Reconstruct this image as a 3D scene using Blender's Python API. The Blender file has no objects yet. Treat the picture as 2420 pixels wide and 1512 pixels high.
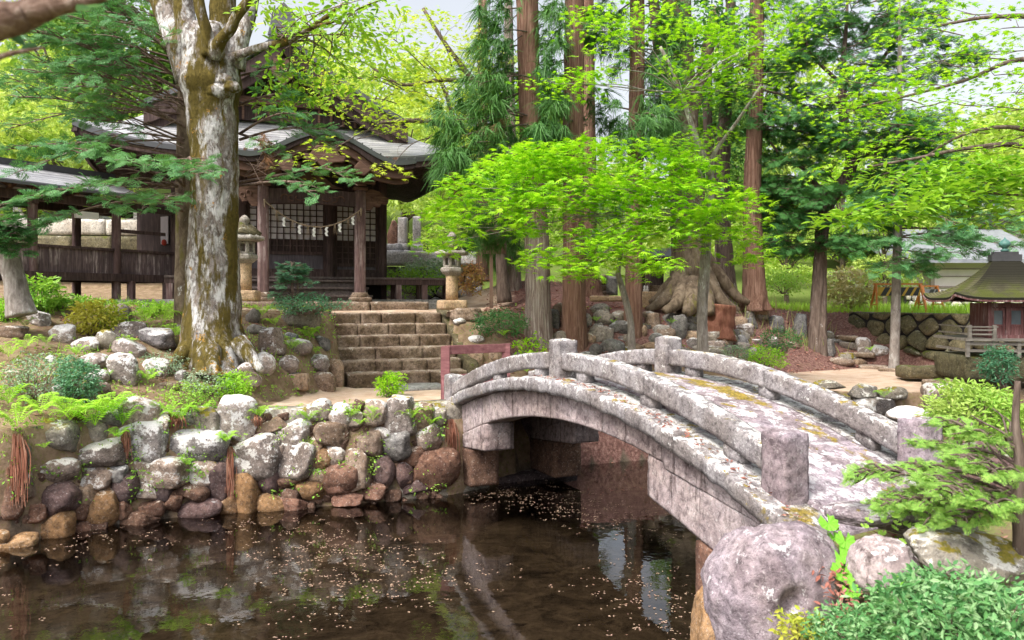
import bpy, math, random
import numpy as np
from mathutils import Vector, Matrix

random.seed(11)
RNG = np.random.default_rng(11)
SC = bpy.context.scene
COL = SC.collection
R = math.radians
PI = math.pi

# ---- survey of the place: image bearings (2420 px wide frame), horizon row, eye height above the water
FOC, CX, HY, CZ = 1828.0, 1210.0, 712.0, 2.45
def at(px, py, d):
    return np.array([(px - CX) / FOC * d, d, CZ - (py - HY) / FOC * d])

# ------------------------------------------------------------------ noise
_dirs = {}
def snoise(P, freq=1.0, seed=0, octaves=3):
    P = np.asarray(P, float)
    out = np.zeros(len(P)); amp = 1.0; tot = 0
    for o in range(octaves):
        key = (seed, o)
        if key not in _dirs:
            r = np.random.default_rng(seed * 31 + o * 7 + 5)
            d = r.normal(size=(6, 3)); d /= np.linalg.norm(d, axis=1)[:, None]
            _dirs[key] = (d * r.uniform(.7, 1.3, (6, 1)), r.uniform(0, 6.28, 6))
        d, ph = _dirs[key]
        s = np.sin((P * freq * 2 ** o) @ d.T * 2.2 + ph)
        out += amp * (s[:, 0] * s[:, 1] + s[:, 2] * s[:, 3] + s[:, 4] * s[:, 5]) * .66
        tot += amp; amp *= .5
    return out / tot

# ------------------------------------------------------------------ mesh builder
class MB:
    def __init__(self):
        self.v = []; self.f = []; self.n = 0
    def add(self, V, Fs):
        V = np.asarray(V, float).reshape(-1, 3)
        if isinstance(Fs, np.ndarray):
            self.f.append((Fs + self.n).astype(np.int32))
        else:
            by = {}
            for f in Fs:
                by.setdefault(len(f), []).append(f)
            for k, l in by.items():
                self.f.append((np.array(l) + self.n).astype(np.int32))
        self.v.append(V); self.n += len(V)
        return self
    def addm(self, VF):
        return self.add(VF[0], VF[1])
    def verts(self):
        return np.concatenate(self.v)
    def mesh(self, name, mat, smooth=False):
        V = np.concatenate(self.v)
        loops = np.concatenate([f.ravel() for f in self.f])
        starts = []; o = 0
        for f in self.f:
            m, k = f.shape
            starts.append(np.arange(m) * k + o); o += m * k
        starts = np.concatenate(starts)
        me = bpy.data.meshes.new(name)
        me.vertices.add(len(V)); me.loops.add(len(loops)); me.polygons.add(len(starts))
        me.vertices.foreach_set('co', V.astype(np.float32).ravel())
        me.loops.foreach_set('vertex_index', loops.astype(np.int32))
        me.polygons.foreach_set('loop_start', starts.astype(np.int32))
        me.polygons.foreach_set('use_smooth', np.full(len(starts), bool(smooth)))
        me.update(calc_edges=True)
        me.materials.append(mat)
        return me
    def build(self, name, mat, parent=None, smooth=False, bevel=0, label=None, local=False, segs=2):
        """link as ONE mesh; vertices are in world space unless local, and go into the parent's space"""
        if parent is not None and not local:
            M = wm(parent).inverted()
            A = np.array(M)
            self.v = [np.concatenate(self.v) @ A[:3, :3].T + A[:3, 3]]
        ob = bpy.data.objects.new(name, self.mesh(name, mat, smooth))
        COL.objects.link(ob)
        if parent is not None:
            ob.parent = parent
        if bevel:
            m = ob.modifiers.new('edge', 'BEVEL'); m.width = bevel; m.segments = segs; m.limit_method = 'ANGLE'
        if label:
            ob['label'] = label
        return ob

def wm(o):
    M = Matrix.LocRotScale(o.location, o.rotation_euler, o.scale)
    return wm(o.parent) @ M if o.parent else M

def thing(name, label, cat, loc=(0, 0, 0), rz=0, group=None):
    o = bpy.data.objects.new(name, None); COL.objects.link(o)
    o.empty_display_size = .2
    o.location = loc; o.rotation_euler = (0, 0, rz)
    return tag(o, label, cat, group)
def tag(o, label=None, cat=None, group=None, kind=None):
    if label: o['label'] = label
    if cat: o['category'] = cat
    if group: o['group'] = group
    if kind: o['kind'] = kind
    return o
def copy_tree(o, parent=None):
    c = o.copy(); COL.objects.link(c)
    if parent is not None: c.parent = parent
    for ch in list(o.children):
        copy_tree(ch, c)
    return c

# ------------------------------------------------------------------ shapes (return verts, faces)
_gb = {}
def grid_box(nx, ny, nz):
    key = (nx, ny, nz)
    if key in _gb: return _gb[key]
    P, Fc = [], []; idx = {}
    def vid(p):
        k = (round(p[0], 5), round(p[1], 5), round(p[2], 5))
        if k not in idx:
            idx[k] = len(P); P.append(k)
        return idx[k]
    n = (nx, ny, nz)
    for ax in range(3):
        a, b = (ax + 1) % 3, (ax + 2) % 3
        for s in (-1, 1):
            for i in range(n[a]):
                for j in range(n[b]):
                    q = []
                    for (u, w) in ((i, j), (i + 1, j), (i + 1, j + 1), (i, j + 1)):
                        p = [0, 0, 0]; p[ax] = s
                        p[a] = -1 + 2 * u / n[a]; p[b] = -1 + 2 * w / n[b]
                        q.append(vid(p))
                    Fc.append(q if s > 0 else q[::-1])
    _gb[key] = (np.array(P, float), np.array(Fc))
    return _gb[key]

def rblock(l, c=(0, 0, 0), seg=.06, r=.02, amp=.006, freq=9, seed=0, rot=0, maxn=40):
    """rough worked stone / timber block: rounded edges and an uneven surface"""
    l = np.array(l, float); h = l / 2
    n = [int(min(maxn, max(2, round(x / seg)))) for x in l]
    P, Fc = grid_box(*n)
    r = min(r, h.min() * .9)
    q = P * h
    cl = np.clip(q, -(h - r), h - r); d = q - cl
    L = np.linalg.norm(d, axis=1); nz = L > 1e-9
    q = cl.copy(); q[nz] += d[nz] / L[nz][:, None] * r
    nrm = np.where(nz[:, None], d / np.maximum(L, 1e-9)[:, None], 0)
    cc = np.array(c, float)
    q = q + nrm * (snoise(q + cc, freq, seed, 3) * amp)[:, None]
    if rot:
        cs, sn = math.cos(rot), math.sin(rot)
        q = np.stack([q[:, 0] * cs - q[:, 1] * sn, q[:, 0] * sn + q[:, 1] * cs, q[:, 2]], 1)
    return q + cc, Fc

def box(x0, x1, y0, y1, z0, z1):
    V = [(x, y, z) for z in (z0, z1) for y in (y0, y1) for x in (x0, x1)]
    return np.array(V, float), [(0, 2, 3, 1), (4, 5, 7, 6), (0, 1, 5, 4), (2, 6, 7, 3), (0, 4, 6, 2), (1, 3, 7, 5)]

def beam(p0, p1, w, h, up=(0, 0, 1)):
    p0 = np.array(p0, float); p1 = np.array(p1, float)
    t = p1 - p0; t /= np.linalg.norm(t)
    s = np.cross(t, up)
    if np.linalg.norm(s) < 1e-3: s = np.cross(t, (0, 1, 0))
    s /= np.linalg.norm(s); u = np.cross(s, t)
    V = []
    for p in (p0, p1):
        for a, b in ((-1, -1), (1, -1), (1, 1), (-1, 1)):
            V.append(p + s * a * w / 2 + u * b * h / 2)
    return np.array(V), [(3, 2, 1, 0), (4, 5, 6, 7), (0, 1, 5, 4), (1, 2, 6, 5), (2, 3, 7, 6), (3, 0, 4, 7)]

def crspline(pts, n=6):
    pts = np.array(pts, float)
    if len(pts) < 3: 
        t = np.linspace(0, 1, n + 1)[:, None]
        return pts[0] * (1 - t) + pts[-1] * t
    P = np.vstack([2 * pts[0] - pts[1], pts, 2 * pts[-1] - pts[-2]])
    out = []
    for i in range(1, len(P) - 2):
        t = np.linspace(0, 1, n, endpoint=False)[:, None]
        a, b, c, d = P[i - 1], P[i], P[i + 1], P[i + 2]
        out.append(.5 * (2 * b + (c - a) * t + (2 * a - 5 * b + 4 * c - d) * t ** 2 + (3 * b - a - 3 * c + d) * t ** 3))
    out.append(pts[-1:])
    return np.vstack(out)

def tube(pts, radii, sides=8, rough=0, freq=4, seed=0, n=5, ridges=0, ridge_amp=0, lobes=None, smooth=True, cap=True):
    """round limb along pts (4-column: x,y,z,r) with bark relief"""
    pr = np.column_stack([np.array(pts, float), np.array(radii, float)])
    C = crspline(pr, n) if smooth else pr
    P, rad = C[:, :3], np.maximum(C[:, 3], .0015)
    T = np.gradient(P, axis=0); T /= np.linalg.norm(T, axis=1)[:, None]
    u = np.cross(T[0], (0, 1, 0.01)); 
    if np.linalg.norm(u) < .1: u = np.cross(T[0], (1, 0, 0))
    u /= np.linalg.norm(u)
    ang = np.linspace(0, 2 * PI, sides, endpoint=False)
    V = np.zeros((len(P), sides, 3))
    for i in range(len(P)):
        u = u - T[i] * (u @ T[i]); u /= np.linalg.norm(u)
        w = np.cross(T[i], u)
        ring = np.cos(ang)[:, None] * u + np.sin(ang)[:, None] * w
        rr = np.full(sides, rad[i])
        if lobes is not None:
            rr = rr * (1 + lobes(i / (len(P) - 1), ang))
        Q = P[i] + ring * rr[:, None]
        if ridges:
            k = np.cos(ang * ridges + 2.5 * np.sin(P[i, 2] * 1.3 + seed) + snoise(Q * [3, 3, .7], 1.2, seed + 3, 2) * 4)
            Q = Q + ring * (k * ridge_amp * rad[i])[:, None]
        if rough:
            Q = Q + ring * (snoise(Q, freq, seed, 3) * rough * rad[i])[:, None]
        V[i] = Q
    m = len(P); F = []
    I = np.arange(m - 1)[:, None] * sides; J = np.arange(sides)[None, :]; J2 = (J + 1) % sides
    F = np.stack([I + J, I + J2, I + sides + J2, I + sides + J], -1).reshape(-1, 4)
    V = V.reshape(-1, 3)
    fl = [F]
    if cap:
        V = np.vstack([V, P[0], P[-1]])
        a, b = m * sides, m * sides + 1
        F2 = np.concatenate([np.stack([np.full(sides, a), J2[0], J[0]], 1), np.stack([np.full(sides, b), (m - 1) * sides + J[0], (m - 1) * sides + J2[0]], 1)])
        return V, [tuple(x) for x in F] + [tuple(x) for x in F2]
    return V, F

def lathe(profile, sides=24, c=(0, 0, 0), rot=0, poly=False):
    pr = np.array(profile, float); m = len(pr)
    ang = np.linspace(0, 2 * PI, sides, endpoint=False) + rot
    V = np.zeros((m, sides, 3))
    for i, (r, z) in enumerate(pr):
        V[i, :, 0] = np.cos(ang) * r; V[i, :, 1] = np.sin(ang) * r; V[i, :, 2] = z
    V = V.reshape(-1, 3) + np.array(c, float)
    F = []
    for i in range(m - 1):
        for j in range(sides):
            k = (j + 1) % sides
            F.append((i * sides + j, i * sides + k, (i + 1) * sides + k, (i + 1) * sides + j))
    F.append(tuple(range(sides))[::-1]); F.append(tuple((m - 1) * sides + j for j in range(sides)))
    return V, F

def prism(outline, y0, y1):
    """outline in (x,z), extruded from y0 to y1"""
    o = np.array(outline, float); n = len(o)
    V = np.vstack([np.column_stack([o[:, 0], np.full(n, y0), o[:, 1]]), np.column_stack([o[:, 0], np.full(n, y1), o[:, 1]])])
    F = [tuple(range(n)), tuple(range(2 * n - 1, n - 1, -1))]
    F += [((i + 1) % n, i, n + i, n + (i + 1) % n) for i in range(n)]
    return V, F

def sheet(G):
    """grid of points (m,n,3) -> quads"""
    m, n, _ = G.shape
    I = np.arange(m - 1)[:, None] * n; J = np.arange(n - 1)[None, :]
    F = np.stack([I + J, I + J + 1, I + n + J + 1, I + n + J], -1).reshape(-1, 4)
    return G.reshape(-1, 3), F

def slab(G, t, down=(0, 0, -1)):
    """sheet with thickness t"""
    m, n, _ = G.shape
    B = G + np.array(down, float) * t
    V1, F1 = sheet(G); k = len(V1)
    V = np.vstack([V1, B.reshape(-1, 3)])
    F2 = F1[:, ::-1] + k
    rim = [i for i in range(n)] + [i * n + n - 1 for i in range(1, m)] + [(m - 1) * n + j for j in range(n - 2, -1, -1)] + [i * n for i in range(m - 2, 0, -1)]
    q = [(rim[(i + 1) % len(rim)], rim[i], rim[i] + k, rim[(i + 1) % len(rim)] + k) for i in range(len(rim))]
    return V, np.vstack([F1, F2, np.array(q)])

def stone_shape(seed, e=2.6, facets=4, amp=.07, seg=8, cut=(.62, .9)):
    r = np.random.default_rng(seed)
    P, Fc = grid_box(seg, seg, seg)
    n = P / np.linalg.norm(P, axis=1)[:, None]
    rad = (np.abs(n) ** e).sum(1) ** (-1 / e)
    q = n * rad[:, None]
    for _ in range(facets):
        m = r.normal(size=3); m /= np.linalg.norm(m)
        k = r.uniform(*cut)
        ex = np.maximum(0, q @ m - k)
        q = q - ex[:, None] * m * .9
    q = q * (1 + amp * snoise(q, 1.3, seed, 3) - .55 * amp * np.abs(snoise(q, 3.2, seed + 2, 3)) + .3 * amp * snoise(q, 8, seed + 1, 2))[:, None]
    lo, hi = q.min(0), q.max(0)
    q = (q - (lo + hi) / 2) / ((hi - lo) / 2)
    return q, Fc

# ------------------------------------------------------------------ leaves
def frames(nrm, axis):
    """rotation matrices whose z is nrm and x leans along axis"""
    n = nrm / np.linalg.norm(nrm, axis=1)[:, None]
    x = axis - (axis * n).sum(1)[:, None] * n
    x /= np.maximum(np.linalg.norm(x, axis=1), 1e-6)[:, None]
    y = np.cross(n, x)
    return np.stack([x, y, n], -1)
def bake(mb, T, pos, Rm, scale):
    """copies of template T=(verts, faces array) at pos"""
    tv, tf = T
    N = len(pos)
    V = np.einsum('nij,kj->nki', Rm * np.asarray(scale).reshape(-1, 1, 1), tv) + pos[:, None, :]
    F = (tf[None] + (np.arange(N) * len(tv))[:, None, None]).reshape(-1, tf.shape[1])
    mb.add(V.reshape(-1, 3), F)
def unit(n, rng, zbias=None):
    d = rng.normal(size=(n, 3)); d /= np.linalg.norm(d, axis=1)[:, None]
    return d
def leaf_maple(lobes=7):
    V = [(0.30, 0, .03)]
    L = {7: [(-118, .5), (-78, .8), (-38, .98), (0, 1.12), (38, .98), (78, .8), (118, .5)], 5: [(-95, .62), (-48, .95), (0, 1.15), (48, .95), (95, .62)]}[lobes]
    pts = [(-.06, 0, 0)]
    for i, (a, l) in enumerate(L):
        a = R(a)
        pts.append((.28 + l * .75 * math.cos(a), l * .75 * math.sin(a), -.13 * l))
        if i < len(L) - 1:
            b = R((L[i][0] + L[i + 1][0]) / 2)
            pts.append((.28 + .2 * math.cos(b), .2 * math.sin(b), .02))
    V += pts; n = len(pts)
    F = [(0, 1 + i, 1 + (i + 1) % n) for i in range(n)]
    V = np.array(V, float) * .62
    return V, np.array(F)
def leaf_oval(w=.42):
    V = np.array([(0, 0, 0), (.35, w / 2, .05), (.75, w * .38, .02), (1.05, 0, -.1), (.75, -w * .38, .02), (.35, -w / 2, .05), (.4, 0, -.02)], float)
    F = np.array([(0, 6, 1), (1, 6, 2), (2, 6, 3), (3, 6, 4), (4, 6, 5), (5, 6, 0)])
    return V, F
def leaf_quad(w=.5):
    V = np.array([(0, 0, 0), (.5, w / 2, .06), (1, 0, -.06), (.5, -w / 2, .06)], float)
    return V, np.array([(0, 1, 2, 3)])
def spray_fir(seed=0, n=15, wk=.75):
    """flat fir spray, unit length along x: side twigs as narrow feathered blades"""
    r = np.random.default_rng(seed); V = []; F = []
    def blade(p, d, L, w, dz):
        d = np.array([d[0], d[1], 0.0]); s = np.array([-d[1], d[0], 0]) * wk; k = len(V)
        V.extend([p, p + d * L * .4 + s * w + [0, 0, .02], p + d * L + [0, 0, dz], p + d * L * .4 - s * w + [0, 0, .02]])
        F.append((k, k + 1, k + 2, k + 3))
    blade(np.array([0., 0, 0]), (1, 0), 1.0, .035, -.1)
    for i in range(n):
        t = .08 + .86 * i / n
        sd = 1 if i % 2 else -1
        a = R(52 + r.uniform(-12, 12))
        L = (1.05 - t) * .5 * r.uniform(.7, 1.15) + .08
        p = np.array([t, 0, -.1 * t * t])
        d = np.array([math.cos(a), sd * math.sin(a)])
        blade(p, d, L, .038, r.uniform(-.1, .0))
        if L > .25:
            for q in (.45, .75):
                for s2 in (1, -1):
                    a2 = a * sd + s2 * R(48)
                    blade(p + np.array([d[0], d[1], 0]) * L * q, (math.cos(a2), math.sin(a2)), L * .38, .03, r.uniform(-.06, .0))
    return np.array(V), np.array(F)
def tuft_cedar(seed=0, n=24):
    """drooping cryptomeria tuft: thin curved strands hanging and splaying along x"""
    r = np.random.default_rng(seed); V = []; F = []
    for i in range(n):
        a = r.uniform(-1.3, 1.3); L = r.uniform(.3, 1.1); dr = r.uniform(.15, .85); w = r.uniform(.012, .024)
        x0 = r.uniform(0, .25)
        prev = None
        for j in range(4):
            t = j / 3
            c = np.array([x0 + math.cos(a) * L * t * (1 - .25 * t), math.sin(a) * L * t * .8, -dr * t * t * L + .1 * math.sin(t * 3 + i)])
            s = np.array([-math.sin(a), math.cos(a), .35]) * w * (1 - .75 * t)
            V += [c - s, c + s]
            if prev is not None:
                F.append((prev, prev + 1, len(V) - 1, len(V) - 2))
            prev = len(V) - 2
    return np.array(V), np.array(F)
def fern_shape(seed=0, nf=11, arch=.55):
    r = np.random.default_rng(seed); V = []; F = []
    for i in range(nf):
        a = 2 * PI * i / nf + r.uniform(-.3, .3); L = r.uniform(.7, 1.1); ar = arch * r.uniform(.7, 1.25)
        ca, sa = math.cos(a), math.sin(a)
        for j in range(15):
            t = .16 + .84 * j / 15
            rad = L * t * (1 - .12 * t); z = ar * math.sin(t * 2.35) * .95
            c = np.array([ca * rad, sa * rad, z])
            w = .2 * math.sin(PI * min(1, t ** .75)) ** .8 * L + .015
            dz = -.25 * w
            for sd in (1, -1):
                s = np.array([-sa, ca, 0]) * sd
                k = len(V)
                fwd = np.array([ca, sa, .2])
                V += [c, c + s * w * .5 + fwd * .045 + [0, 0, dz * .3], c + s * w + fwd * .06 + [0, 0, dz], c + s * w * .5 - fwd * .012 + [0, 0, dz * .3]]
                F.append((k, k + 1, k + 2, k + 3))
        k = len(V); 
        for j in range(5):
            t = j / 4; rad = L * t * (1 - .12 * t); z = ar * math.sin(t * 2.35) * .95
            V += [np.array([ca * rad - sa * .008, sa * rad + ca * .008, z]), np.array([ca * rad + sa * .008, sa * rad - ca * .008, z])]
            if j: F.append((k + 2 * j - 2, k + 2 * j - 1, k + 2 * j + 1, k + 2 * j))
    return np.array(V), np.array(F)
# ================================================================== materials
class NT:
    def __init__(self, name):
        self.m = bpy.data.materials.new(name); self.m.use_nodes = True
        self.t = self.m.node_tree; self.t.nodes.clear()
        self.out = self.t.nodes.new('ShaderNodeOutputMaterial')
    def n(self, typ, ins=None, **kw):
        nd = self.t.nodes.new('ShaderNode' + typ)
        for k, v in kw.items(): setattr(nd, k, v)
        for k, v in (ins or {}).items():
            s = nd.inputs[k]
            if isinstance(v, bpy.types.NodeSocket): self.t.links.new(v, s)
            else:
                if s.type == 'RGBA' and len(v) == 3: v = (*v, 1)
                s.default_value = v
        return nd
    def pos(self, scale=(1, 1, 1)):
        g = self.n('NewGeometry').outputs['Position']
        return self.n('Mapping', {'Vector': g, 'Scale': scale}).outputs[0]
    def objpos(self, scale=(1, 1, 1)):
        g = self.n('TexCoord').outputs['Object']
        return self.n('Mapping', {'Vector': g, 'Scale': scale}).outputs[0]
    def noise(self, vec, scale, detail=4, rough=.55, dist=0):
        return self.n('TexNoise', {'Vector': vec, 'Scale': scale, 'Detail': detail, 'Roughness': rough, 'Distortion': dist}).outputs['Fac']
    def voro(self, vec, scale, feature='F1', out='Distance'):
        return self.n('TexVoronoi', {'Vector': vec, 'Scale': scale}, feature=feature).outputs[out]
    def step(self, f, a, b):
        return self.n('MapRange', {'Value': f, 'From Min': a, 'From Max': b}, interpolation_type='SMOOTHSTEP').outputs[0]
    def ramp(self, f, stops):
        nd = self.n('ValToRGB', {'Fac': f}); e = nd.color_ramp.elements
        while len(e) < len(stops): e.new(.5)
        for i, (p, c) in enumerate(stops):
            e[i].position = p; e[i].color = (*c, 1)
        return nd.outputs[0]
    def mix(self, f, a, b, mode='MIX'):
        nd = self.n('Mix', data_type='RGBA', blend_type=mode)
        for i, v in ((0, f), (6, a), (7, b)):
            if isinstance(v, bpy.types.NodeSocket): self.t.links.new(v, nd.inputs[i])
            else: nd.inputs[i].default_value = v if i == 0 else (*v, 1)
        return nd.outputs[2]
    def math(self, op, a, b=0.0):
        return self.n('Math', {0: a, 1: b}, operation=op).outputs[0]
    def up(self):
        g = self.n('NewGeometry').outputs['Normal']
        return self.n('SeparateXYZ', {0: g}).outputs[2]
    def bump(self, h, strength=.5, dist=.02):
        return self.n('Bump', {'Height': h, 'Strength': strength, 'Distance': dist}).outputs[0]
    def done(self, color, rough=.85, normal=None, spec=.3, metal=0):
        ins = {'Base Color': color, 'Roughness': rough, 'Specular IOR Level': spec, 'Metallic': metal}
        if normal is not None: ins['Normal'] = normal
        p = self.n('BsdfPrincipled', ins)
        self.t.links.new(p.outputs[0], self.out.inputs[0])
        return self.m
    def rand(self): return self.n('ObjectInfo').outputs['Random']
    def island(self): return self.n('NewGeometry').outputs['Random Per Island']

def hexc(h, k=1.0):
    h = h.lstrip('#'); o = []
    for i in (0, 2, 4):
        c = int(h[i:i + 2], 16) / 255
        o.append((c / 12.92 if c < .04045 else ((c + .055) / 1.055) ** 2.4) * k)
    return tuple(o)
MAT = {}

def m_leaf(name, cols, trans=.45, gloss=.35, tcol=None, big=.35):
    """thin leaf: diffuse + light passing through; every leaf its own tint"""
    t = NT(name)
    isl = t.island()
    st = [(i / max(1, len(cols) - 1), c) for i, c in enumerate(cols)]
    c = t.ramp(isl, st)
    patch = t.noise(t.pos(), .9, 2)
    c = t.mix(t.step(patch, .4, .62), c, cols[-1]) if big else c
    d = t.n('BsdfDiffuse', {'Color': c})
    tc = t.mix(1.0, c, tcol or (1.15, 1.1, .6), 'MULTIPLY')
    tr = t.n('BsdfTranslucent', {'Color': tc})
    a = t.n('MixShader', {0: trans, 1: d.outputs[0], 2: tr.outputs[0]})
    g = t.n('BsdfGlossy', {'Color': (.9, .95, .9), 'Roughness': .42})
    fr = t.n('LayerWeight', {'Blend': .25}).outputs['Facing']
    fac = t.math('MULTIPLY', fr, gloss * .35)
    b = t.n('MixShader', {0: fac, 1: a.outputs[0], 2: g.outputs[0]})
    t.t.links.new(b.outputs[0], t.out.inputs[0])
    MAT[name] = t.m
m_leaf('maple_green', [(.13, .35, .012), (.28, .58, .02), (.39, .69, .03), (.46, .74, .05)], .48, .25, big=0)
m_leaf('maple_yellow', [(.26, .46, .02), (.40, .6, .04), (.52, .64, .08)], .5, .2)
m_leaf('leaf_fresh', [(.10, .28, .02), (.23, .46, .03), (.34, .56, .06)], .5, .35)
m_leaf('leaf_far', [(.20, .36, .06), (.34, .51, .09), (.54, .66, .2)], .5, .15)
m_leaf('leaf_far_dark', [(.07, .17, .04), (.13, .26, .06), (.2, .34, .08)], .4, .15)
m_leaf('fir_needles', [(.06, .19, .075), (.10, .27, .10), (.16, .36, .13)], .35, .4)
m_leaf('cedar_needles', [(.03, .10, .025), (.055, .16, .035), (.09, .22, .05)], .25, .35)
m_leaf('cedar_dead', [(.16, .06, .03), (.24, .10, .05), (.2, .12, .06)], .2, .2)
m_leaf('hinoki_needles', [(.025, .11, .03), (.05, .17, .045), (.09, .25, .065)], .3, .4)
m_leaf('fern_green', [(.2, .48, .03), (.3, .6, .05), (.42, .7, .08)], .45, .25)
m_leaf('shrub_light', [(.15, .36, .04), (.25, .5, .07), (.36, .58, .1)], .42, .35)
m_leaf('shrub_yellow', [(.26, .4, .04), (.4, .52, .05), (.5, .48, .08)], .42, .3)
m_leaf('shrub_blue', [(.06, .2, .11), (.1, .28, .15), (.17, .36, .2)], .25, .5)
m_leaf('shrub_grey', [(.13, .25, .14), (.22, .34, .2), (.34, .44, .3)], .25, .5)
m_leaf('shrub_dark', [(.03, .11, .035), (.055, .17, .05), (.09, .24, .07)], .25, .45)
m_leaf('box_leaves', [(.06, .19, .06), (.14, .34, .11), (.33, .50, .25)], .3, .7, big=0)
m_leaf('heart_leaf', [(.14, .42, .035), (.2, .5, .05), (.26, .56, .07)], .35, .4, big=0)
m_leaf('yew_leaves', [(.16, .36, .06), (.26, .48, .09), (.42, .58, .14)], .35, .4, big=0)
m_leaf('azalea_leaves', [(.2, .4, .05), (.3, .52, .08), (.42, .56, .14)], .4, .4)
m_leaf('azalea_red', [(.3, .12, .06), (.32, .28, .06), (.4, .2, .1)], .35, .3)
m_leaf('broad_leaves', [(.2, .34, .1), (.42, .5, .24), (.5, .44, .22)], .3, .7)
m_leaf('grass_blades', [(.2, .45, .03), (.3, .56, .05), (.42, .6, .1)], .45, .25)
m_leaf('dry_blades', [(.35, .3, .16), (.45, .4, .22), (.25, .3, .1)], .3, .25)
m_leaf('petals', [(.34, .2, .14), (.46, .34, .24), (.4, .24, .2)], .2, .2, (1, 1, 1), 0)
m_leaf('litter', [(.22, .08, .06), (.32, .13, .1), (.4, .22, .17)], .15, .2, (1, 1, 1), 0)
m_leaf('root_hair', [(.2, .08, .05), (.28, .12, .08), (.34, .2, .14)], .1, .2, (1, 1, 1), 0)

def stone_mat(name, cols, lichen=.5, moss=.3, lcol=(.62, .62, .6), rand=True, scale=1.0, moss_col=((.16, .13, .02), (.3, .22, .03)), pit=.5, speck=(.1, .08, .09), obj=False, attr=False, streak=False, riser=False):
    t = NT(name)
    p = t.objpos() if obj else t.pos()
    r = t.rand()
    n1 = t.noise(p, 2.2 * scale, 6, .65)
    base = t.ramp(t.noise(p, 3.4 * scale, 8, .7, .6), [(.3, cols[0]), (.5, cols[1]), (.72, cols[2])])
    if rand:
        base = t.mix(t.math('MULTIPLY', r, .8), base, t.mix(.5, base, cols[3 % len(cols)] if len(cols) > 3 else cols[0]))
        base = t.mix(1.0, base, t.ramp(r, [(0, (.72, .72, .74)), (.5, (1, .97, .93)), (1, (1.2, 1.15, 1.1))]), 'MULTIPLY')
    fine = t.noise(p, 60 * scale, 4, .7)
    base = t.mix(t.step(fine, .52, .7), base, t.mix(.6, base, speck))
    base = t.mix(t.step(t.noise(p, 38 * scale, 3, .6), .56, .72), base, t.mix(.55, base, lcol))
    base = t.mix(1.0, base, t.ramp(t.noise(p, 15 * scale, 7, .75, .5), [(.36, (.42, .40, .41)), (.5, (.95, .95, .95)), (.62, (1.22, 1.2, 1.2))]), 'MULTIPLY')
    base = t.mix(t.step(t.noise(p, 1.1 * scale, 5, .6), .38, .62), base, t.mix(1.0, base, (.74, .70, .66), 'MULTIPLY'))
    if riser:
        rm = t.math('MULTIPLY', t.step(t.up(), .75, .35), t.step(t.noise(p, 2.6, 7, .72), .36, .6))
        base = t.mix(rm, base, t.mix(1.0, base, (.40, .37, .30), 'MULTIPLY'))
    if streak:
        sk = t.noise(t.pos((5, 5, .5)), 2.4, 7, .7)
        base = t.mix(t.step(sk, .53, .64), base, t.mix(1.0, base, (.40, .37, .36), 'MULTIPLY'))
    up = t.up()
    if lichen:
        v = t.math('ADD', t.math('MULTIPLY', t.noise(p, 4.5 * scale, 9, .74, .1), .75), t.math('MULTIPLY', t.noise(p, 17 * scale, 6, .7), .25))
        lf = t.math('ADD', v, t.math('MULTIPLY', up, .10))
        lo = .66 - .16 * lichen
        lm = t.step(lf, lo, lo + .035)
        base = t.mix(t.math('MULTIPLY', lm, .85), base, t.mix(t.step(fine, .4, .7), lcol, (lcol[0] * .7, lcol[1] * .7, lcol[2] * .68)))
    if moss:
        v = t.noise(p, 3.1 * scale, 6, .68, .4)
        mf = t.math('ADD', v, t.math('MULTIPLY', up, .14))
        lo = .80 - .2 * moss
        mm = t.step(mf, lo, lo + .05)
        if attr:
            av = t.n('Attribute', attribute_name='moss').outputs['Fac']
            av = t.math('ADD', av, t.math('MULTIPLY', t.math('SUBTRACT', t.noise(p, 6, 8, .72), .5), 1.6))
            mm = t.math('MAXIMUM', mm, t.step(av, .48, .66))
        base = t.mix(mm, base, t.mix(t.step(t.noise(p, 34, 6, .75), .36, .64), moss_col[0], moss_col[1]))
    h = t.math('ADD', t.noise(p, 14 * scale, 8, .72), t.math('MULTIPLY', t.noise(p, 70 * scale, 3, .6), .4))
    MAT[name] = t.done(base, .88, t.bump(h, pit, .03 / scale), .25)
stone_mat('boulder', [(.12, .11, .115), (.215, .20, .2), (.32, .29, .275), (.34, .24, .18)], .6, .26, (.66, .64, .64), scale=1.3)
stone_mat('boulder_white', [(.17, .155, .155), (.30, .28, .27), (.42, .38, .35), (.4, .33, .3)], .92, .2, (.72, .70, .70), scale=1.6)
stone_mat('boulder_grey', [(.13, .13, .135), (.22, .22, .22), (.32, .31, .30), (.3, .24, .17)], .25, .16, (.5, .5, .49), scale=1.2)
stone_mat('boulder_tan', [(.2, .135, .09), (.31, .225, .165), (.42, .33, .265), (.4, .3, .2)], .28, .15, (.62, .58, .53), scale=1.2)
stone_mat('boulder_moss', [(.16, .15, .13), (.27, .25, .23), (.38, .35, .31), (.2, .2, .15)], .45, .95, (.66, .64, .6), moss_col=((.13, .12, .015), (.26, .2, .03)))
stone_mat('wall_lichen', [(.13, .105, .09), (.25, .21, .185), (.38, .33, .3), (.36, .26, .2)], .74, .46, (.70, .67, .64), scale=1.3, moss_col=((.2, .15, .03), (.34, .26, .06)))
stone_mat('wet_brown', [(.065, .038, .03), (.16, .092, .062), (.27, .175, .125), (.2, .1, .08)], .1, .0, (.5, .42, .36), scale=1.2)
stone_mat('wet_dark', [(.05, .038, .042), (.10, .075, .08), (.19, .14, .13), (.16, .09, .08)], .14, .0, (.36, .33, .33), scale=1.2)
stone_mat('wet_orange', [(.13, .07, .03), (.27, .155, .075), (.38, .25, .15), (.3, .2, .1)], .12, .0, (.5, .42, .34), scale=1.2)
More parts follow.
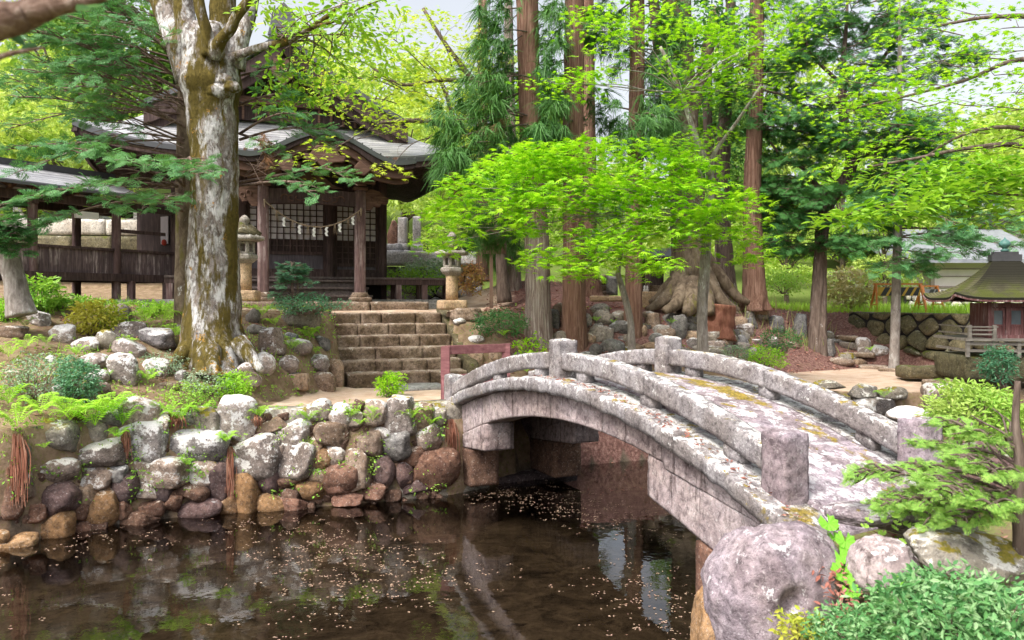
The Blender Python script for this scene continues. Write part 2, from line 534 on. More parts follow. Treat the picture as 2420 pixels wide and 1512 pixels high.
stone_mat('bridge_stone', [(.17, .135, .158), (.33, .275, .31), (.46, .40, .435), (.4, .35, .36)], .34, .3, (.62, .59, .61), rand=False, scale=1.5, moss_col=((.11, .085, .018), (.36, .26, .05)), pit=.8, attr=True)
stone_mat('bridge_rail', [(.14, .123, .128), (.28, .26, .268), (.41, .39, .395), (.4, .35, .36)], .5, .46, (.63, .62, .61), rand=False, scale=2.0, moss_col=((.11, .085, .02), (.34, .25, .05)), pit=.9, attr=True)
stone_mat('bridge_under', [(.2, .155, .165), (.37, .305, .31), (.52, .445, .435), (.4, .3, .28)], .3, .02, (.60, .58, .58), rand=False, scale=1.0, pit=.35, streak=True)
stone_mat('mossy_wall', [(.06, .06, .035), (.12, .115, .06), (.2, .18, .1), (.12, .1, .07)], .15, .75, (.4, .38, .3), rand=True, moss_col=((.05, .065, .012), (.12, .12, .025)))
stone_mat('pale_wall', [(.36, .34, .3), (.5, .48, .44), (.62, .6, .56), (.4, .4, .34)], .5, .2, (.7, .7, .66), moss_col=((.16, .18, .05), (.3, .3, .1)))
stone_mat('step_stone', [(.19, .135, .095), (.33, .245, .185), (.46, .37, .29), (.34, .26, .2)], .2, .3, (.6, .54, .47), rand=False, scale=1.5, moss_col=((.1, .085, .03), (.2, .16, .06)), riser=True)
stone_mat('lantern_stone', [(.28, .26, .23), (.4, .37, .33), (.5, .47, .42), (.35, .3, .25)], .3, .25, (.6, .58, .54), rand=False, scale=2, moss_col=((.1, .11, .03), (.22, .2, .05)))
stone_mat('lantern_tan', [(.5, .34, .2), (.6, .43, .27), (.68, .52, .36), (.5, .4, .3)], .1, .0, (.66, .58, .48), rand=False, scale=2)
stone_mat('concrete', [(.2, .2, .195), (.28, .28, .27), (.36, .36, .34), (.3, .3, .28)], .1, .15, (.5, .5, .48), rand=False, moss_col=((.12, .12, .05), (.2, .19, .08)))
stone_mat('grave_stone', [(.42, .42, .43), (.54, .54, .55), (.64, .64, .64), (.5, .5, .5)], .2, .0, (.72, .72, .72), scale=1.5)

def wood_mat(name, cols, streak=(9, 9, .9), pale=None, pscale=2.0, rough=.8, obj=True):
    t = NT(name)
    p = t.objpos(streak) if obj else t.pos(streak)
    q = t.objpos() if obj else t.pos()
    g = t.noise(p, 3.2, 8, .65, .3)
    c = t.ramp(g, [(.3, cols[0]), (.52, cols[1]), (.75, cols[2])])
    c = t.mix(t.step(t.noise(q, 1.4, 4), .42, .65), c, t.mix(.55, c, cols[0]))
    if pale:
        w = t.math('MULTIPLY', t.step(t.noise(t.objpos((7, 7, .7)), 2.3, 6, .7), .47, .62), t.step(t.noise(q, pscale, 4), .42, .6))
        c = t.mix(w, c, pale)
    MAT[name] = t.done(c, rough, t.bump(g, .45, .012), .25)
wood_mat('temple_wood', [(.028, .018, .017), (.075, .048, .045), (.15, .10, .092)])
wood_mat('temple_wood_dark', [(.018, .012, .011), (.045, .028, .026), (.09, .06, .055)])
wood_mat('column_wood', [(.07, .042, .04), (.15, .092, .088), (.27, .19, .18)], pale=(.3, .24, .23))
wood_mat('board_wood', [(.05, .034, .036), (.12, .085, .088), (.23, .17, .17)], pale=(.4, .33, .32))
wood_mat('panel_wood', [(.055, .046, .055), (.10, .085, .098), (.17, .145, .16)])
wood_mat('carved_wood', [(.055, .03, .022), (.13, .072, .052), (.22, .135, .10)], streak=(1.2, 6, 7))
wood_mat('floor_wood', [(.06, .045, .042), (.12, .095, .088), (.2, .165, .15)], streak=(6, 1, 6))
wood_mat('red_wood', [(.12, .045, .05), (.2, .085, .09), (.3, .15, .15)], streak=(1, 6, 6))
wood_mat('sign_wood', [(.17, .10, .075), (.26, .165, .12), (.34, .23, .18)], streak=(6, 6, .8))
wood_mat('shrine_wood', [(.09, .035, .035), (.17, .075, .075), (.27, .14, .135)], pale=(.34, .26, .25))
wood_mat('grey_wood', [(.12, .105, .09), (.2, .18, .155), (.32, .29, .26)], streak=(1, 6, 6))
wood_mat('stump_wood', [(.09, .03, .018), (.22, .095, .06), (.34, .18, .12)], streak=(8, 8, 1))

def bark_mat(name, cols, vscale=(7, 7, .8), lich=0, lcol=(.7, .7, .68), moss=0, mcol=((.09, .075, .012), (.2, .15, .02)), orange=0, plates=0, strength=.8, dist=.03):
    t = NT(name)
    p = t.pos(vscale); q = t.pos()
    g = t.noise(p, 3.0, 8, .68, .5)
    c = t.ramp(g, [(.32, cols[0]), (.5, cols[1]), (.7, cols[2])])
    h = g
    if plates:
        pl = t.noise(t.pos((1, 1, .5)), 8, 9, .76, .25)
        c = t.mix(t.step(pl, .46, .60), c, t.mix(.6, c, lcol))
        h = t.math('ADD', h, t.math('MULTIPLY', t.step(pl, .5, .54), .5))
        c = t.mix(t.step(t.noise(t.pos((1.2, 1.2, .6)), 20, 7, .75), .5, .62), c, t.mix(.75, c, cols[0]))
    if lich:
        l = t.noise(t.pos((1, 1, .5)), 4.2, 9, .75, .2)
        lo = .64 - .13 * lich
        c = t.mix(t.math('MULTIPLY', t.step(l, lo - .02, lo + .07), .85), c, lcol)
    if moss:
        l = t.noise(t.pos((1.2, 1.2, .3)), 2.2, 9, .72, .2)
        if plates:
            zz = t.n('SeparateXYZ', {0: q}).outputs[2]
            l = t.math('ADD', l, t.math('MULTIPLY', t.step(zz, 2.4, 1.7), .012))
            l = t.math('ADD', l, t.math('MULTIPLY', t.step(zz, 4.6, 5.4), .018))
        lo = .66 - .14 * moss
        mm = t.step(l, lo - .035, lo + .05)
        c = t.mix(mm, c, t.mix(t.noise(q, 22, 4, .7), mcol[0], mcol[1]))
    if orange:
        z = t.n('SeparateXYZ', {0: q}).outputs[2]
        l = t.math('SUBTRACT', t.noise(q, 4.2, 6, .7), t.math('MULTIPLY', z, .0))
        z2 = t.step(z, 2.5, 1.7)
        l = t.math('ADD', l, t.math('MULTIPLY', z2, .06))
        c = t.mix(t.step(l, .62, .67), c, t.mix(t.noise(q, 20, 3), (.3, .15, .02), (.55, .32, .10)))
    MAT[name] = t.done(c, .92, t.bump(h, strength, dist), .15)
bark_mat('bark_lichen', [(.085, .065, .05), (.22, .185, .165), (.40, .36, .34)], (5, 5, 1.4), lich=.95, lcol=(.66, .65, .65), moss=1.12, orange=1, plates=1, mcol=((.05, .04, .012), (.16, .12, .028)))
bark_mat('bark_limb', [(.12, .10, .09), (.24, .21, .2), (.38, .35, .33)], (4, 4, 2), lich=.2, moss=.42)
bark_mat('bark_cedar', [(.07, .035, .025), (.19, .105, .075), (.34, .22, .17)], (13, 13, .45), strength=1.0, dist=.04)
bark_mat('bark_cedar_pale', [(.09, .055, .045), (.25, .19, .165), (.46, .41, .38)], (14, 14, .4), moss=.1, strength=1.0, dist=.04)
bark_mat('bark_zelkova', [(.06, .042, .03), (.145, .108, .075), (.26, .205, .15)], (3, 3, 1.5), lich=.12, moss=.4, mcol=((.1, .09, .02), (.2, .18, .05)))
bark_mat('bark_grey', [(.14, .115, .1), (.27, .235, .215), (.42, .39, .36)], (5, 5, 1.5), lich=.4, moss=.22)
bark_mat('bark_brown', [(.06, .042, .034), (.13, .095, .078), (.23, .18, .15)], (7, 7, 1), lich=.05)
bark_mat('bark_branch', [(.085, .055, .042), (.18, .125, .1), (.3, .235, .2)], (4, 4, 4), lich=.1)
bark_mat('bark_blur', [(.07, .04, .03), (.2, .13, .10), (.42, .33, .28)], (9, 9, 9), lich=.5, moss=.6)

_t = NT('bark_two')
_p = _t.pos((13, 13, .42)); _g = _t.noise(_p, 3.0, 8, .68, .5)
_lo = _t.ramp(_g, [(.32, (.09, .055, .045)), (.5, (.26, .2, .175)), (.68, (.5, .46, .42))])
_hi = _t.ramp(_g, [(.32, (.08, .04, .028)), (.5, (.22, .12, .085)), (.7, (.38, .25, .19))])
_z = _t.n('SeparateXYZ', {0: _t.pos()}).outputs[2]
_z = _t.math('ADD', _z, _t.math('MULTIPLY', _t.math('SUBTRACT', _t.noise(_t.pos((2, 2, .4)), 2, 5), .5), 3.0))
_c = _t.mix(_t.step(_z, 3.2, 4.6), _lo, _hi)
MAT['bark_two'] = _t.done(_c, .92, _t.bump(_g, 1.0, .04), .15)

def plain(name, col, rough=.6, var=.12, metal=0, spec=.4, bumpk=.15, scale=6):
    t = NT(name)
    n = t.noise(t.pos(), scale, 6, .65)
    c = t.mix(t.step(n, .35, .7), tuple(x * (1 - var) for x in col), tuple(min(1, x * (1 + var)) for x in col))
    MAT[name] = t.done(c, rough, t.bump(t.noise(t.pos(), scale * 6, 4), bumpk, .01), spec, metal)
plain('shoji', (.46, .43, .46), .8, .06)
plain('paper', (.8, .8, .78), .7, .05)
plain('straw_rope', (.3, .23, .16), .9, .3, scale=40)
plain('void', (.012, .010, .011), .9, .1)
plain('house_plaster', (.78, .70, .67), .8, .05, scale=2)
plain('house_trim', (.32, .26, .23), .7)
plain('house_roof', (.22, .23, .26), .45, .15)
plain('glass', (.12, .14, .16), .12, .1, 0, .6, 0)
plain('barrier_orange', (.5, .17, .035), .55, .15)
plain('barrier_yellow', (.55, .33, .04), .55, .1)
plain('barrier_black', (.03, .03, .03), .55, .1)
plain('barrier_grey', (.25, .25, .25), .6, .1)
plain('finial_green', (.07, .17, .15), .5, .2)
plain('red_cloth', (.45, .05, .03), .8)
plain('dark_roof', (.05, .05, .055), .5, .2)
plain('white_paint', (.78, .76, .74), .6, .06)
plain('ink', (.10, .06, .05), .8)

def roof_mat(name, cols, rough=.5, moss=0, spec=.5):
    t = NT(name)
    p = t.objpos((1, 1, 1))
    c = t.ramp(t.noise(p, 2.2, 7, .7), [(.3, cols[0]), (.5, cols[1]), (.72, cols[2])])
    # single plates along each course
    br = t.n('TexWhiteNoise', {'Vector': t.n('VectorMath', {0: t.objpos((2.6, 5, 9))}, operation='FLOOR').outputs[0]}).outputs['Value']
    c = t.mix(1.0, c, t.ramp(br, [(0, (.72, .72, .74)), (1, (1.15, 1.14, 1.12))]), 'MULTIPLY')
    if moss:
        c = t.mix(t.step(t.noise(p, 3, 6, .7), .42, .6), c, (.075, .085, .018))
    c = t.mix(t.step(t.up(), .80, .55), c, (cols[0][0] * .3, cols[0][1] * .3, cols[0][2] * .32))  # steep course edges coloured dark, painting in the shadow line of each course
    MAT[name] = t.done(c, rough, t.bump(t.noise(p, 24, 5, .7), .25, .01), spec)
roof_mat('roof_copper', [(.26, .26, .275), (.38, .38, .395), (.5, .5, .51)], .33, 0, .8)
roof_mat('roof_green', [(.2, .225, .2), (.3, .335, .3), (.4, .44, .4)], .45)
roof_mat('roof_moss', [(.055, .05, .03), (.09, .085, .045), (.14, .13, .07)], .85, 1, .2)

# ground: sandy path, leaf litter, moss and earth, by patches painted on the terrain as attributes
t = NT('earth')
p = t.pos()
path = t.n('Attribute', attribute_name='path').outputs['Fac']
grs = t.n('Attribute', attribute_name='green').outputs['Fac']
lit = t.n('Attribute', attribute_name='litter').outputs['Fac']
bed = t.n('Attribute', attribute_name='bed').outputs['Fac']
n5 = t.noise(p, 5, 8, .7); n20 = t.noise(p, 22, 6, .7); n60 = t.noise(p, 70, 4, .7)
earth = t.ramp(n5, [(.3, (.12, .075, .05)), (.5, (.24, .165, .11)), (.7, (.36, .27, .19))])
earth = t.mix(t.step(n20, .5, .66), earth, (.17, .16, .05))
sand = t.ramp(t.noise(p, 3, 8, .7), [(.3, (.42, .28, .2)), (.5, (.54, .4, .3)), (.72, (.64, .52, .42))])
sand = t.mix(t.step(n60, .58, .7), sand, (.28, .17, .12))
leaf = t.ramp(n20, [(.3, (.07, .038, .032)), (.5, (.17, .088, .075)), (.68, (.32, .2, .17))])
green = t.ramp(n20, [(.3, (.07, .095, .02)), (.5, (.115, .16, .035)), (.7, (.2, .25, .07))])
nb = t.noise(p, 2.2, 3)
def warp(f, k=.5): return t.step(t.math('ADD', f, t.math('MULTIPLY', t.math('SUBTRACT', n5, .5), k)), .38, .62)
c = t.mix(warp(grs, .9), earth, green)
c = t.mix(warp(lit, .9), c, leaf)
c = t.mix(warp(path, .55), c, sand)
silt = t.ramp(t.noise(p, 3.5, 8, .75, .8), [(.34, (.03, .025, .02)), (.5, (.115, .09, .068)), (.66, (.2, .16, .12))])
silt = t.mix(t.step(t.noise(t.pos((1, 2.2, 1)), 7, 6, .7, 1.0), .56, .68), silt, (.014, .011, .01))
c = t.mix(t.step(bed, .3, .7), c, silt)
h = t.math('ADD', n20, t.math('MULTIPLY', n60, .5))
MAT['earth'] = t.done(c, .95, t.bump(h, .5, .03), .1)

# water: clear, slightly brown, mirror-like at a slant
t = NT('pond_water')
nrm = t.bump(t.noise(t.pos((1, 1, 1)), 5, 3, .5), .035, .05)
fr = t.n('Fresnel', {'IOR': 1.33, 'Normal': nrm}).outputs[0]
tr = t.n('BsdfTransparent', {'Color': (.50, .46, .40)})
gl = t.n('BsdfGlossy', {'Color': (.95, .97, 1), 'Roughness': .015, 'Normal': nrm})
mx = t.n('MixShader', {0: t.math('MINIMUM', t.math('MULTIPLY', fr, 1.25), 1.0), 1: tr.outputs[0], 2: gl.outputs[0]})
t.t.links.new(mx.outputs[0], t.out.inputs[0])
MAT['pond_water'] = t.m
# ================================================================== terrain
def pl(x, pts):
    p = np.array(pts, float)
    return np.interp(x, p[:, 0], p[:, 1])
WATERLINE = [(-40, 2.5), (-14, 4.6), (-8, 6.2), (-5.1, 7.62), (-4.6, 8.3), (-3.75, 8.75), (-3.2, 9.02), (-2, 9.25), (-.74, 9.75), (.0, 10.5), (.9, 11.4), (2.5, 12.0), (5, 12.2), (8, 12.3), (14, 13), (40, 15)]
TOE = [(-40, 3.6), (-14, 5.6), (-8, 7.0), (-5.1, 8.3), (-4.2, 9.3), (-3.6, 9.9), (-2.85, 13.1), (-.6, 13.8), (0, 14.0), (1.5, 14.1), (3, 14.7), (4.5, 15.4), (5.5, 16.0), (7, 16.7), (8.0, 17.2), (8.7, 16.6), (9.3, 15.4), (14, 15), (40, 16)]
CREST = [(-40, 8), (-14, 9.5), (-8, 11), (-5.1, 12.6), (-4.2, 13.4), (-3.4, 14.0), (-2.8, 14.8), (-.6, 15.3), (1.5, 15.8), (3, 16.3), (4.5, 16.9), (5.5, 17.6), (7, 18.9), (7.6, 19.4), (8.4, 18.4), (9.8, 15.8), (14, 15.5), (40, 17)]
NEAR = [(-40, 1.5), (-3, 2.0), (.3, 2.6), (1.0, 3.4), (1.35, 4.2), (1.62, 5.0), (2.0, 5.55), (2.6, 6.0), (4, 6.7), (6, 8.2), (9, 9.6), (14, 10.5), (40, 12)]
def sstep(t):
    t = np.clip(t, 0, 1); return t * t * (3 - 2 * t)
def ground_h(x, y, fine=True):
    x = np.asarray(x, float); y = np.asarray(y, float)
    wl, te, cr, nr = pl(x, WATERLINE), pl(x, TOE), pl(x, CREST), pl(x, NEAR)
    zt = pl(x, [(-40, 1.25), (-8, 1.2), (-4.2, 1.12), (-2.6, 1.0), (0, 1.0), (4, .98), (40, 1.05)])
    zc = pl(x, [(-40, 2.6), (-8, 2.42), (-3.5, 2.26), (0, 2.26), (6, 2.28), (8, 2.15), (40, 2.1)])
    zb = pl(y, [(0, .78), (3, .8), (4, .92), (5, 1.02), (7, .95), (12, .9)])
    h = np.full(x.shape, -.42)
    h = np.where(y < nr, zb + (-.42 - zb) * sstep((y - (nr - .35)) / .4), h)
    bank = -.42 + (zt + .42) * sstep((y - wl + .05) / np.where(x < 0, .3, .45))
    h = np.where(y > wl - .05, bank, h)
    sl = zt + (zc - zt) * np.clip((y - te) / np.maximum(.3, cr - te), 0, 1)
    h = np.where(y > te, np.maximum(h, sl), h)
    hs = pl(x, [(-40, 16), (-9, 19.5), (-3, 21.5), (4, 22.5), (7, 25), (40, 26)])
    d = np.maximum(0, y - hs)
    hill = pl(d, [(0, 0), (2.5, .35), (5, 1.5), (9, 2.4), (20, 5.5), (45, 13), (120, 30)])
    hill = hill * pl(x, [(-40, 1.1), (-6, 1.0), (3, .75), (7, .45), (40, .4)])
    h = h + hill
    h = h + .75 * np.exp(-((x - .6) / 2.0) ** 2 - ((y - 19.8) / 1.5) ** 2)
    su = x * .94 + y * .342; sv = -x * .342 + y * .94
    stair = (su > 1.75) & (su < 4.05) & (sv > 13.1) & (sv < 15.5)
    h = np.where(stair, np.minimum(h, .95 + np.clip(sv - 13.35, 0, 3) * .56 - .1), h)
    if fine:
        P = np.column_stack([x.ravel(), y.ravel(), np.zeros(x.size)])
        n = snoise(P, .8, 41, 4).reshape(x.shape)
        k = np.where((y > nr) & (y < wl), .05, np.where((y > te) & (y < cr), .09, .03))
        h = h + n * k
    return h
def gz(x, y): return float(ground_h(np.array([x]), np.array([y]))[0])

xs = np.concatenate([np.linspace(-140, -20, 16), np.linspace(-19, -8, 40), np.arange(-7.9, 11, .1), np.linspace(11.2, 20, 40), np.linspace(22, 140, 16)])
ys = np.concatenate([np.linspace(-60, -4, 10), np.linspace(-3, 2, 16), np.arange(2.1, 20, .1), np.linspace(20.2, 34, 50), np.linspace(36, 160, 22)])
X, Y = np.meshgrid(xs, ys)
Z = ground_h(X, Y)
mb = MB(); mb.addm(sheet(np.stack([X, Y, Z], -1)))
ground = mb.build('ground', MAT['earth'], smooth=True); tag(ground, kind='structure')
wl, te, cr, nr = pl(X, WATERLINE), pl(X, TOE), pl(X, CREST), pl(X, NEAR)
def smask(v, w): return sstep(v / w)
A_path = smask(Y - wl - .25, .3) * smask(te + .05 - Y, .3) * np.where(X > -3.3, 1, 0) * pl(X, [(-3.3, .9), (0, 1), (.5, .5), (2.2, .6), (4, 1), (9, 1), (12, .7)])
A_path = np.maximum(A_path, smask(Y - cr, .4) * smask(20 - Y, 1) * pl(X, [(-5.6, 0), (-4.9, .8), (-.5, .85), (.3, .2), (1.5, .0), (2.2, .35), (4.5, .35), (5, 0)]))
A_green = np.where(Y > cr, 1, 0) * pl(X, [(-40, .25), (-6, .2), (-5, .2), (4, .1), (5.5, .3), (7.5, 1), (40, 1)]) * smask(Y - cr, .4)
A_green = np.maximum(A_green, np.where((X < -3.2) & (Y > te) & (Y < cr + 4), .36, 0))
A_green = np.maximum(A_green, np.where(Y > 23.5, .8, 0))
A_green = np.maximum(A_green, np.where(Y < nr, .5, 0))
A_lit = smask(Y - te, .3) * pl(X, [(-3, 0), (-.5, .15), (0, .62), (4, .7), (6, .75), (7.5, .6), (8.5, .45), (9, 0)]) * smask(25.5 - Y, 2.5)
A_lit = np.maximum(A_lit, np.where((X > 3.8) & (X < 9.5) & (Y > 14.2) & (Y < te + 2), .62, 0) * smask(Y - 14.2, 1.6))
A_lit = np.maximum(A_lit, np.where((X > .2) & (X < 2.5), .95, 0) * smask(Y - wl + .2, .2) * smask(wl + 1.5 - Y, .5))
A_lit = np.maximum(A_lit, np.where(Y < nr + .1, .35, 0))
A_bed = np.where(Z < -.02, 1.0, 0.0)
for nm, A in (('path', A_path), ('green', A_green), ('litter', A_lit), ('bed', A_bed)):
    at_ = ground.data.attributes.new(nm, 'FLOAT', 'POINT'); at_.data.foreach_set('value', np.clip(A, 0, 1).astype(np.float32).ravel())

gx = np.linspace(-30, 30, 2); gy = np.linspace(0, 17, 2)
WX, WY = np.meshgrid(gx, gy)
mb = MB(); mb.addm(sheet(np.stack([WX, WY, np.zeros_like(WX)], -1)))
tag(mb.build('pond_water', MAT['pond_water'], smooth=True), kind='structure')

# ================================================================== the arched bridge (s along, o across, z up)
N0 = np.array([1.8, 5.1]); DS = np.array([-.4205, .9073]); DO = np.array([.9073, .4205])
BANG = math.atan2(DS[1], DS[0])
def bw(P):
    P = np.asarray(P, float)
    xy = N0 + P[:, :1] * DS + P[:, 1:2] * DO
    return np.column_stack([xy, P[:, 2]])
def deck_z(s):
    s = np.asarray(s, float); d = s - 2.75
    return 1.69 - np.where(d < 0, .066, .0555) * d * d
def ring_z(s):
    d = np.asarray(s, float) - 2.5
    return 1.285 - .0615 * d * d
def arcblock(s0, s1, o0, o1, zlo, zhi, seed, seg=.07, r=.02, amp=.008, freq=8, base=deck_z):
    """block that follows the arch: zlo/zhi are heights over base(s)"""
    V, F = rblock((s1 - s0, o1 - o0, zhi - zlo), ((s0 + s1) / 2, (o0 + o1) / 2, (zlo + zhi) / 2), seg, r, amp, freq, seed, maxn=90)
    V[:, 2] += base(V[:, 0])
    return bw(V), F
def bblock(s0, s1, o0, o1, z0, z1, seed, **k):
    return arcblock(s0, s1, o0, o1, z0, z1, seed, base=lambda s: 0 * s, **k)
W_ = 1.3
bridge = thing('arched_bridge', 'lichen covered arched stone footbridge with post and rail parapets over the pond', 'bridge', tuple(bw([[3, .65, 0]])[0]))
mb = MB()
cuts = [-.42, .55, 1.5, 2.5, 3.5, 4.5, 5.4, 6.4]
for i in range(7):
    mb.addm(arcblock(cuts[i] + .004, cuts[i + 1] - .004, .09, W_ - .09, -.22, .0, 60 + i, seg=.05, r=.012, amp=.009, freq=5))
mb.build('deck', MAT['bridge_stone'], bridge, True)
for side, (a, b) in enumerate(((-.25, .092), (W_ - .092, W_ + .25))):
    mb = MB()
    cs = [-.38, .9, 2.1, 3.3, 4.5, 5.5, 6.45]
    for i in range(6):
        mb.addm(arcblock(cs[i] + .003, cs[i + 1] - .003, a, b, -.15, -.015, 70 + i + side * 9, seg=.04, r=.012, amp=.015, freq=10))
    mb.build('edge_course', MAT['bridge_rail'], bridge, True)
    oo = (-.13, .22) if side == 0 else (W_ - .22, W_ + .13)
    mb = MB()
    rc = [1.2, 2.1, 3.1, 4.0, 4.9, 6.0]
    for i in range(5):
        V, F = rblock((rc[i + 1] - rc[i] - .008, oo[1] - oo[0], 1), ((rc[i] + rc[i + 1]) / 2, sum(oo) / 2, 0), .07, .012, .005, 7, 90 + i + 7 * side)
        f = V[:, 2] + .5
        V[:, 2] = ring_z(V[:, 0]) * (1 - f) + (deck_z(V[:, 0]) - .155) * f
        mb.addm((bw(V), F))
    mb.build('arch_ring', MAT['bridge_under'], bridge, True)
    # springing blocks stepped back under the ring at both banks
    for (s0, s1, z0, z1, sd) in ((4.72, 5.95, .52, None, 1), (5.2, 5.95, .1, .52, 2)):
        zz = z1
        V, F = rblock((s1 - s0, oo[1] - oo[0] + .03 * sd, 1), ((s0 + s1) / 2, sum(oo) / 2, 0), .07, .018, .008, 7, 110 + sd + 5 * side)
        f = V[:, 2] + .5
        lo = z0 + (0.10 * (5.9 - V[:, 0]) if sd == 1 else 0)
        hi = (ring_z(V[:, 0]) - .006) if zz is None else zz + .08 * (5.9 - V[:, 0])
        V[:, 2] = lo * (1 - f) + hi * f
        mb = MB(); mb.addm((bw(V), F)); mb.build('springing_block', MAT['bridge_under' if sd == 1 else 'wet_brown'], bridge, True)
    for (s0, s1, sd) in ((-.36, 1.19, 0), (-.38, 1.40, 1), (-.4, .76, 2)):
        ins = (.0, .012, -.008)[sd]
        V, F = rblock((s1 - s0, oo[1] - oo[0] - 2 * ins, 1), ((s0 + s1) / 2, sum(oo) / 2, 0), .06, .012, .006, 7, 120 + sd + 5 * side)
        f = V[:, 2] + .5; s = V[:, 0]
        joint = np.where(s > 1.135, ring_z(s) - .004, 1.124 + .153 * (s - 1.135))
        low = .70 + .262 * (s - .77)
        if sd == 0: lo, hi = joint + .005, deck_z(s) - .155
        elif sd == 1: lo, hi = low, joint - .004
        else: lo, hi = -.3 + 0 * s, low - .008
        V[:, 2] = lo * (1 - f) + hi * f
        mb = MB(); mb.addm((bw(V), F)); mb.build('springing_block', MAT['bridge_under' if sd < 2 else 'wet_brown'], bridge, True)
mb = MB(); mb.addm(bblock(5.62, 6.4, -.32, W_ + .35, -.2, .085, 130, r=.03, amp=.012))
mb.build('footing_slab', MAT['wet_dark'], bridge, True)
for s0, s1, z0, nm in ((5.98, 6.5, -.3, 1), (-.5, -.42, -.3, 2)):
    mb = MB(); mb.addm(bblock(s0, s1, .1, W_ - .1, z0, .85, 131 + nm, r=.02, amp=.01)); mb.build('abutment', MAT['wet_dark'], bridge, True)
for o in (0, W_):
    for k, (s, h) in enumerate(((0.0, .40), (3.05, .37), (6.2, .40))):
        zb = float(deck_z(s)) - .12; zt = float(deck_z(s)) + h
        V, F = rblock((.215, .215, zt - zb), (s, o, (zt + zb) / 2), .026, .010, .008, 14, 140 + k + int(o * 10))
        V[:, 2] += np.where(V[:, 2] > zt - .05, .022 * (1 - np.clip(np.maximum(abs(V[:, 0] - s), abs(V[:, 1] - o)) / .11, 0, 1)), 0)
        mb = MB(); mb.addm((bw(V), F)); mb.build('post', MAT['bridge_rail' if k else 'bridge_stone'], bridge, True)
    for (s0, s1, j) in ((.1, 2.95, 0), (3.15, 6.1, 1)):
        mb = MB(); mid = (s0 + s1) / 2
        for a, b in ((s0, mid - .003), (mid + .003, s1)):
            V, F = arcblock(a, b, o - .075, o + .075, .075, .245, 150 + j + int(o * 10), seg=.032, r=.010, amp=.008, freq=13)
            mb.addm((V, F))
        for s in (mid, s0 + .35, s1 - .35):
            mb.addm(arcblock(s - .09, s + .09, o - .06, o + .06, -.03, .09, 160 + j, r=.02, amp=.012))
        mb.build('handrail', MAT['bridge_rail'], bridge, True)

def moss_attr(ob, side):
    co = np.empty(len(ob.data.vertices) * 3, np.float32); ob.data.vertices.foreach_get('co', co); co = co.reshape(-1, 3) + np.array(bridge.location)
    q = co[:, :2] - N0; s = q @ DS; o = q @ DO
    n = snoise(np.column_stack([s, o, 0 * s]), 1.1, 33, 3)
    if side == 'deck':
        m = np.exp(-((o - 1.02) / .17) ** 2) * 1.0 + np.exp(-((o - .24) / .09) ** 2) * .75 * np.clip((s - .6) / .6, 0, 1) + .55 * np.exp(-((s - 3.9) / .5) ** 2)
        m = .50 * m + .32 * n
    else:
        m = .22 + .34 * n + .32 * np.exp(-((s + .15) / .22) ** 2)
    at_ = ob.data.attributes.new('moss', 'FLOAT', 'POINT'); at_.data.foreach_set('value', m.astype(np.float32))
for o_ in bridge.children:
    if o_.name.startswith('deck'): moss_attr(o_, 'deck')
    elif o_.name.startswith('edge'): moss_attr(o_, 'edge')

# ================================================================== stones
SHAPES = {}
for i in range(8): SHAPES[('r', i)] = stone_shape(200 + i, 2.2, 3, .07, 13, (.74, .95))
for i in range(8): SHAPES[('a', i)] = stone_shape(240 + i, 3.2, 7, .10, 13, (.6, .86))
for i in range(6): SHAPES[('b', i)] = stone_shape(280 + i, 4.2, 5, .08, 13, (.8, 1.05))
_sm = {}
def stone(name, px, py, w, h, d, mat='boulder', kind='r', rot=0, deep=.9, label=None, parent=None, group=None, yaw=None, sink=0):
    """one stone seen at (px,py), w x h picture units across, at distance d; a real solid of that size"""
    i = (int(px * 7 + py * 13)) % {'r': 8, 'a': 8, 'b': 6}[kind]
    key = (kind, i, mat)
    if key not in _sm:
        mb = MB(); mb.addm(SHAPES[(kind, i)])
        _sm[key] = mb.mesh('stone', MAT[mat], True)
    o = bpy.data.objects.new(name, _sm[key]); COL.objects.link(o)
    W, H = w / FOC * d, h / FOC * d
    D = min(W, H) * deep if deep < 3 else deep
    D = (W + H) / 2 * deep
    c = at(px, py, d + D * .25)
    o.scale = (W / 2 * 1.1, D / 2 * 1.1, H / 2 * 1.1)
    o.rotation_euler = (0, R(rot), (R(((px * 31 + py * 17) % 50) - 25) if yaw is None else R(yaw)))
    o.location = c
    if parent is not None:
        o.parent = parent; o.location = Vector(c) - parent.location
    if label: tag(o, label, 'boulder', group)
    return o

# retaining wall of the pond: one thing, its big stones as parts
def wall_d(px, py):
    """distance to the battered wall face along a bearing"""
    k = (px - CX) / FOC
    dd = np.linspace(6, 14, 800)
    f = dd - pl(k * dd, WATERLINE)
    d0 = dd[np.argmax(f > 0)]
    z = CZ - (py - HY) / FOC * d0
    return d0 + np.clip(z, 0, 1.6) * .2
wall = thing('retaining_wall', 'rough pond retaining wall of lichened field stones with darker stones at the waterline', 'stone wall', (-3.2, 9.2, 0))
cols_ = []
wx = np.concatenate([np.linspace(-9, -5.2, 12), np.linspace(-5.1, -.3, 60)])
G = []
for z in np.linspace(-.45, 1.14, 16):
    y = pl(wx, WATERLINE) + .06 + .2 * np.clip(z, 0, 2)
    q = np.column_stack([wx, y, np.full(len(wx), z)])
    q[:, 1] += snoise(q, 2.6, 77, 4) * .06
    G.append(q)
mb = MB(); mb.addm(slab(np.array(G), .35, (0, 1, 0)))
mb.build('earth_backing', MAT['boulder_moss'], wall, True)
LW, WB, WD, WO, BT, BG, BW = 'wall_lichen', 'wet_brown', 'wet_dark', 'wet_orange', 'boulder_tan', 'boulder_grey', 'boulder_white'
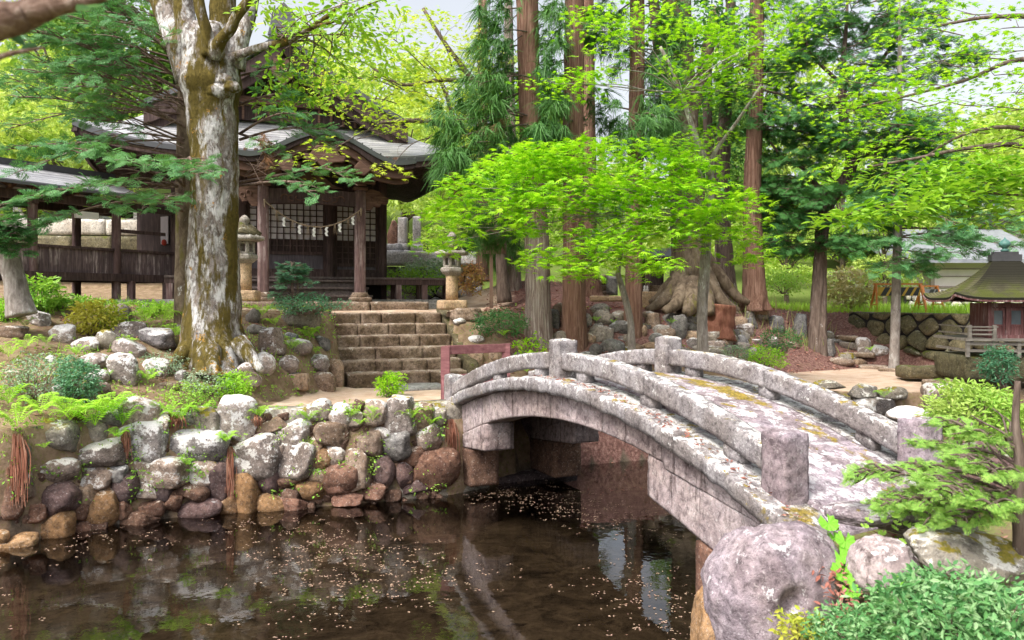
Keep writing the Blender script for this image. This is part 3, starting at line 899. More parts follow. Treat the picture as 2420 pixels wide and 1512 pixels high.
ZW = [  # x, y, w, h in the close-up (1 unit = .3544 here), material, kind, tilt
 (610, 715, 370, 195, LW, 'a', -4), (350, 835, 260, 150, LW, 'b', 3), (370, 1015, 285, 185, WD, 'r', -6), (690, 1085, 185, 215, WO, 'r', 35), (375, 1200, 200, 165, WO, 'a', -10),
 (1060, 830, 300, 165, LW, 'b', 4), (1325, 672, 320, 215, BW, 'b', 6), (960, 640, 250, 240, BW, 'b', 0), (340, 600, 265, 185, 'boulder_moss', 'a', 0), (640, 560, 130, 160, BG, 'r', 0),
 (930, 440, 220, 170, LW, 'r', 0), (840, 930, 150, 180, WD, 'r', 10), (1140, 1020, 115, 135, WB, 'a', 20), (1330, 1085, 255, 120, WD, 'r', -4), (1460, 910, 115, 230, WD, 'b', 6),
 (1650, 980, 165, 255, WO, 'b', 2), (1810, 1050, 175, 115, WO, 'r', 10), (1925, 1010, 110, 110, WB, 'a', 15), (1575, 485, 205, 250, BW, 'b', 4), (1690, 735, 330, 265, LW, 'a', 0),
 (1790, 890, 130, 180, WD, 'r', 8), (1960, 755, 260, 210, LW, 'a', 0), (1940, 890, 145, 75, WB, 'r', 0), (2130, 872, 115, 92, BT, 'r', 12), (2072, 955, 170, 105, WO, 'r', 14),
 (2265, 890, 210, 175, WB, 'b', 3), (2200, 735, 165, 125, LW, 'r', 0), (1965, 580, 185, 155, BW, 'a', 0), (2200, 582, 185, 145, BT, 'b', 0), (2130, 425, 130, 125, LW, 'a', 0),
 (2270, 470, 140, 150, BW, 'r', 0), (1380, 495, 170, 150, 'boulder_moss', 'b', 0), (1835, 525, 150, 90, BT, 'a', 0), (560, 985, 145, 185, BT, 'a', 0), (990, 945, 150, 115, LW, 'a', 10),
 (1085, 960, 110, 140, WD, 'a', 0), (1260, 945, 230, 100, WB, 'a', 20), (1335, 845, 190, 140, LW, 'a', 0), (525, 1100, 110, 95, WB, 'a', 0), (545, 1225, 110, 95, WB, 'r', 0),
 (110, 1320, 220, 110, WO, 'a', -8), (20, 1265, 60, 70, WO, 'r', 0), (1530, 1065, 95, 110, WO, 'b', 0), (835, 1090, 70, 100, WB, 'a', 0), (600, 865, 250, 140, LW, 'a', 4),
 (760, 855, 170, 110, BG, 'a', 0), (1200, 495, 150, 95, BG, 'r', 0), (930, 1150, 200, 90, WB, 'a', 0), (1020, 1080, 130, 90, WB, 'a', 0), (720, 470, 150, 110, 'boulder_moss', 'a', 0), (1060, 520, 150, 110, LW, 'a', 0),
 (460, 640, 120, 120, BT, 'a', 0), (1540, 830, 90, 120, BG, 'a', 0), (1840, 690, 110, 130, LW, 'a', 0), (2090, 660, 110, 110, BT, 'a', 0), (2060, 780, 80, 70, WB, 'r', 0), (640, 1200, 120, 70, WB, 'a', 0),
 (150, 930, 130, 160, BT, 'a', 0), (230, 1110, 120, 100, WB, 'a', 0), (90, 760, 170, 200, 'boulder_moss', 'a', 0), (60, 1040, 150, 180, WB, 'a', 0)]
for x, y, w, h, m, k, rt in ZW:
    px, py = x * .3544, 819 + y * .3544
    stone('stone', px, py, w * .3544 * 1.2, h * .3544 * 1.2, wall_d(px, py) - .04, m, k, rt, parent=wall, deep=.8)
for px, py, w, h, m, k in [(905, 1112, 47, 58, WD, 'r'), (800, 1130, 52, 60, WB, 'b'), (848, 1108, 62, 82, BT, 'a'), (735, 1157, 52, 34, WO, 'r'), (945, 985, 68, 78, LW, 'b'), (955, 1123, 36, 52, WD, 'r'),
    (880, 975, 60, 50, LW, 'a'), (990, 985, 52, 52, BT, 'a'), (925, 1052, 80, 60, BG, 'a'), (868, 1050, 60, 60, BT, 'a'), (1028, 1110, 92, 82, WB, 'b'), (1012, 1036, 48, 62, LW, 'r'), (880, 1160, 60, 34, WB, 'a'), (975, 1080, 50, 40, WB, 'a'),
    (760, 1085, 50, 44, WO, 'r'), (980, 1150, 50, 30, WD, 'a'), (690, 1190, 60, 30, WB, 'a'), (820, 1180, 60, 26, WB, 'a'), (900, 1030, 40, 34, LW, 'r'), (835, 990, 40, 30, LW, 'a'), (1030, 985, 40, 36, 'boulder_moss', 'a')]:
    stone('stone', px, py, w * 1.2, h * 1.2, wall_d(px, py) - .04, m, k, parent=wall, deep=.8)

r = np.random.default_rng(31); mb = MB()
for k in range(330):
    px, py = r.uniform(-20, 1050), r.uniform(965, 1235)
    d = wall_d(px, py); z = CZ - (py - HY) / FOC * d
    if z < -.08 or z > 1.12: continue
    V, F = SHAPES[('a', k % 8)]
    w = r.uniform(.035, .085); a_ = r.uniform(0, 3); V = V * np.array([w * r.uniform(1, 1.6), w, w * r.uniform(.7, 1.1)])
    V = np.column_stack([V[:, 0] * math.cos(a_) - V[:, 2] * math.sin(a_), V[:, 1], V[:, 0] * math.sin(a_) + V[:, 2] * math.cos(a_)])
    mb.add(V + at(px, py, d + .03), F)
tag(mb.build('rubble', MAT['wet_brown'], wall, True), kind='stuff')
# ---- loose boulders of the left rockery (close-up units: .3544, y from 378)
def terr_d(px, py, lo=7.0, hi=26, lift=0.0):
    """where a bearing meets the ground"""
    dd = np.arange(lo, hi, .03)
    x = (px - CX) / FOC * dd; z = CZ - (py - HY) / FOC * dd
    g = ground_h(x, dd) + lift
    i = np.argmax(z <= g)
    return float(dd[i]) if (z <= g).any() else hi
ROCK = [
 (245, 1060, 150, 115, BW, 'a', 0, 'knobbly white and grey boulder in front of the leafy shrub beside the leaning trunk'),
 (75, 1150, 190, 85, BT, 'b', 0, 'flat pinkish tan boulder at the left edge of the bank'),
 (415, 1172, 155, 145, BW, 'a', 0, 'chalky white boulder below the yellow leaved shrub'),
 (790, 1030, 155, 135, BG, 'r', 0, 'smooth rounded grey boulder beside the yellow leaved shrub, under the gallery plinth'),
 (1010, 992, 115, 72, BG, 'r', 0, 'low grey boulder behind the fern left of the big trunk'),
 (860, 1140, 205, 120, 'boulder', 'a', 0, 'broad grey lichened boulder behind the angular slab-sided one left of the big trunk'),
 (1030, 1190, 295, 135, 'boulder', 'a', 6, 'large angular grey boulder with white lichen caps touching the foot of the big trunk'),
 (580, 1240, 185, 112, BW, 'r', -6, 'white topped grey boulder behind a small bright fern'),
 (720, 1212, 150, 145, 'boulder_moss', 'r', 20, 'boulder with a yellow moss coat leaning between grey ones'),
 (860, 1262, 205, 125, 'boulder', 'r', 14, 'smooth pale grey boulder just behind the tall upright one'),
 (630, 1347, 205, 112, 'boulder', 'r', -4, 'grey boulder spotted with white lichen above a small white one'),
 (828, 1405, 185, 225, BW, 'b', 0, 'tall upright boulder with white top and tan foot'),
 (645, 1457, 145, 112, BW, 'r', -12, 'small rounded white boulder left of the tall upright one'),
 (338, 1335, 62, 62, BW, 'r', 0, 'small white stone behind the dark round bush'),
 (1040, 1388, 185, 130, BW, 'a', 0, 'white crusted boulder half hidden by a grey green shrub below the big trunk'),
 (1208, 1447, 72, 90, BW, 'r', 0, 'small white stone at the foot of the roots of the big trunk'),
 (1815, 1222, 155, 195, 'boulder', 'b', -8, 'upright dark grey boulder with white lichen crust right of the big trunk'),
 (1990, 1250, 185, 110, 'boulder', 'r', 8, 'grey boulder under the bright hanging fern left of the steps'),
 (1940, 1182, 92, 62, BG, 'r', 0, 'small grey stone tucked above the boulder under the bright fern'),
 (2150, 1222, 85, 95, BG, 'a', 0, 'grey stone right of the bright fern at the edge of the steps'),
 (1745, 1365, 172, 155, BW, 'r', 8, 'round white spotted boulder at the right foot of the big trunk'),
 (1915, 1370, 155, 130, 'boulder', 'r', 0, 'rounded grey boulder with white top between the round spotted one and the steps'),
 (2110, 1360, 155, 120, 'boulder', 'a', 0, 'lichened grey boulder beside the lower steps above two pinkish ones'),
 (1640, 1452, 155, 175, 'boulder', 'b', -30, 'slanting oval grey boulder at the left end of the sandy path'),
 (1715, 1140, 125, 82, BG, 'r', 0, 'dark grey boulder close behind the right side of the big trunk'),
 (1690, 1050, 90, 110, BG, 'r', 0, 'dark grey rounded boulder under the dwarf pine, against the big trunk'),
 (2000, 1065, 255, 155, 'boulder_moss', 'a', 0, 'big dark mossy boulder under the dwarf pine left of the steps'),
 (2242, 1425, 92, 185, 'boulder_tan', 'b', 0, 'narrow upright pale stone at the left foot of the steps'),
 (1985, 1482, 145, 115, BT, 'b', 0, 'squat pinkish boulder standing on the sandy path, left of its taller neighbour'),
 (2160, 1490, 145, 150, BT, 'b', 0, 'taller pinkish boulder by the lowest step beside the sandy path'),
 (590, 1510, 80, 90, BT, 'a', 0, 'tan stone beneath the small rounded white boulder'),
 (1120, 1510, 150, 60, BT, 'a', 0, 'low pale tan stone above the wall, below the grey green shrub'),
 (690, 1530, 90, 90, BT, 'r', 0, 'small brown stone at the foot of the tall upright boulder'),
 (110, 1430, 130, 70, BT, 'a', 0, 'low tan stone among the grey green creeping shrub'),
 (400, 1550, 120, 110, BW, 'a', 0, 'white stone below the dark round bush'),
]
for x, y, w, h, m, k, rt, lab in ROCK:
    px, py = x * .3544, 378 + y * .3544
    hh = h * .3544
    d = terr_d(px, py + hh * .33)
    stone('boulder', px, py, w * .3544, hh, d, m, k, rt, label=lab, group='boulders of the rockery left of the steps')

# ---- boulders right of the steps, under the cedars (close-up units .3384 from 1008,567)
g2 = 'boulders of the rockery under the cedars'
same = 'rounded grey boulder in the jumble of the rockery under the cedars'
ROCK2 = [
 (892, 560, 80, 145, BG, 'b', 0, 'tall grey stone wedged between the pale cedar and the dark cedar beside it'), (930, 490, 95, 95, BT, 'r', 0, None), (1215, 480, 125, 72, BG, 'r', 0, 'smooth grey boulder on top of the rockery in front of the stone threshold slabs'),
 (1235, 552, 135, 115, 'boulder_grey', 'r', 0, 'rounded boulder with fern sprigs just below the topmost grey one'), (1345, 538, 105, 85, BG, 'r', 0, None), (1340, 618, 120, 105, BG, 'a', 0, None),
 (1212, 658, 185, 125, BG, 'a', 0, 'big angular grey boulder between the second and third cedar'), (1120, 570, 65, 105, BG, 'r', 0, None), (930, 682, 105, 85, BG, 'a', -20, 'slanting grey slab at the foot of the pale cedar'),
 (1145, 688, 75, 75, BT, 'r', 0, None), (1180, 772, 85, 92, BG, 'r', 20, None), (1128, 812, 145, 65, BG, 'r', 0, 'low dome shaped grey boulder right behind the bridge crown'),
 (1300, 752, 165, 115, 'boulder_grey', 'r', 0, 'broad pale grey boulder beside the leaning maple stem'), (1580, 572, 95, 120, BT, 'b', 0, 'squarish tan boulder under the roots of the great tree'), (1560, 528, 125, 60, BT, 'r', 0, None),
 (1640, 632, 125, 82, BG, 'r', -10, 'smooth egg shaped grey boulder left of the headstone-like one'), (1605, 697, 105, 92, BG, 'r', 0, None), (1700, 548, 85, 85, BG, 'r', 0, None), (1770, 522, 135, 45, BT, 'a', 0, None),
 (1762, 625, 105, 195, BG, 'b', 0, 'tall headstone-like grey boulder left of the pale sapling'), (1850, 612, 85, 65, BG, 'r', 0, None), (1845, 672, 115, 72, BT, 'r', 0, None), (2065, 437, 62, 65, 'boulder_moss', 'r', 0, 'small mossy stone on the roots above the stump'),
 (2122, 467, 95, 68, BG, 'r', 25, 'grey stone leaning behind the stump'), (2250, 542, 52, 92, BG, 'b', 10, 'thin upright pale stone right of the stump'), (2020, 662, 85, 52, BT, 'r', 0, None), (2040, 717, 135, 85, BT, 'r', 0, 'rounded tan boulder below the stump'),
 (2110, 687, 115, 65, 'boulder_moss', 'r', 0, 'flat green mossy boulder right below the stump'), (2205, 722, 82, 115, BG, 'r', -20, 'tilted oval grey boulder right of the mossy one'), (2272, 800, 92, 92, BG, 'r', 0, 'egg shaped grey boulder above the shrubs by the bridge rail'),
 (2020, 782, 145, 55, 'boulder_moss', 'r', 0, 'low mossy boulder at the foot of the pale sapling'), (1580, 742, 145, 55, BT, 'r', 0, None), (345, 698, 112, 62, BW, 'r', 0, 'pale white oval boulder right of the steps above the red barrier'),
 (230, 572, 85, 52, BW, 'r', 0, 'small white stone beside the upper steps'), (285, 522, 225, 92, BT, 'b', 0, 'wide tan block at the top right corner of the steps'), (590, 632, 95, 65, BT, 'a', 0, 'brown block under the dark yew shrub'),
 (490, 815, 110, 92, BT, 'r', 0, 'rounded tan boulder seen through the red barrier'), (660, 740, 80, 70, BT, 'r', 0, 'tan boulder just right of the red barrier'), (395, 620, 90, 60, BT, 'a', 0, None), (345, 825, 100, 110, 'boulder_tan', 'b', 0, 'upright pale stone behind the red barrier'),
 (1020, 800, 80, 70, BG, 'r', 0, None), (1470, 760, 90, 70, BT, 'r', 0, None), (1400, 690, 60, 60, BG, 'r', 0, None), (1510, 640, 60, 90, BT, 'r', 0, None), (1900, 760, 100, 60, BG, 'r', 0, None), (650, 820, 110, 70, BG, 'r', 0, 'pale grey boulder behind the bright green sprig at the bridge'),
]
for x, y, w, h, m, k, rt, lab in ROCK2:
    px, py = x * .3384 + 1008, 567 + y * .3384
    hh = h * .3384
    d = terr_d(px, py + hh * .3, 13.2)
    stone('boulder', px, py, w * .3384, hh, d, m, k, rt, label=lab or same, group=g2)
r = np.random.default_rng(77)
for k in range(46):
    px, py = r.uniform(1380, 1800), r.uniform(735, 845)
    w = r.uniform(22, 52); h = w * r.uniform(.6, 1.0)
    d = terr_d(px, py + h * .3, 13.2)
    stone('boulder', px, py, w, h, d + .1, [BG, BG, BT, 'boulder', 'boulder_moss'][k % 5], 'ra'[k % 2], r.uniform(-15, 15), label=same, group=g2)
# ---- right of the sapling towards the far path (close-up units .3544 from 1600,472.5)
g3 = 'boulders of the bank behind the bridge'
ROCK3 = [
 (485, 785, 62, 85, BG, 'r', 10, 'small upright grey stone among dry grass below the red cedar'), (560, 782, 105, 52, BG, 'a', 0, 'flat grey stone among dry grass below the red cedar'), (665, 832, 95, 115, BG, 'b', 0, 'grey upright boulder in the dry grass slope'),
 (820, 852, 92, 175, BG, 'b', 4, 'tall grey boulder beside the split trunk'), (640, 955, 85, 85, BG, 'a', 20, 'blue grey slanted stone in the ground shrubs'), (762, 968, 112, 42, BT, 'b', 0, 'flat kerb-like stone left of the split trunk'),
 (1010, 907, 75, 62, 'boulder_moss', 'r', 0, 'mossy stone right of the split trunk'), (1010, 992, 85, 125, BG, 'b', 0, 'grey boulder standing against the right of the split trunk'), (1070, 942, 92, 42, BG, 'r', 0, 'pale low stone behind the one against the split trunk'),
 (1150, 978, 125, 62, BG, 'a', 0, 'wide pale grey stone left of the white standing stone'), (1240, 990, 82, 142, BW, 'b', -4, 'white standing stone between the split trunk and the slender fir'), (1355, 1012, 105, 82, BW, 'a', 8, 'pale squarish stone beside the slender fir'),
 (1090, 1080, 165, 60, BT, 'r', 0, 'long low tan stone on the path edge by the split trunk'), (1130, 1042, 125, 42, 'boulder_moss', 'b', 0, 'mossy step-like stone behind the long low tan one'), (450, 862, 62, 32, BG, 'r', 0, 'tiny grey stone in the dry grass slope'),
 (1215, 1082, 105, 42, BT, 'b', 0, 'brown kerb stone right of the long low tan one'),
 (1250, 1365, 145, 125, BW, 'a', 0, 'pointed blue grey boulder by the water behind the bridge rail'), (1740, 1335, 185, 215, LW, 'b', 0, 'tall lichened boulder with a mossy cap on the bank right of the bridge'),
 (1540, 1450, 275, 140, BW, 'r', 0, 'broad white boulder behind the far end post of the bridge'), (1010, 1235, 190, 62, 'boulder_moss', 'a', 0, 'long mossy edging stone of the sandy path nearest the bridge rail'), (1235, 1275, 190, 95, 'boulder_moss', 'a', 0, 'mossy edging stone above the pointed blue grey boulder'),
 (1430, 1290, 185, 85, 'boulder_moss', 'a', 0, 'mossy edging stone next to the tall lichened boulder'), (1380, 1370, 170, 110, 'boulder', 'a', 0, 'brownish stone by the water below the mossy edging stones'), (1900, 1290, 160, 90, 'boulder_moss', 'a', 0, 'mossy edging stone right of the tall lichened boulder'),
 (1090, 1340, 140, 90, 'boulder_moss', 'a', 0, 'dark stone by the water just behind the bridge rail'),
]
for x, y, w, h, m, k, rt, lab in ROCK3:
    px, py = x * .3544 + 1600, 472.5 + y * .3544
    hh = h * .3544
    d = terr_d(px, py + hh * .3, 11.6)
    if y > 1200: d = min(d, 12.4)
    if lab.startswith('broad white boulder behind'): d = 7.4
    stone('boulder', px, py, w * .3544, hh, d, m, k, rt, label=lab, group=g3)

# near bank: the hollowed boulder and its neighbour
def big_stone(name, c, size, rot, mat, seed, lab, hollow=None, **kw):
    V, F = stone_shape(seed, 2.4, 4, .06, 28, (.78, .96))
    V = V * (1 + .02 * snoise(V, 9, seed + 3, 3))[:, None]
    if hollow:
        hd = np.array(hollow[:3], float); hd /= np.linalg.norm(hd)
        u = V / np.linalg.norm(V, axis=1)[:, None]
        k = np.clip(1 - np.linalg.norm(u - hd, axis=1) / hollow[3], 0, 1)
        V = V - u * (sstep(k * 1.6) * hollow[4])[:, None]
    V = V * (np.array(size) / 2)
    Rm = np.array(Matrix.Rotation(R(rot[2]), 3, 'Z') @ Matrix.Rotation(R(rot[1]), 3, 'Y') @ Matrix.Rotation(R(rot[0]), 3, 'X'))
    V = V @ Rm.T + np.array(c)
    mb = MB(); mb.addm((V, F))
    return tag(mb.build(name, MAT[mat], smooth=True), lab, 'boulder')
big_stone('boulder', at(1815, 1420, 4.1), (.72, .66, .92), (0, 26, 10), 'bridge_stone', 303, 'big lavender grey boulder with a round hollow on the near bank below the bridge', (-.22, -.92, .16, .22, .26))
big_stone('boulder', at(2088, 1342, 3.85), (.34, .3, .3), (0, 8, 0), 'bridge_under', 305, 'smooth rounded grey boulder among heart shaped leaves on the near bank')
big_stone('boulder', at(2030, 1215, 4.45), (.42, .3, .12), (0, 5, 20), 'bridge_stone', 306, 'flat lavender stone at the near foot of the bridge')
big_stone('boulder', at(2290, 1315, 3.95), (.62, .42, .26), (4, 10, -12), 'boulder_moss', 312, 'long flat mossy stone on the near bank right of the rounded boulder')
big_stone('boulder', at(2180, 1225, 4.6), (.6, .44, .24), (0, 5, 10), 'boulder_moss', 308, 'low mossy stone under the evergreen branches at the near bank')
big_stone('boulder', at(1700, 1490, 4.25), (.3, .4, .5), (0, 10, 0), 'wet_orange', 309, 'reddish wet stone in the water under the hollowed boulder')
big_stone('boulder', at(2330, 1120, 6.2), (.9, .6, .5), (0, 0, 10), 'wet_dark', 310, 'dark wet boulder at the water edge behind the evergreen branches')

# ================================================================== flight of stone steps up to the yard
SA = R(20); SU = np.array([math.cos(SA), math.sin(SA)]); SV = np.array([-math.sin(SA), math.cos(SA)])
steps = thing('stone_steps', 'worn flight of brown stone block steps climbing to the hall yard', 'steps', (-1.9, 13.9, 1.0))
for i in range(6):
    z1 = 1.2 + .205 * i if i else 1.22
    z0 = .9
    mb = MB()
    v0 = 13.25 + .36 * i
    u0, u1 = 1.86 - .03 * i, 3.98 + .0 * i
    n = [3, 4, 3, 4, 4, 4][i]; r = np.random.default_rng(400 + i)
    cu = np.linspace(u0, u1, n + 1); cu[1:-1] += r.uniform(-.12, .12, n - 1)
    for j in range(n):
        V, F = rblock((cu[j + 1] - cu[j] - .007, .46, z1 - z0), ((cu[j] + cu[j + 1]) / 2, v0 + .23, (z0 + z1) / 2), .05, .018, .009, 9, 410 + i * 7 + j)
        xy = V[:, :1] * SU + V[:, 1:2] * SV
        mb.add(np.column_stack([xy, V[:, 2]]), F)
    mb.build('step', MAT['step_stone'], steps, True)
for side, (ua, ub) in enumerate(((1.58, 1.8), (4.0, 4.22))):
    V, F = rblock((ub - ua, 2.35, .5), ((ua + ub) / 2, 0, 0), .06, .03, .012, 8, 450 + side)
    f = (V[:, 1] + 1.175) / 2.35
    V[:, 2] = V[:, 2] + .98 + 1.14 * f + (.08 if side else -.02)
    V[:, 1] += 14.45
    xy = V[:, :1] * SU + V[:, 1:2] * SV
    mb = MB(); mb.add(np.column_stack([xy, V[:, 2]]), F); mb.build('side_kerb', MAT['mossy_wall' if side else 'step_stone'], steps, True)
slabs = at(985, 921, 12.9)
mb = MB(); mb.addm(rblock((.9, .8, .06), (slabs[0], slabs[1], 1.02), .07, .02, .008, 6, 470, SA)); tag(mb.build('paving_stone', MAT['concrete'], smooth=True), 'flat grey paving stone on the sandy path in front of the steps', 'paving stone')

# ================================================================== moss-grown dry stone wall, right
def clip_poly(P, a, b, c):
    """keep a*x+b*y<=c"""
    out = []
    for i in range(len(P)):
        p, q = P[i], P[(i + 1) % len(P)]; fp, fq = a * p[0] + b * p[1] - c, a * q[0] + b * q[1] - c
        if fp <= 0: out.append(p)
        if fp * fq < 0:
            t = fp / (fp - fq); out.append((p[0] + (q[0] - p[0]) * t, p[1] + (q[1] - p[1]) * t))
    return out
def stone_facing(par, p0, p1, z0a, z0b, z1, mat, seed, size=.38, thick=.3, name='stone', batter=.08, gap=.014):
    """fitted random rubble: every stone a polygonal pillow of its own, set before a dark backing"""
    r = np.random.default_rng(seed)
    p0, p1 = np.array(p0), np.array(p1); L_ = np.linalg.norm(p1 - p0); t = (p1 - p0) / L_; nrm = np.array([t[1], -t[0]])
    if nrm[1] > 0: nrm = -nrm
    zlo = min(z0a, z0b); pts = []
    k = 0; z = zlo - size * .3
    while z < z1 + size * .3:
        x = -size * (.5 if k % 2 else 0)
        while x < L_ + size:
            pts.append((x + r.uniform(-.3, .3) * size, z + r.uniform(-.28, .28) * size)); x += size * 1.15
        z += size * .85; k += 1
    for i, p in enumerate(pts):
        P = [(0, z0a - .12), (L_, z0b - .12), (L_, z1), (0, z1)]
        for j, q in enumerate(pts):
            dx, dy = q[0] - p[0], q[1] - p[1]; dd = math.hypot(dx, dy)
            if i != j and dd < size * 3 and P:
                P = clip_poly(P, dx / dd, dy / dd, (dx * (p[0] + q[0]) / 2 + dy * (p[1] + q[1]) / 2) / dd - gap)
        if len(P) < 3: continue
        for _ in range(2):
            P = [w for a_, b_ in zip(P, P[1:] + P[:1]) for w in ((.8 * a_[0] + .2 * b_[0], .8 * a_[1] + .2 * b_[1]), (.2 * a_[0] + .8 * b_[0], .2 * a_[1] + .8 * b_[1]))]
        P = np.array(P); c = P.mean(0); n = len(P)
        if np.ptp(P[:, 0]) < .08 or np.ptp(P[:, 1]) < .06: continue
        tl = r.uniform(-.12, .12, 2); pop = r.uniform(0, .04)
        V = []
        for sc_, dep in ((1, thick * .6), (1, .05), (.94, .0), (.78, -.035), (.45, -.05)):
            q = c + (P - c) * sc_
            dpt = dep - pop + ((q - c) @ tl) * (1 if dep < .05 else 0)
            V.append(np.column_stack([q[:, 0], np.full(n, 0.0) + dpt, q[:, 1]]))
        V = np.vstack(V + [np.array([[c[0], -.052 - pop, c[1]]])])
        V[:, 1] += .022 * snoise(V + i, 5, seed, 3)
        F = [(m * n + a_, m * n + (a_ + 1) % n, (m + 1) * n + (a_ + 1) % n, (m + 1) * n + a_) for m in range(4) for a_ in range(n)] + [(4 * n + a_, 4 * n + (a_ + 1) % n, 5 * n) for a_ in range(n)]
        w = p0[None] + V[:, :1] * t[None] - (V[:, 1:2] + batter * (V[:, 2:3] - zlo)) * nrm[None]
        mb = MB(); mb.add(np.column_stack([w, V[:, 2]]), F); mb.build(name, MAT[mat], par, True)
    V, F = box(0, L_, .08, .3, zlo - .3, z1 - .03)
    w = p0[None] + V[:, :1] * t[None] - V[:, 1:2] * nrm[None]
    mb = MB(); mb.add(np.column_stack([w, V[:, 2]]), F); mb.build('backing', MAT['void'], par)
mw = thing('stone_wall', 'dark moss grown dry stone wall below the grassy yard at the right', 'stone wall', (9, 16.8, 1.2))
stone_facing(mw, (8.0, 18.5), (9.7, 14.6), 1.75, .95, 2.2, 'mossy_wall', 500, .42, .34)
# steps of flat stones climbing beside it
for i, (px, py, w, h, d) in enumerate([(2185, 842, 110, 22, 15.6), (2120, 815, 70, 20, 16.2), (2075, 795, 75, 16, 16.9), (2040, 775, 80, 14, 17.5), (2010, 758, 60, 12, 18.0)]):
    c = at(px, py, d)
    mb = MB(); mb.addm(rblock((w / FOC * d * .85, .4, .12), (c[0] - .1, c[1], gz(c[0], c[1]) + .02), .06, .03, .015, 7, 510 + i, -.3))
    tag(mb.build('stepping_stone', MAT['step_stone'], smooth=True), ['lowest mossy slab of the rough steps beside the dry stone wall', 'second slab from the bottom of the rough steps beside the dry stone wall', 'middle slab of the rough steps beside the dry stone wall', 'second slab from the top of the rough steps beside the dry stone wall', 'topmost slab of the rough steps beside the dry stone wall'][i], 'step stone', 'rough steps beside the dry stone wall')
# edging slabs of the shrine plot
for i, (px, py, w, d) in enumerate([(2230, 872, 200, 14.2), (2290, 905, 190, 13.1)]):
    c = at(px, py, d)
    mb = MB(); mb.addm(rblock((w / FOC * d, .5, .22), (c[0], c[1], c[2] - .06), .07, .03, .014, 6, 520 + i, -.05))
    tag(mb.build('kerb_stone', MAT['mossy_wall' if i == 0 else 'step_stone'], smooth=True), ['long mossy edging slab in front of the little shrine', 'long brown edging slab on the sandy path nearest the azalea'][i], 'kerb stone')
# ================================================================== the hall (own axes: x along the front, y to the back, z from the porch stones)
TL = (-5.05, 15.7, 2.40)
hall = thing('temple_hall', 'dark weathered timber shrine hall with gabled grey roof, curved porch gable and latticed paper doors', 'temple', TL, SA)
def L(mb, name, mat, parent=hall, **k):
    return mb.build(name, MAT[mat], parent, local=True, **k)
def bx(*a):
    mb = MB(); mb.addm(box(*a)); return mb
def many(l):
    mb = MB()
    for a in l: mb.addm(box(*a))
    return mb
# stone base
mb = MB(); mb.addm(rblock((7.0, 7.0, .5), (.7, 4.1, -.16), .12, .02, .008, 4, 600)); L(mb, 'plinth', 'concrete', smooth=True)
mb = MB()
for i, (a, b) in enumerate(((-.75, .7), (.71, 2.1), (2.11, 3.35))): mb.addm(rblock((b - a - .01, 1.05, .34), ((a + b) / 2, .12, -.13), .08, .02, .008, 6, 603 + i))
L(mb, 'porch_paving', 'step_stone', smooth=True)
for cxp in (0.0, 1.95):
    col = MB(); V, F = rblock((.225, .225, 2.2), (cxp, 0, 1.3), .05, .025, .003, 10, 610); col.add(V, F)
    c = L(col, 'porch_column', 'column_wood', smooth=True)
    st = MB(); st.addm(rblock((.46, .46, .12), (cxp, 0, .08), .05, .03, .01, 8, 612)); st.addm(lathe([(.2, .12), (.2, .17), (.165, .21), (.16, .235)], 20, (cxp, 0, 0)))
    st.build('column_base', MAT['step_stone'], c, True, local=True)
    br = MB()
    for z, w, h in ((2.42, .3, .07), (2.50, .24, .06), (2.57, .62, .08), (2.68, .2, .09), (2.78, .8, .08)):
        br.addm(box(cxp - w / 2, cxp + w / 2, -.12, .12, z - h / 2, z + h / 2))
    for dx in (-.28, 0, .28): br.addm(box(cxp + dx - .07, cxp + dx + .07, -.16, .16, 2.61, 2.71))
    for dy in (-.3, .3): br.addm(box(cxp - .06, cxp + .06, min(0, dy), max(0, dy), 2.55, 2.65))
    L(br, 'bracket', 'carved_wood', bevel=.012)
# carved tie beam with swirls and the two nosings
o = [(x, 2.03 + .035 * math.sin(PI * (x - .1) / 1.75)) for x in np.linspace(.1, 1.85, 14)] + [(x, 2.34 + .03 * math.sin(PI * (x - .1) / 1.75)) for x in np.linspace(1.85, .1, 14)]
mb = MB(); mb.addm(prism(o, -.1, .1)); tb = L(mb, 'porch_beam', 'temple_wood', bevel=.012)
mb = MB()
for sx, s in ((.45, 1), (1.5, -1)):
    for k in range(3):
        pts = [(sx + s * (.05 * a * math.cos(a * 1.5 + k)) + s * k * .11, -.112, 2.19 + .035 * a * math.sin(a * 1.5 + k)) for a in np.linspace(.4, 2.6, 12)]
        mb.addm(tube(pts, [.014] * 12, 5, n=2))
mb.build('carved_swirl', MAT['carved_wood'], tb, True, local=True)
for sx, s in ((-.1, -1), (2.05, 1)):
    mb = MB()
    o = [(sx, 1.98), (sx, 2.36), (sx + s * .12, 2.42), (sx + s * .3, 2.38), (sx + s * .42, 2.27), (sx + s * .5, 2.25), (sx + s * .47, 2.12), (sx + s * .36, 2.14), (sx + s * .3, 2.05), (sx + s * .2, 2.08), (sx + s * .12, 1.97)]
    mb.addm(prism(o if s > 0 else o[::-1], -.085, .085))
    for k in range(2):
        pts = [(sx + s * (.2 + .12 * k + .035 * a * math.cos(a * 1.7)), -.09, 2.24 - .05 * k + .03 * a * math.sin(a * 1.7)) for a in np.linspace(.3, 2.4, 10)]
        mb.addm(tube(pts, [.016] * 10, 5, n=2))
    L(mb, 'beam_nosing', 'carved_wood', bevel=.015)
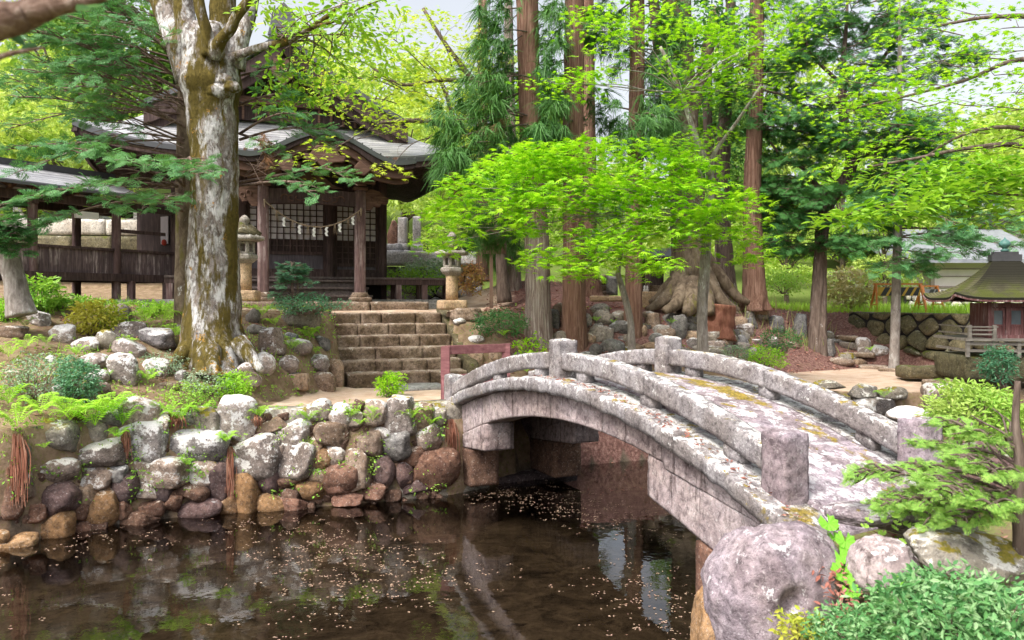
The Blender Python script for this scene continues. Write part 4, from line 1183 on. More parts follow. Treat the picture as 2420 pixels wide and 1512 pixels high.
# frog-leg strut and rainbow board above the beam
mb = MB()
for s in (1, -1):
    o = [(.975, 2.72), (.975 + s * .16, 2.70), (.975 + s * .4, 2.48), (.975 + s * .62, 2.40), (.975 + s * .4, 2.385), (.975 + s * .2, 2.46), (.975, 2.5)]
    mb.addm(prism(o if s > 0 else o[::-1], -.06, .06))
L(mb, 'frog_leg_strut', 'carved_wood', bevel=.01)
mb = MB(); mb.addm(box(-.55, 2.5, -.09, .09, 2.80, 2.93)); mb.addm(box(-.7, 2.65, .6, .8, 2.86, 3.0)); L(mb, 'porch_purlin', 'temple_wood', bevel=.01)
mb = MB()
for x in np.linspace(-.55, 2.55, 17): mb.addm(box(x - .035, x + .035, -.85, 1.3, 2.93, 2.99))
L(mb, 'porch_rafter', 'carved_wood', bevel=0)
# ---- wall: sill, posts, doors
YW = 1.6
px_ = [-1.73, -.38, 1.52, 2.72]
for x in px_:
    mb = MB(); mb.addm(rblock((.19, .19, 3.1), (x, YW, 1.6), .07, .02, .003, 9, 620)); L(mb, 'wall_post', 'temple_wood', smooth=True)
for y in (3.6, 5.6):
    mb = MB(); mb.addm(box(2.63, 2.81, y - .09, y + .09, .1, 3.1)); L(mb, 'wall_post', 'temple_wood')
    mb = MB(); mb.addm(box(-1.82, -1.64, y - .09, y + .09, .1, 3.1)); L(mb, 'wall_post', 'temple_wood')
L(many([(-1.72, 2.71, YW - .07, YW + .07, 2.34, 2.5), (-1.72, 2.71, YW - .06, YW + .06, 2.92, 3.06)]), 'lintel', 'temple_wood')
L(many([(-1.7, 2.7, YW - .05, YW + .05, .57, .71)]), 'door_sill', 'temple_wood')
L(many([(-1.7, 2.7, YW + .02, YW + .05, 2.5, 2.92)]), 'transom', 'temple_wood_dark')
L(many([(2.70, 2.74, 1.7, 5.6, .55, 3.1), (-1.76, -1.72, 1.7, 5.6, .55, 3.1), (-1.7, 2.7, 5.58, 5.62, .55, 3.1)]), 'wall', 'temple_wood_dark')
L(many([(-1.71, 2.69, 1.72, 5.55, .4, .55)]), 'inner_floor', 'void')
# other side boards
mb = MB()
for k in range(14):
    y = 1.75 + k * .27
    mb.addm(box(2.741, 2.76, y, y + .25, .62, 2.4))
L(mb, 'side_boarding', 'board_wood')
def lattice_door(x0, x1, ztop, zlat, zpan, ncol, hid=False):
    d = many([(x0, x0 + .06, YW - .03, YW + .025, zpan - .02, ztop), (x1 - .06, x1, YW - .03, YW + .025, zpan - .02, ztop), (x0 + .06, x1 - .06, YW - .03, YW + .025, ztop - .07, ztop), (x0 + .06, x1 - .06, YW - .03, YW + .025, zlat - .07, zlat), (x0 + .06, x1 - .06, YW - .03, YW + .025, zpan - .02, zpan + .06)])
    dr = L(d, 'lattice_door', 'temple_wood')
    zp = 1.44
    bx(x0 + .06, x1 - .06, YW, YW + .012, zp, ztop - .07).build('paper_pane', MAT['shoji'], dr, local=True)
    bx(x0 + .06, x1 - .06, YW + .002, YW + .014, zlat, zp).build('backboard', MAT['temple_wood_dark'], dr, local=True)
    w = (x1 - x0 - .12); cw = w / ncol
    g = []
    for i in range(1, ncol): g.append((x0 + .06 + i * cw - .012, x0 + .06 + i * cw + .012, YW - .022, YW, zlat, ztop - .07))
    nr_ = int(round((ztop - .07 - zp) / cw)); rh = (ztop - .07 - zp) / nr_
    k = 0; z = ztop - .07 - rh
    while z > zlat + .03:
        g.append((x0 + .06, x1 - .06, YW - .018, YW - .001, z - .011, z + .011)); z -= rh
    many(g).build('lattice', MAT['temple_wood'], dr, local=True)
    p = []
    n = max(2, int(w / .22))
    for i in range(n): p.append((x0 + .06 + i * w / n + .002, x0 + .06 + (i + 1) * w / n - .002, YW - .006, YW + .012, zpan + .06, zlat - .07))
    many(p).build('door_panel', MAT['panel_wood'], dr, local=True)
lattice_door(-.28, 1.42, 2.32, 1.17, .72, 11)
lattice_door(1.62, 2.62, 2.32, .92, .72, 7)
lattice_door(-1.63, -.48, 2.32, 1.17, .72, 8)
# verandah
mb = MB()
for i in range(36):
    x = -1.9 + i * .175
    mb.addm(box(x, x + .17, .78, 1.52, .54, .585))
L(mb, 'verandah_floor', 'floor_wood')
L(many([(-1.9, 4.35, .8, .9, .42, .54), (-1.9, 4.35, 1.38, 1.48, .42, .54), (4.24, 4.34, .9, 1.38, .42, .54)]), 'verandah_beam', 'temple_wood')
for x in (-1.8, 2.95, 3.55, 4.2):
    for y in (.86, 1.42):
        mb = MB(); mb.addm(box(x - .06, x + .06, y - .06, y + .06, .08, .42)); L(mb, 'verandah_post', 'column_wood')
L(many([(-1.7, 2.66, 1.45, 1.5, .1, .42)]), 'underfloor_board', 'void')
for k, (z, y0, y1, x0, x1) in enumerate(((.16, .12, .5, -.35, 2.25), (.33, .34, .66, -.32, 2.2), (.49, .56, .79, -.3, 2.12))):
    mb = MB(); mb.addm(rblock((x1 - x0, y1 - y0, .05), ((x0 + x1) / 2, (y0 + y1) / 2, z), .08, .01, .004, 6, 640 + k)); mb.addm(box(x0 + .02, x1 - .02, y0 + .05, y0 + .09, z - .17, z - .024)); L(mb, 'wooden_step', 'floor_wood', smooth=False)
# ---- main roof: hipped skirt with a gable facing the front
RC = .45
XL, XR, YF, YB = -3.45, 4.3, .15, 7.2
ZE, ZM, ZR = 3.12, 4.05, 5.85
HG = 2.75
def lift(f): return .38 * np.abs(2 * f - 1) ** 4.5
def coursed(Pf, m, n, step=.034):
    """surface Pf(s,t), s down the slope 0..1, stepped into m courses"""
    rows = []
    ts = np.linspace(0, 1, n)
    for i in range(m):
        rows.append(Pf(i / m, ts) + [0, 0, step]); rows.append(Pf((i + .87) / m, ts) + [0, 0, step * 1.0])
        rows.append(Pf((i + 1.0) / m, ts) + [0, 0, 0.0])
    return np.array(rows)
def prof(s): return ZM + (ZE - ZM) * (s + .22 * s * (1 - s))     # skirt: concave towards the eave
def front(s, t):
    xl = RC - HG + (XL - RC + HG) * s; xr = RC + HG + (XR - RC - HG) * s
    x = xl + (xr - xl) * t
    y = np.full_like(t, 1.75 + (YF - 1.75) * s)
    z = prof(s) + lift(t) * s * s
    return np.column_stack([x, y, z])
def side_(sg):
    xe = XR if sg > 0 else XL
    def f(s, t):
        x0 = RC + sg * HG
        yf = 1.75 + (YF - 1.75) * s; yb = 5.6 + (YB - 5.6) * s
        y = yf + (yb - yf) * t
        x = np.full_like(t, x0 + (xe - x0) * s)
        return np.column_stack([x, y, prof(s) + lift(t) * s * s])
    return f
mb = MB()
for fn, m, n, fl in ((front, 13, 30, 1), (side_(1), 13, 22, 0), (side_(-1), 13, 22, 1)):
    G = coursed(fn, m, n)
    if fl == 0: G = G[:, ::-1]
    mb.addm(slab(G[:, ::-1] if fl else G[:, ::-1], .10))
def upper(sg):
    def f(s, t):
        y = .95 + (5.75 - .95) * t
        x = np.full_like(t, RC + sg * HG * 1.0 * s)
        z = ZR + (ZM + .1 - ZR) * (s + .28 * s * (1 - s)) + .10 * np.abs(2 * t - 1) ** 3 * (1 - s) * .4
        return np.column_stack([x, y, z])
    return f
for sg in (1, -1):
    mb.addm(slab(coursed(upper(sg), 18, 10), .11))
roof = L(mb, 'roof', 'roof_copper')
mb = MB(); mb.addm(box(RC - .17, RC + .17, .9, 5.8, ZR + .0, ZR + .34)); mb.addm(box(RC - .24, RC + .24, .86, 5.84, ZR + .34, ZR + .41))
mb.addm(prism([(RC - .33, ZR - .1), (RC - .2, ZR + .42), (RC, ZR + .62), (RC + .2, ZR + .42), (RC + .33, ZR - .1)], .78, .9))
mb.build('ridge', MAT['roof_copper'], roof, local=True)
mb = MB()
for sg in (1, -1):
    o = []
    ss = np.linspace(.0, 1.0, 16)
    up_ = [(RC + sg * HG * s, ZR + (ZM + .1 - ZR) * (s + .28 * s * (1 - s)) - .11) for s in ss]
    lo_ = [(x, z - .3 - .06 * i / 15) for i, (x, z) in enumerate(up_)]
    o = up_ + lo_[::-1]
    mb.addm(prism(o if sg < 0 else o[::-1], 1.0, 1.1))
    o2 = [(x, z - .3) for x, z in up_] + [(x, z - .52) for x, z in up_][::-1]
    mb.addm(prism(o2 if sg < 0 else o2[::-1], 1.1, 1.2))
L(mb, 'gable_bargeboard', 'temple_wood')
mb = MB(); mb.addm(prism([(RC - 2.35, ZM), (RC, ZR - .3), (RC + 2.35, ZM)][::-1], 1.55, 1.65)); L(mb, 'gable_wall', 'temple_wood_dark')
mb = MB()
for x in np.linspace(-1.9, 1.9, 15):
    hgt = (ZR - .45 - ZM) * (1 - abs(x) / 2.35)
    if hgt > .1: mb.addm(box(RC + x - .025, RC + x + .025, 1.5, 1.55, ZM, ZM + hgt))
mb.addm(box(RC - 1.6, RC + 1.6, 1.42, 1.52, ZM + .35, ZM + .5))
mb.addm(prism([(RC - .2, ZR - .55), (RC - .26, ZR - .85), (RC, ZR - 1.15), (RC + .26, ZR - .85), (RC + .2, ZR - .55)][::-1], .94, 1.0))
L(mb, 'gable_ornament', 'carved_wood')
# eaves underside: two rows of rafters, purlins, corner beams
mb = MB()
for y in np.arange(.35, 7.0, .135):
    f = (y - YF) / (YB - YF); zl = .38 * abs(2 * f - 1) ** 4.5
    x1 = XR - .12
    mb.addm(beam((2.72, y, 3.16 + .0), (x1, y, ZE - .135 + zl), .055, .075))
for x in np.arange(XL + .2, XR - .1, .135):
    f = (x - XL) / (XR - XL); zl = .38 * abs(2 * f - 1) ** 4.5
    mb.addm(beam((x, YW, 3.2), (x, YF + .12, ZE - .135 + zl), .055, .075))
for y in np.arange(.35, 7.0, .2):
    f = (y - YF) / (YB - YF); zl = .38 * abs(2 * f - 1) ** 4.5
    mb.addm(beam((-1.73, y, 3.16), (XL + .12, y, ZE - .135 + zl), .055, .075))
L(mb, 'rafter', 'temple_wood')
mb = MB()
def soff(sg):
    def f(s, t):
        r_ = side_(sg)(.25 + .73 * s, t); r_[:, 2] -= .115; return r_
    return f
for sg in (1, -1): mb.addm(sheet(np.array([soff(sg)(s, np.linspace(0, 1, 20)) for s in np.linspace(0, 1, 6)])))
ff = lambda s: front(.02 + .96 * s, np.linspace(.01, .99, 24)) - [0, 0, .115]
mb.addm(sheet(np.array([ff(s) for s in np.linspace(0, 1, 6)])))
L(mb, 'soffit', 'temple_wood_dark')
mb = MB()
tt = np.linspace(0, 1, 24)
e = front(1.0, tt); fa = [(p, q) for p, q in zip(e[:-1], e[1:])]
for p, q in fa: mb.addm(beam(p + [0, .06, -.16], q + [0, .06, -.16], .06, .12))
for sg in (1, -1):
    e = side_(sg)(1.0, tt)
    for p, q in zip(e[:-1], e[1:]): mb.addm(beam(p + [-.06 * sg, 0, -.16], q + [-.06 * sg, 0, -.16], .06, .12))
L(mb, 'eave_fascia', 'temple_wood')
mb = MB()
for x in np.linspace(-1.73, 2.72, 8):
    for (w, z) in ((.2, 3.0), (.46, 3.08)): mb.addm(box(x - w / 2, x + w / 2, YW - .28, YW + .1, z - .04, z + .04))
    mb.addm(box(x - .05, x + .05, YW - .5, YW, 2.93, 3.0))
for y in np.linspace(2.2, 5.4, 6):
    mb.addm(box(2.7, 3.0, y - .12, y + .12, 2.95, 3.08))
L(mb, 'eave_bracket', 'carved_wood', bevel=.01)
# ---- undulating porch gable
PC = 1.12
def kara(u):      # u = |x-PC|/1.82
    u = np.abs(u)
    return 2.80 + .52 * (.5 + .5 * np.cos(PI * np.clip(u / .80, 0, 1))) ** .9 + .07 * np.clip((u - .75) / .25, 0, 1) ** 2
xs_ = np.linspace(-1.82, 1.82, 61)
G = []
for j, y in enumerate(np.linspace(-1.0, 1.7, 10)):
    rise = .0 if y < 0 else .42 * (y / 1.7) ** 1.3
    G.append(np.column_stack([PC + xs_, np.full(61, y), kara(xs_ / 1.82) + rise + .10]))
mb = MB(); mb.addm(slab(np.array(G)[::-1], .10))
for x in xs_[::3]:       # standing seams
    mb.addm(beam((PC + x, -1.005, kara(x / 1.82) + .115), (PC + x, .2, kara(x / 1.82) + .12), .02, .03))
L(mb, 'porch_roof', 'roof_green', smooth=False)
def kboard(y0, y1, top, bot, half, mat, nm, bev=.012):
    xx = np.linspace(-half, half, 49)
    o = [(PC + x, kara(x / 1.82) - top) for x in xx] + [(PC + x, kara(x / 1.82) - bot - .05 * math.exp(-((abs(x) - .95) / .25) ** 2)) for x in xx[::-1]]
    mb = MB(); mb.addm(prism(o, y0, y1)); return L(mb, nm, mat, bevel=bev)
kboard(-.97, -.90, -.03, .10, 1.82, 'temple_wood_dark', 'eave_board')
kboard(-.90, -.80, .06, .26, 1.78, 'carved_wood', 'porch_bargeboard')
kboard(-.80, -.72, .2, .36, 1.70, 'carved_wood', 'porch_bargeboard')
mb = MB()
o = [(PC - .16, 3.1), (PC - .3, 2.92), (PC - .42, 2.94), (PC - .36, 2.8), (PC - .16, 2.78), (PC, 2.62), (PC + .16, 2.78), (PC + .36, 2.8), (PC + .42, 2.94), (PC + .3, 2.92), (PC + .16, 3.1)]
mb.addm(prism(o, -.99, -.91)); L(mb, 'gable_pendant', 'carved_wood', bevel=.015)
for s in (1, -1):
    mb = MB(); o = [(PC + s * .68, 2.86), (PC + s * .56, 2.72), (PC + s * .62, 2.58), (PC + s * .78, 2.56), (PC + s * .9, 2.68)]
    mb.addm(prism(o if s < 0 else o[::-1], -.985, -.905)); L(mb, 'gable_pendant', 'carved_wood', bevel=.015)
L(many([(-.7, 2.95, -.45, -.35, 2.74, 2.86)]), 'porch_purlin', 'carved_wood')
for x in np.linspace(-.62, 2.86, 15):
    L(bx(x - .05, x + .05, -.72, -.6, 2.70, 2.79), 'beam_end', 'carved_wood', bevel=.012)
mb = MB(); mb.addm(prism([(PC + x, kara(x / 1.82) - .3) for x in np.linspace(-1.1, 1.1, 21)] + [(PC + 1.1, 2.5), (PC - 1.1, 2.5)], .1, .16)); L(mb, 'porch_gable_wall', 'temple_wood_dark')

# straw rope across the porch with paper streamers and straw tassels
def lw(p):       # hall axes -> world
    c, s = math.cos(SA), math.sin(SA)
    return np.array([TL[0] + p[0] * c - p[1] * s, TL[1] + p[0] * s + p[1] * c, TL[2] + p[2]])
rope = thing('straw_rope', 'thin sagging straw rope with white zigzag paper streamers strung between the porch columns', 'shrine rope', tuple(lw((.97, -.14, 1.6))))
RP = lambda f: np.array([.02 + 1.93 * f, -.15, (2.16 - .30 * f) if False else 1.96 + .12 * (1 - f) - .0 * f - .62 * 4 * f * (1 - f) * .72 + .02 * f])
pts = [lw(RP(f)) for f in np.linspace(0, 1, 22)]
mb = MB(); mb.addm(tube(pts, [.014 + .004 * math.sin(i * 2.4) for i in range(22)], 7, n=6, rough=.3, freq=40))
for f in (0, 1):
    p = lw(RP(f)); mb.addm(tube([p + [0, 0, .03], p, p - [0, 0, .14]], [.02, .024, .008], 6))
mb.build('rope', MAT['straw_rope'], rope, True)
for f in (.2, .36, .51, .64, .78, .92):
    p = lw(RP(f)); mb = MB(); ax = np.array([math.cos(SA), math.sin(SA), 0])
    x = 0
    for k in range(4):
        w, h = .05, .055
        q = p + ax * (x) - np.array([0, 0, .02 + k * h * .8]) + np.array([0, -.012 * (k % 2), 0])
        a = q - ax * w / 2; b = q + ax * w / 2; sk = ax * (.03 if k % 2 else -.03)
        mb.add(np.array([a, b, b + sk - [0, 0, h], a + sk - [0, 0, h]]), [(0, 1, 2, 3)])
        mb.add(np.array([a, b, b + sk - [0, 0, h], a + sk - [0, 0, h]]) + [0, .003, 0], [(3, 2, 1, 0)])
        x += .028 if k % 2 else -.028
    mb.build('paper_streamer', MAT['paper'], rope)
for f in (.12, .28, .44, .57, .72, .86, .97):
    p = lw(RP(f)); mb = MB()
    for k in range(4):
        dx = (k - 1.5) * .014
        mb.addm(tube([p + [dx * .3, 0, 0], p + [dx, 0, -.09], p + [dx * 1.7, .01, -.2 - .02 * (k % 2)]], [.004, .0035, .002], 4, n=2))
    mb.build('straw_tassel', MAT['straw_rope'], rope, True)

# ================================================================== roofed gallery running from the hall to the left
E0 = np.array([-7.22, 16.58]); P1 = np.array([-7.9, 15.4]); gd = (P1 - E0) / np.linalg.norm(P1 - E0)   # towards the camera
gb = np.array([gd[1], -gd[0]]); gb = gb if gb[0] < 0 else -gb       # back-left
gal = thing('roofed_gallery', 'open timber corridor with weathered board parapet and ribbed metal roof at the left', 'covered walkway', (-8.4, 14.5, 2.3))
def gp(s, b, z): return np.array([*(E0 + gd * s + gb * b), z])
def gbeam(p, q, w, h): return beam(gp(*p), gp(*q), w, h)
sp = [1.34, 2.95, 4.9]
for s in sp:
    for b in (0, 1.35):
        mb = MB(); V, F = rblock((.13, .13, 2.05), (0, 0, 0), .06, .012, .003, 9, 660, math.atan2(gd[1], gd[0])); V += gp(s, b, 3.46); mb.add(V, F)
        pc = mb.build('gallery_post', MAT['column_wood'], gal, True)
        mb = MB(); V, F = rblock((.2, .2, .14), (0, 0, 0), .06, .02, .006, 9, 662, math.atan2(gd[1], gd[0])); V += gp(s, b, 2.42); mb.add(V, F)
        mb.build('post_footing', MAT['concrete'], gal, True)
mb = MB()
for b in (0, 1.35):
    mb.addm(gbeam((.1, b, 4.36), (6.6, b, 4.36), .11, .15)); 
for s in sp: mb.addm(gbeam((s, -.12, 4.28), (s, 1.5, 4.28), .1, .12))
mb.build('tie_beam', MAT['temple_wood'], gal)
mb = MB()
for b in (0, 1.35):
    mb.addm(gbeam((.0, b - .02, 2.92), (6.6, b - .02, 2.92), .16, .15))
for s in (.3, 2.2, 3.9): mb.addm(gbeam((s, .06, 2.9), (s, 1.3, 2.9), .1, .12))
mb.build('floor_beam', MAT['temple_wood'], gal)
mb = MB()
for i in range(24): mb.addm(gbeam((.05 + i * .27, .08, 3.02), (.05 + i * .27, 1.28, 3.02), .26, .03))
mb.build('gallery_floor', MAT['floor_wood'], gal)
for s0, s1 in ((.06, 1.27), (1.41, 2.88), (3.02, 4.83), (4.97, 6.5)):
    for b in (0,):
        mb = MB(); n = max(3, int((s1 - s0) / .2)); r = np.random.default_rng(int(s0 * 10))
        for i in range(n):
            a, c = s0 + (s1 - s0) * i / n, s0 + (s1 - s0) * (i + 1) / n
            mb.addm(gbeam((a + .003, b + r.uniform(-.006, .006), 3.22), (c - .003, b, 3.22), .02, .46))
        mb.build('parapet_board', MAT['board_wood'], gal)
        mb = MB(); mb.addm(gbeam((s0, b - .015, 3.47), (s1, b - .015, 3.47), .07, .05)); mb.build('parapet_rail', MAT['temple_wood'], gal)
for s0, s1 in ((1.41, 2.88), (3.02, 4.83), (4.97, 6.5)):
    mb = MB(); mb.addm(gbeam((s0, 1.35, 3.12), (s1, 1.35, 3.12), .03, .3)); mb.build('parapet_board', MAT['temple_wood'], gal)
mb = MB(); mb.addm(gbeam((.25, .0, 3.86), (1.27, .0, 3.86), .05, .07)); mb.build('parapet_rail', MAT['temple_wood'], gal)
# roof
def groof(sg):
    def f(s, t):
        rows = []
        for q in np.atleast_1d(t):
            bb = .68 + sg * 1.1 * s
            z = 4.98 - .44 * s - .05 * math.sin(PI * s)
            rows.append(gp(1.0 + 6.2 * q, bb, z))
        return np.array(rows)
    return f
mb = MB()
for sg in (-1, 1):
    G = coursed(groof(sg), 8, 6, .022)
    mb.addm(slab(G, .05))
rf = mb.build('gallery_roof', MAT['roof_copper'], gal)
mb = MB(); mb.addm(gbeam((.98, .68, 5.02), (7.2, .68, 5.02), .2, .12)); mb.build('ridge_cap', MAT['dark_roof'], rf)
mb = MB()
for i in range(16):
    s = 1.1 + i * .4
    for sg in (-1, 1): mb.addm(gbeam((s, .68, 4.87), (s, .68 + sg * 1.0, 4.46), .05, .06))
mb.build('rafter', MAT['carved_wood'], gal)
mb = MB(); mb.addm(beam(gp(2.2, -.05, 4.1), gp(1.75, -.05, 4.1), .06, .13)); mb.build('lamp_box', MAT['white_paint'], gal)
# low link boards, steps and piers under the gallery end
for s in (.25, 1.05):
    mb = MB(); mb.addm(beam(gp(s, -.05, 2.3), gp(s, -.05, 2.86), .12, .12)); mb.build('pier', MAT['column_wood'], gal)
mb = MB(); mb.addm(rblock((2.6, 1.6, .4), tuple(gp(.4, .25, 2.27)), .1, .02, .008, 5, 668, math.atan2(gd[1], gd[0]))); mb.build('gallery_plinth', MAT['concrete'], gal, True)
mb = MB(); mb.addm(gbeam((-.15, .1, 3.85), (-.15, 1.5, 3.85), .05, 1.5)); mb.addm(gbeam((.0, .55, 3.2), (.0, 1.5, 3.2), .06, .1)); mb.build('end_wall', MAT['temple_wood_dark'], gal)
mb = MB(); mb.addm(gbeam((-.09, .35, 4.0), (-.09, .6, 4.0), .02, .6)); mb.build('paper_door', MAT['shoji'], gal)
mb = MB(); mb.addm(lathe([(.0, -.07), (.045, -.05), (.055, 0), (.04, .05), (.0, .07)], 12, tuple(gp(.05, .3, 3.72)))); mb.build('red_bell_cloth', MAT['red_cloth'], gal, True)

# ================================================================== stone lanterns
def lantern(px, py, d, lab, s=1.0, rot=.4, mossy=True):
    c = at(px, py, d); zg = c[2]
    t = thing('stone_lantern', lab, 'stone lantern', tuple(c), 0, 'stone lanterns before the hall')
    def P(name, VF, mat, sm=False, bev=0): 
        mb = MB()
        for v, f in (VF if isinstance(VF, list) else [VF]): mb.add(v * s, f)
        return mb.build(name, MAT[mat], t, sm, local=True, bevel=bev)
    V, F = rblock((.52, .52, .2), (0, 0, .06), .05, .03, .012, 8, 700, rot); P('base', (V, F), 'lantern_tan', True)
    P('shaft', lathe([(.135, .15), (.13, .4), (.128, .62), (.135, .68)], 20), 'lantern_tan', True)
    V, F = lathe([(.15, .68), (.22, .73), (.255, .77), (.255, .84), (.2, .86)], 6, rot=rot); P('platform', (V, F), 'lantern_stone', False, .012)
    # light chamber with real openings: corner posts, sill and head
    parts = []
    for k in range(6):
        a = rot + k * PI / 3
        parts.append(rblock((.055, .07, .25), (math.cos(a) * .165, math.sin(a) * .165, .98), .04, .008, .004, 9, 705 + k, a))
    for z in (.875, 1.085): parts.append(lathe([(.18, z - .025), (.185, z - .02), (.185, z + .02), (.18, z + .025)], 6, rot=rot))
    P('light_chamber', parts, 'lantern_stone', True)
    V, F = lathe([(.17, 1.10), (.36, 1.115), (.385, 1.15), (.375, 1.18), (.25, 1.27), (.13, 1.36), (.09, 1.38), (.07, 1.4)], 6, rot=rot)
    P('roof', (V, F), 'lantern_stone', False, .01)
    V, F = lathe([(.30, 1.225), (.32, 1.245), (.2, 1.33), (.1, 1.41), (.02, 1.43)], 16, rot=rot)
    V = V * (1 + .05 * snoise(V, 8, 71, 2))[:, None]; P('moss', (V, F), 'mossy_wall', True)
    V, F = lathe([(.05, 1.38), (.085, 1.41), (.07, 1.45), (.1, 1.49), (.095, 1.54), (.05, 1.59), (.0, 1.62)], 14); P('finial', (V, F), 'lantern_stone', True)
    return t
lantern(1068, 727, 15.3, 'hexagonal stone lantern on a tan shaft at the top right corner of the steps', .93)
lantern(578, 706, 14.6, 'mossy roofed stone lantern half hidden behind the big trunk', .98, .1)

# notice board on a post
def flat(px, py, d): return at(px, py, d)
sb = thing('notice_board', 'brown wooden notice board with columns of faded writing on a single post', 'notice board', tuple(at(1161, 716, 16.2)))
d = 16.2; u = d / FOC
def sbx(x0, x1, y0, y1, z0, z1): return box(x0 * u, x1 * u, y0, y1, z0 * u, z1 * u)
mb = MB(); mb.addm(sbx(-4, 4, -.02, .03, -12, 150)); mb.build('post', MAT['sign_wood'], sb, local=True)
mb = MB(); mb.addm(sbx(-34, 34, -.05, -.021, 116, 158)); pnl = mb.build('board', MAT['sign_wood'], sb, local=True)
mb = MB(); r = np.random.default_rng(9)
for i in range(15):
    x = -29 + i * 4.1; z = 154
    zend = 122 + r.uniform(0, 10)
    while z > zend:
        for k in range(3):
            a, b = r.uniform(-1.1, .2), r.uniform(.3, 1.2); zz = z - r.uniform(0, 2)
            mb.addm(sbx(x + a, x + b, -.0535, -.0515, zz - .28, zz + .28))
        mb.addm(sbx(x - .2, x + .2, -.0535, -.0515, z - 2.1, z)); z -= 3.1
mb.build('writing', MAT['ink'], pnl, local=True)
mb = MB(); mb.addm(prism([(-42 * u, 156 * u), (0, 170 * u), (42 * u, 156 * u), (42 * u, 160 * u), (0, 175 * u), (-42 * u, 160 * u)][::-1], -.12, .06)); mb.build('roof', MAT['sign_wood'], sb, local=True)

# plum red timber barrier at the bridge
ba = thing('timber_barrier', 'plum red timber barrier of two rails beside the far end of the bridge', 'barrier', tuple(at(1055, 935, 11.4)))
A, B = at(1053, 935, 11.35), at(1196, 905, 11.9); A[2] = .95; B[2] = .95
dirb = (B - A); dirb /= np.linalg.norm(dirb)
for p, ztop in ((A, 1.79), (B, 1.80)):
    mb = MB(); mb.addm(beam(p, [p[0], p[1], ztop], .13, .12, up=(0, 1, 0))); mb.addm(beam([p[0], p[1] - .22, .93], [p[0], p[1] - .03, 1.35], .08, .07)); mb.build('post', MAT['red_wood'], ba, bevel=.008)
for z, w in ((1.735, .13), (1.30, .14)):
    mb = MB(); mb.addm(beam(A + [.0, -.02, z - A[2]] - dirb * .0, B + [0, -.02, z - B[2]], .06, w)); mb.build('rail', MAT['red_wood'], ba, bevel=.008)

# wayside shrine among the cedars
ws = thing('wayside_shrine', 'small open roofed shrine with dark roof on a tan stone base behind the third cedar', 'shrine', tuple(at(1556, 720, 18.2)), .1)
u = 18.2 / FOC
def wb(mat, nm, *bs, bev=0):
    mb = MB()
    for b in bs: mb.addm(box(b[0] * u, b[1] * u, b[2], b[3], b[4] * u, b[5] * u))
    return mb.build(nm, MAT[mat], ws, local=True, bevel=bev)
wb('lantern_tan', 'base', (-42, 36, -.1, .9, -6, 31), bev=.02)
for x in (-26, 34): wb('column_wood', 'post', (x - 4, x + 4, -.0, .08, 31, 106))
wb('temple_wood_dark', 'back_wall', (-26, 34, .7, .75, 31, 106))
wb('board_wood', 'inner_cabinet', (-8, 22, .35, .68, 45, 92))
wb('step_stone', 'offering_box', (-18, 12, .05, .3, 31, 46), bev=.01)
mb = MB()
mb.addm(prism([(-.52, 104 * u), (-.5, 112 * u), (.4, 1.34), (1.2, 112 * u), (1.22, 104 * u), (.4, 1.24)][::-1], -45 * u, 45 * u))
V = mb.v[0]; mb.v[0] = np.column_stack([V[:, 1] * 1.0, V[:, 0] * .62, V[:, 2]])
mb.build('roof', MAT['dark_roof'], ws, local=True)
mb = MB()
for k in range(4): mb.addm(box((2 + k * 6) * u, (4 + k * 6) * u, -.03, -.02, 84 * u, (97 - k % 2 * 3) * u))
mb.build('paper_streamer', MAT['paper'], ws, local=True)
for k, x in enumerate((-33, -27)):
    V, F = lathe([(.03, 0), (.035, .04), (.02, .08), (.028, .1), (.012, .14)], 10)
    mb = MB(); mb.add(V + np.array([x * u, -.02, 31 * u]), F)
    c = at(1556, 720, 18.2)
    o = mb; o.v[0] = o.v[0] + c
    tag(o.build('fox_figurine', MAT['white_paint'], smooth=True), 'tiny white fox figurine on the base of the wayside shrine', 'figurine', 'pair of white figurines on the wayside shrine')
# concrete ramp wall, stone stairs and threshold stones behind the cedars
c0 = at(1426, 697, 20.5); u = 20.5 / FOC
mb = MB(); mb.addm(rblock((50 * u, .35, 46 * u), (c0[0] + .08, c0[1], c0[2] + 22 * u), .1, .01, .006, 5, 720)); tag(mb.build('concrete_wall', MAT['concrete'], smooth=True), 'low grey concrete side wall behind the second cedar', 'wall')
st2 = thing('stone_stairs', 'three stepped mossy stone stairs beside the low concrete wall behind the cedars', 'stairs', tuple(at(1408, 697, 19.8)))
for k in range(4):
    c = at(1406, 694 - k * 13, 19.6 + k * .3); u = 19.8 / FOC
    mb = MB(); mb.addm(rblock((50 * u, .5, 12 * u), tuple(c), .06, .02, .01, 8, 725 + k)); mb.build('step', MAT['step_stone'], st2, True)
for k, (px, w) in enumerate(((1415, 42), (1454, 38))):
    c = at(px, 706, 17.6); u = 17.6 / FOC
    mb = MB(); mb.addm(rblock((w * u, .3, 13 * u), tuple(c), .05, .02, .01, 8, 730 + k)); tag(mb.build('threshold_stone', MAT['lantern_tan'], smooth=True), ['left tan threshold slab between the second and third cedar', 'right tan threshold slab between the second and third cedar'][k], 'stone slab', 'threshold slabs between the cedars')

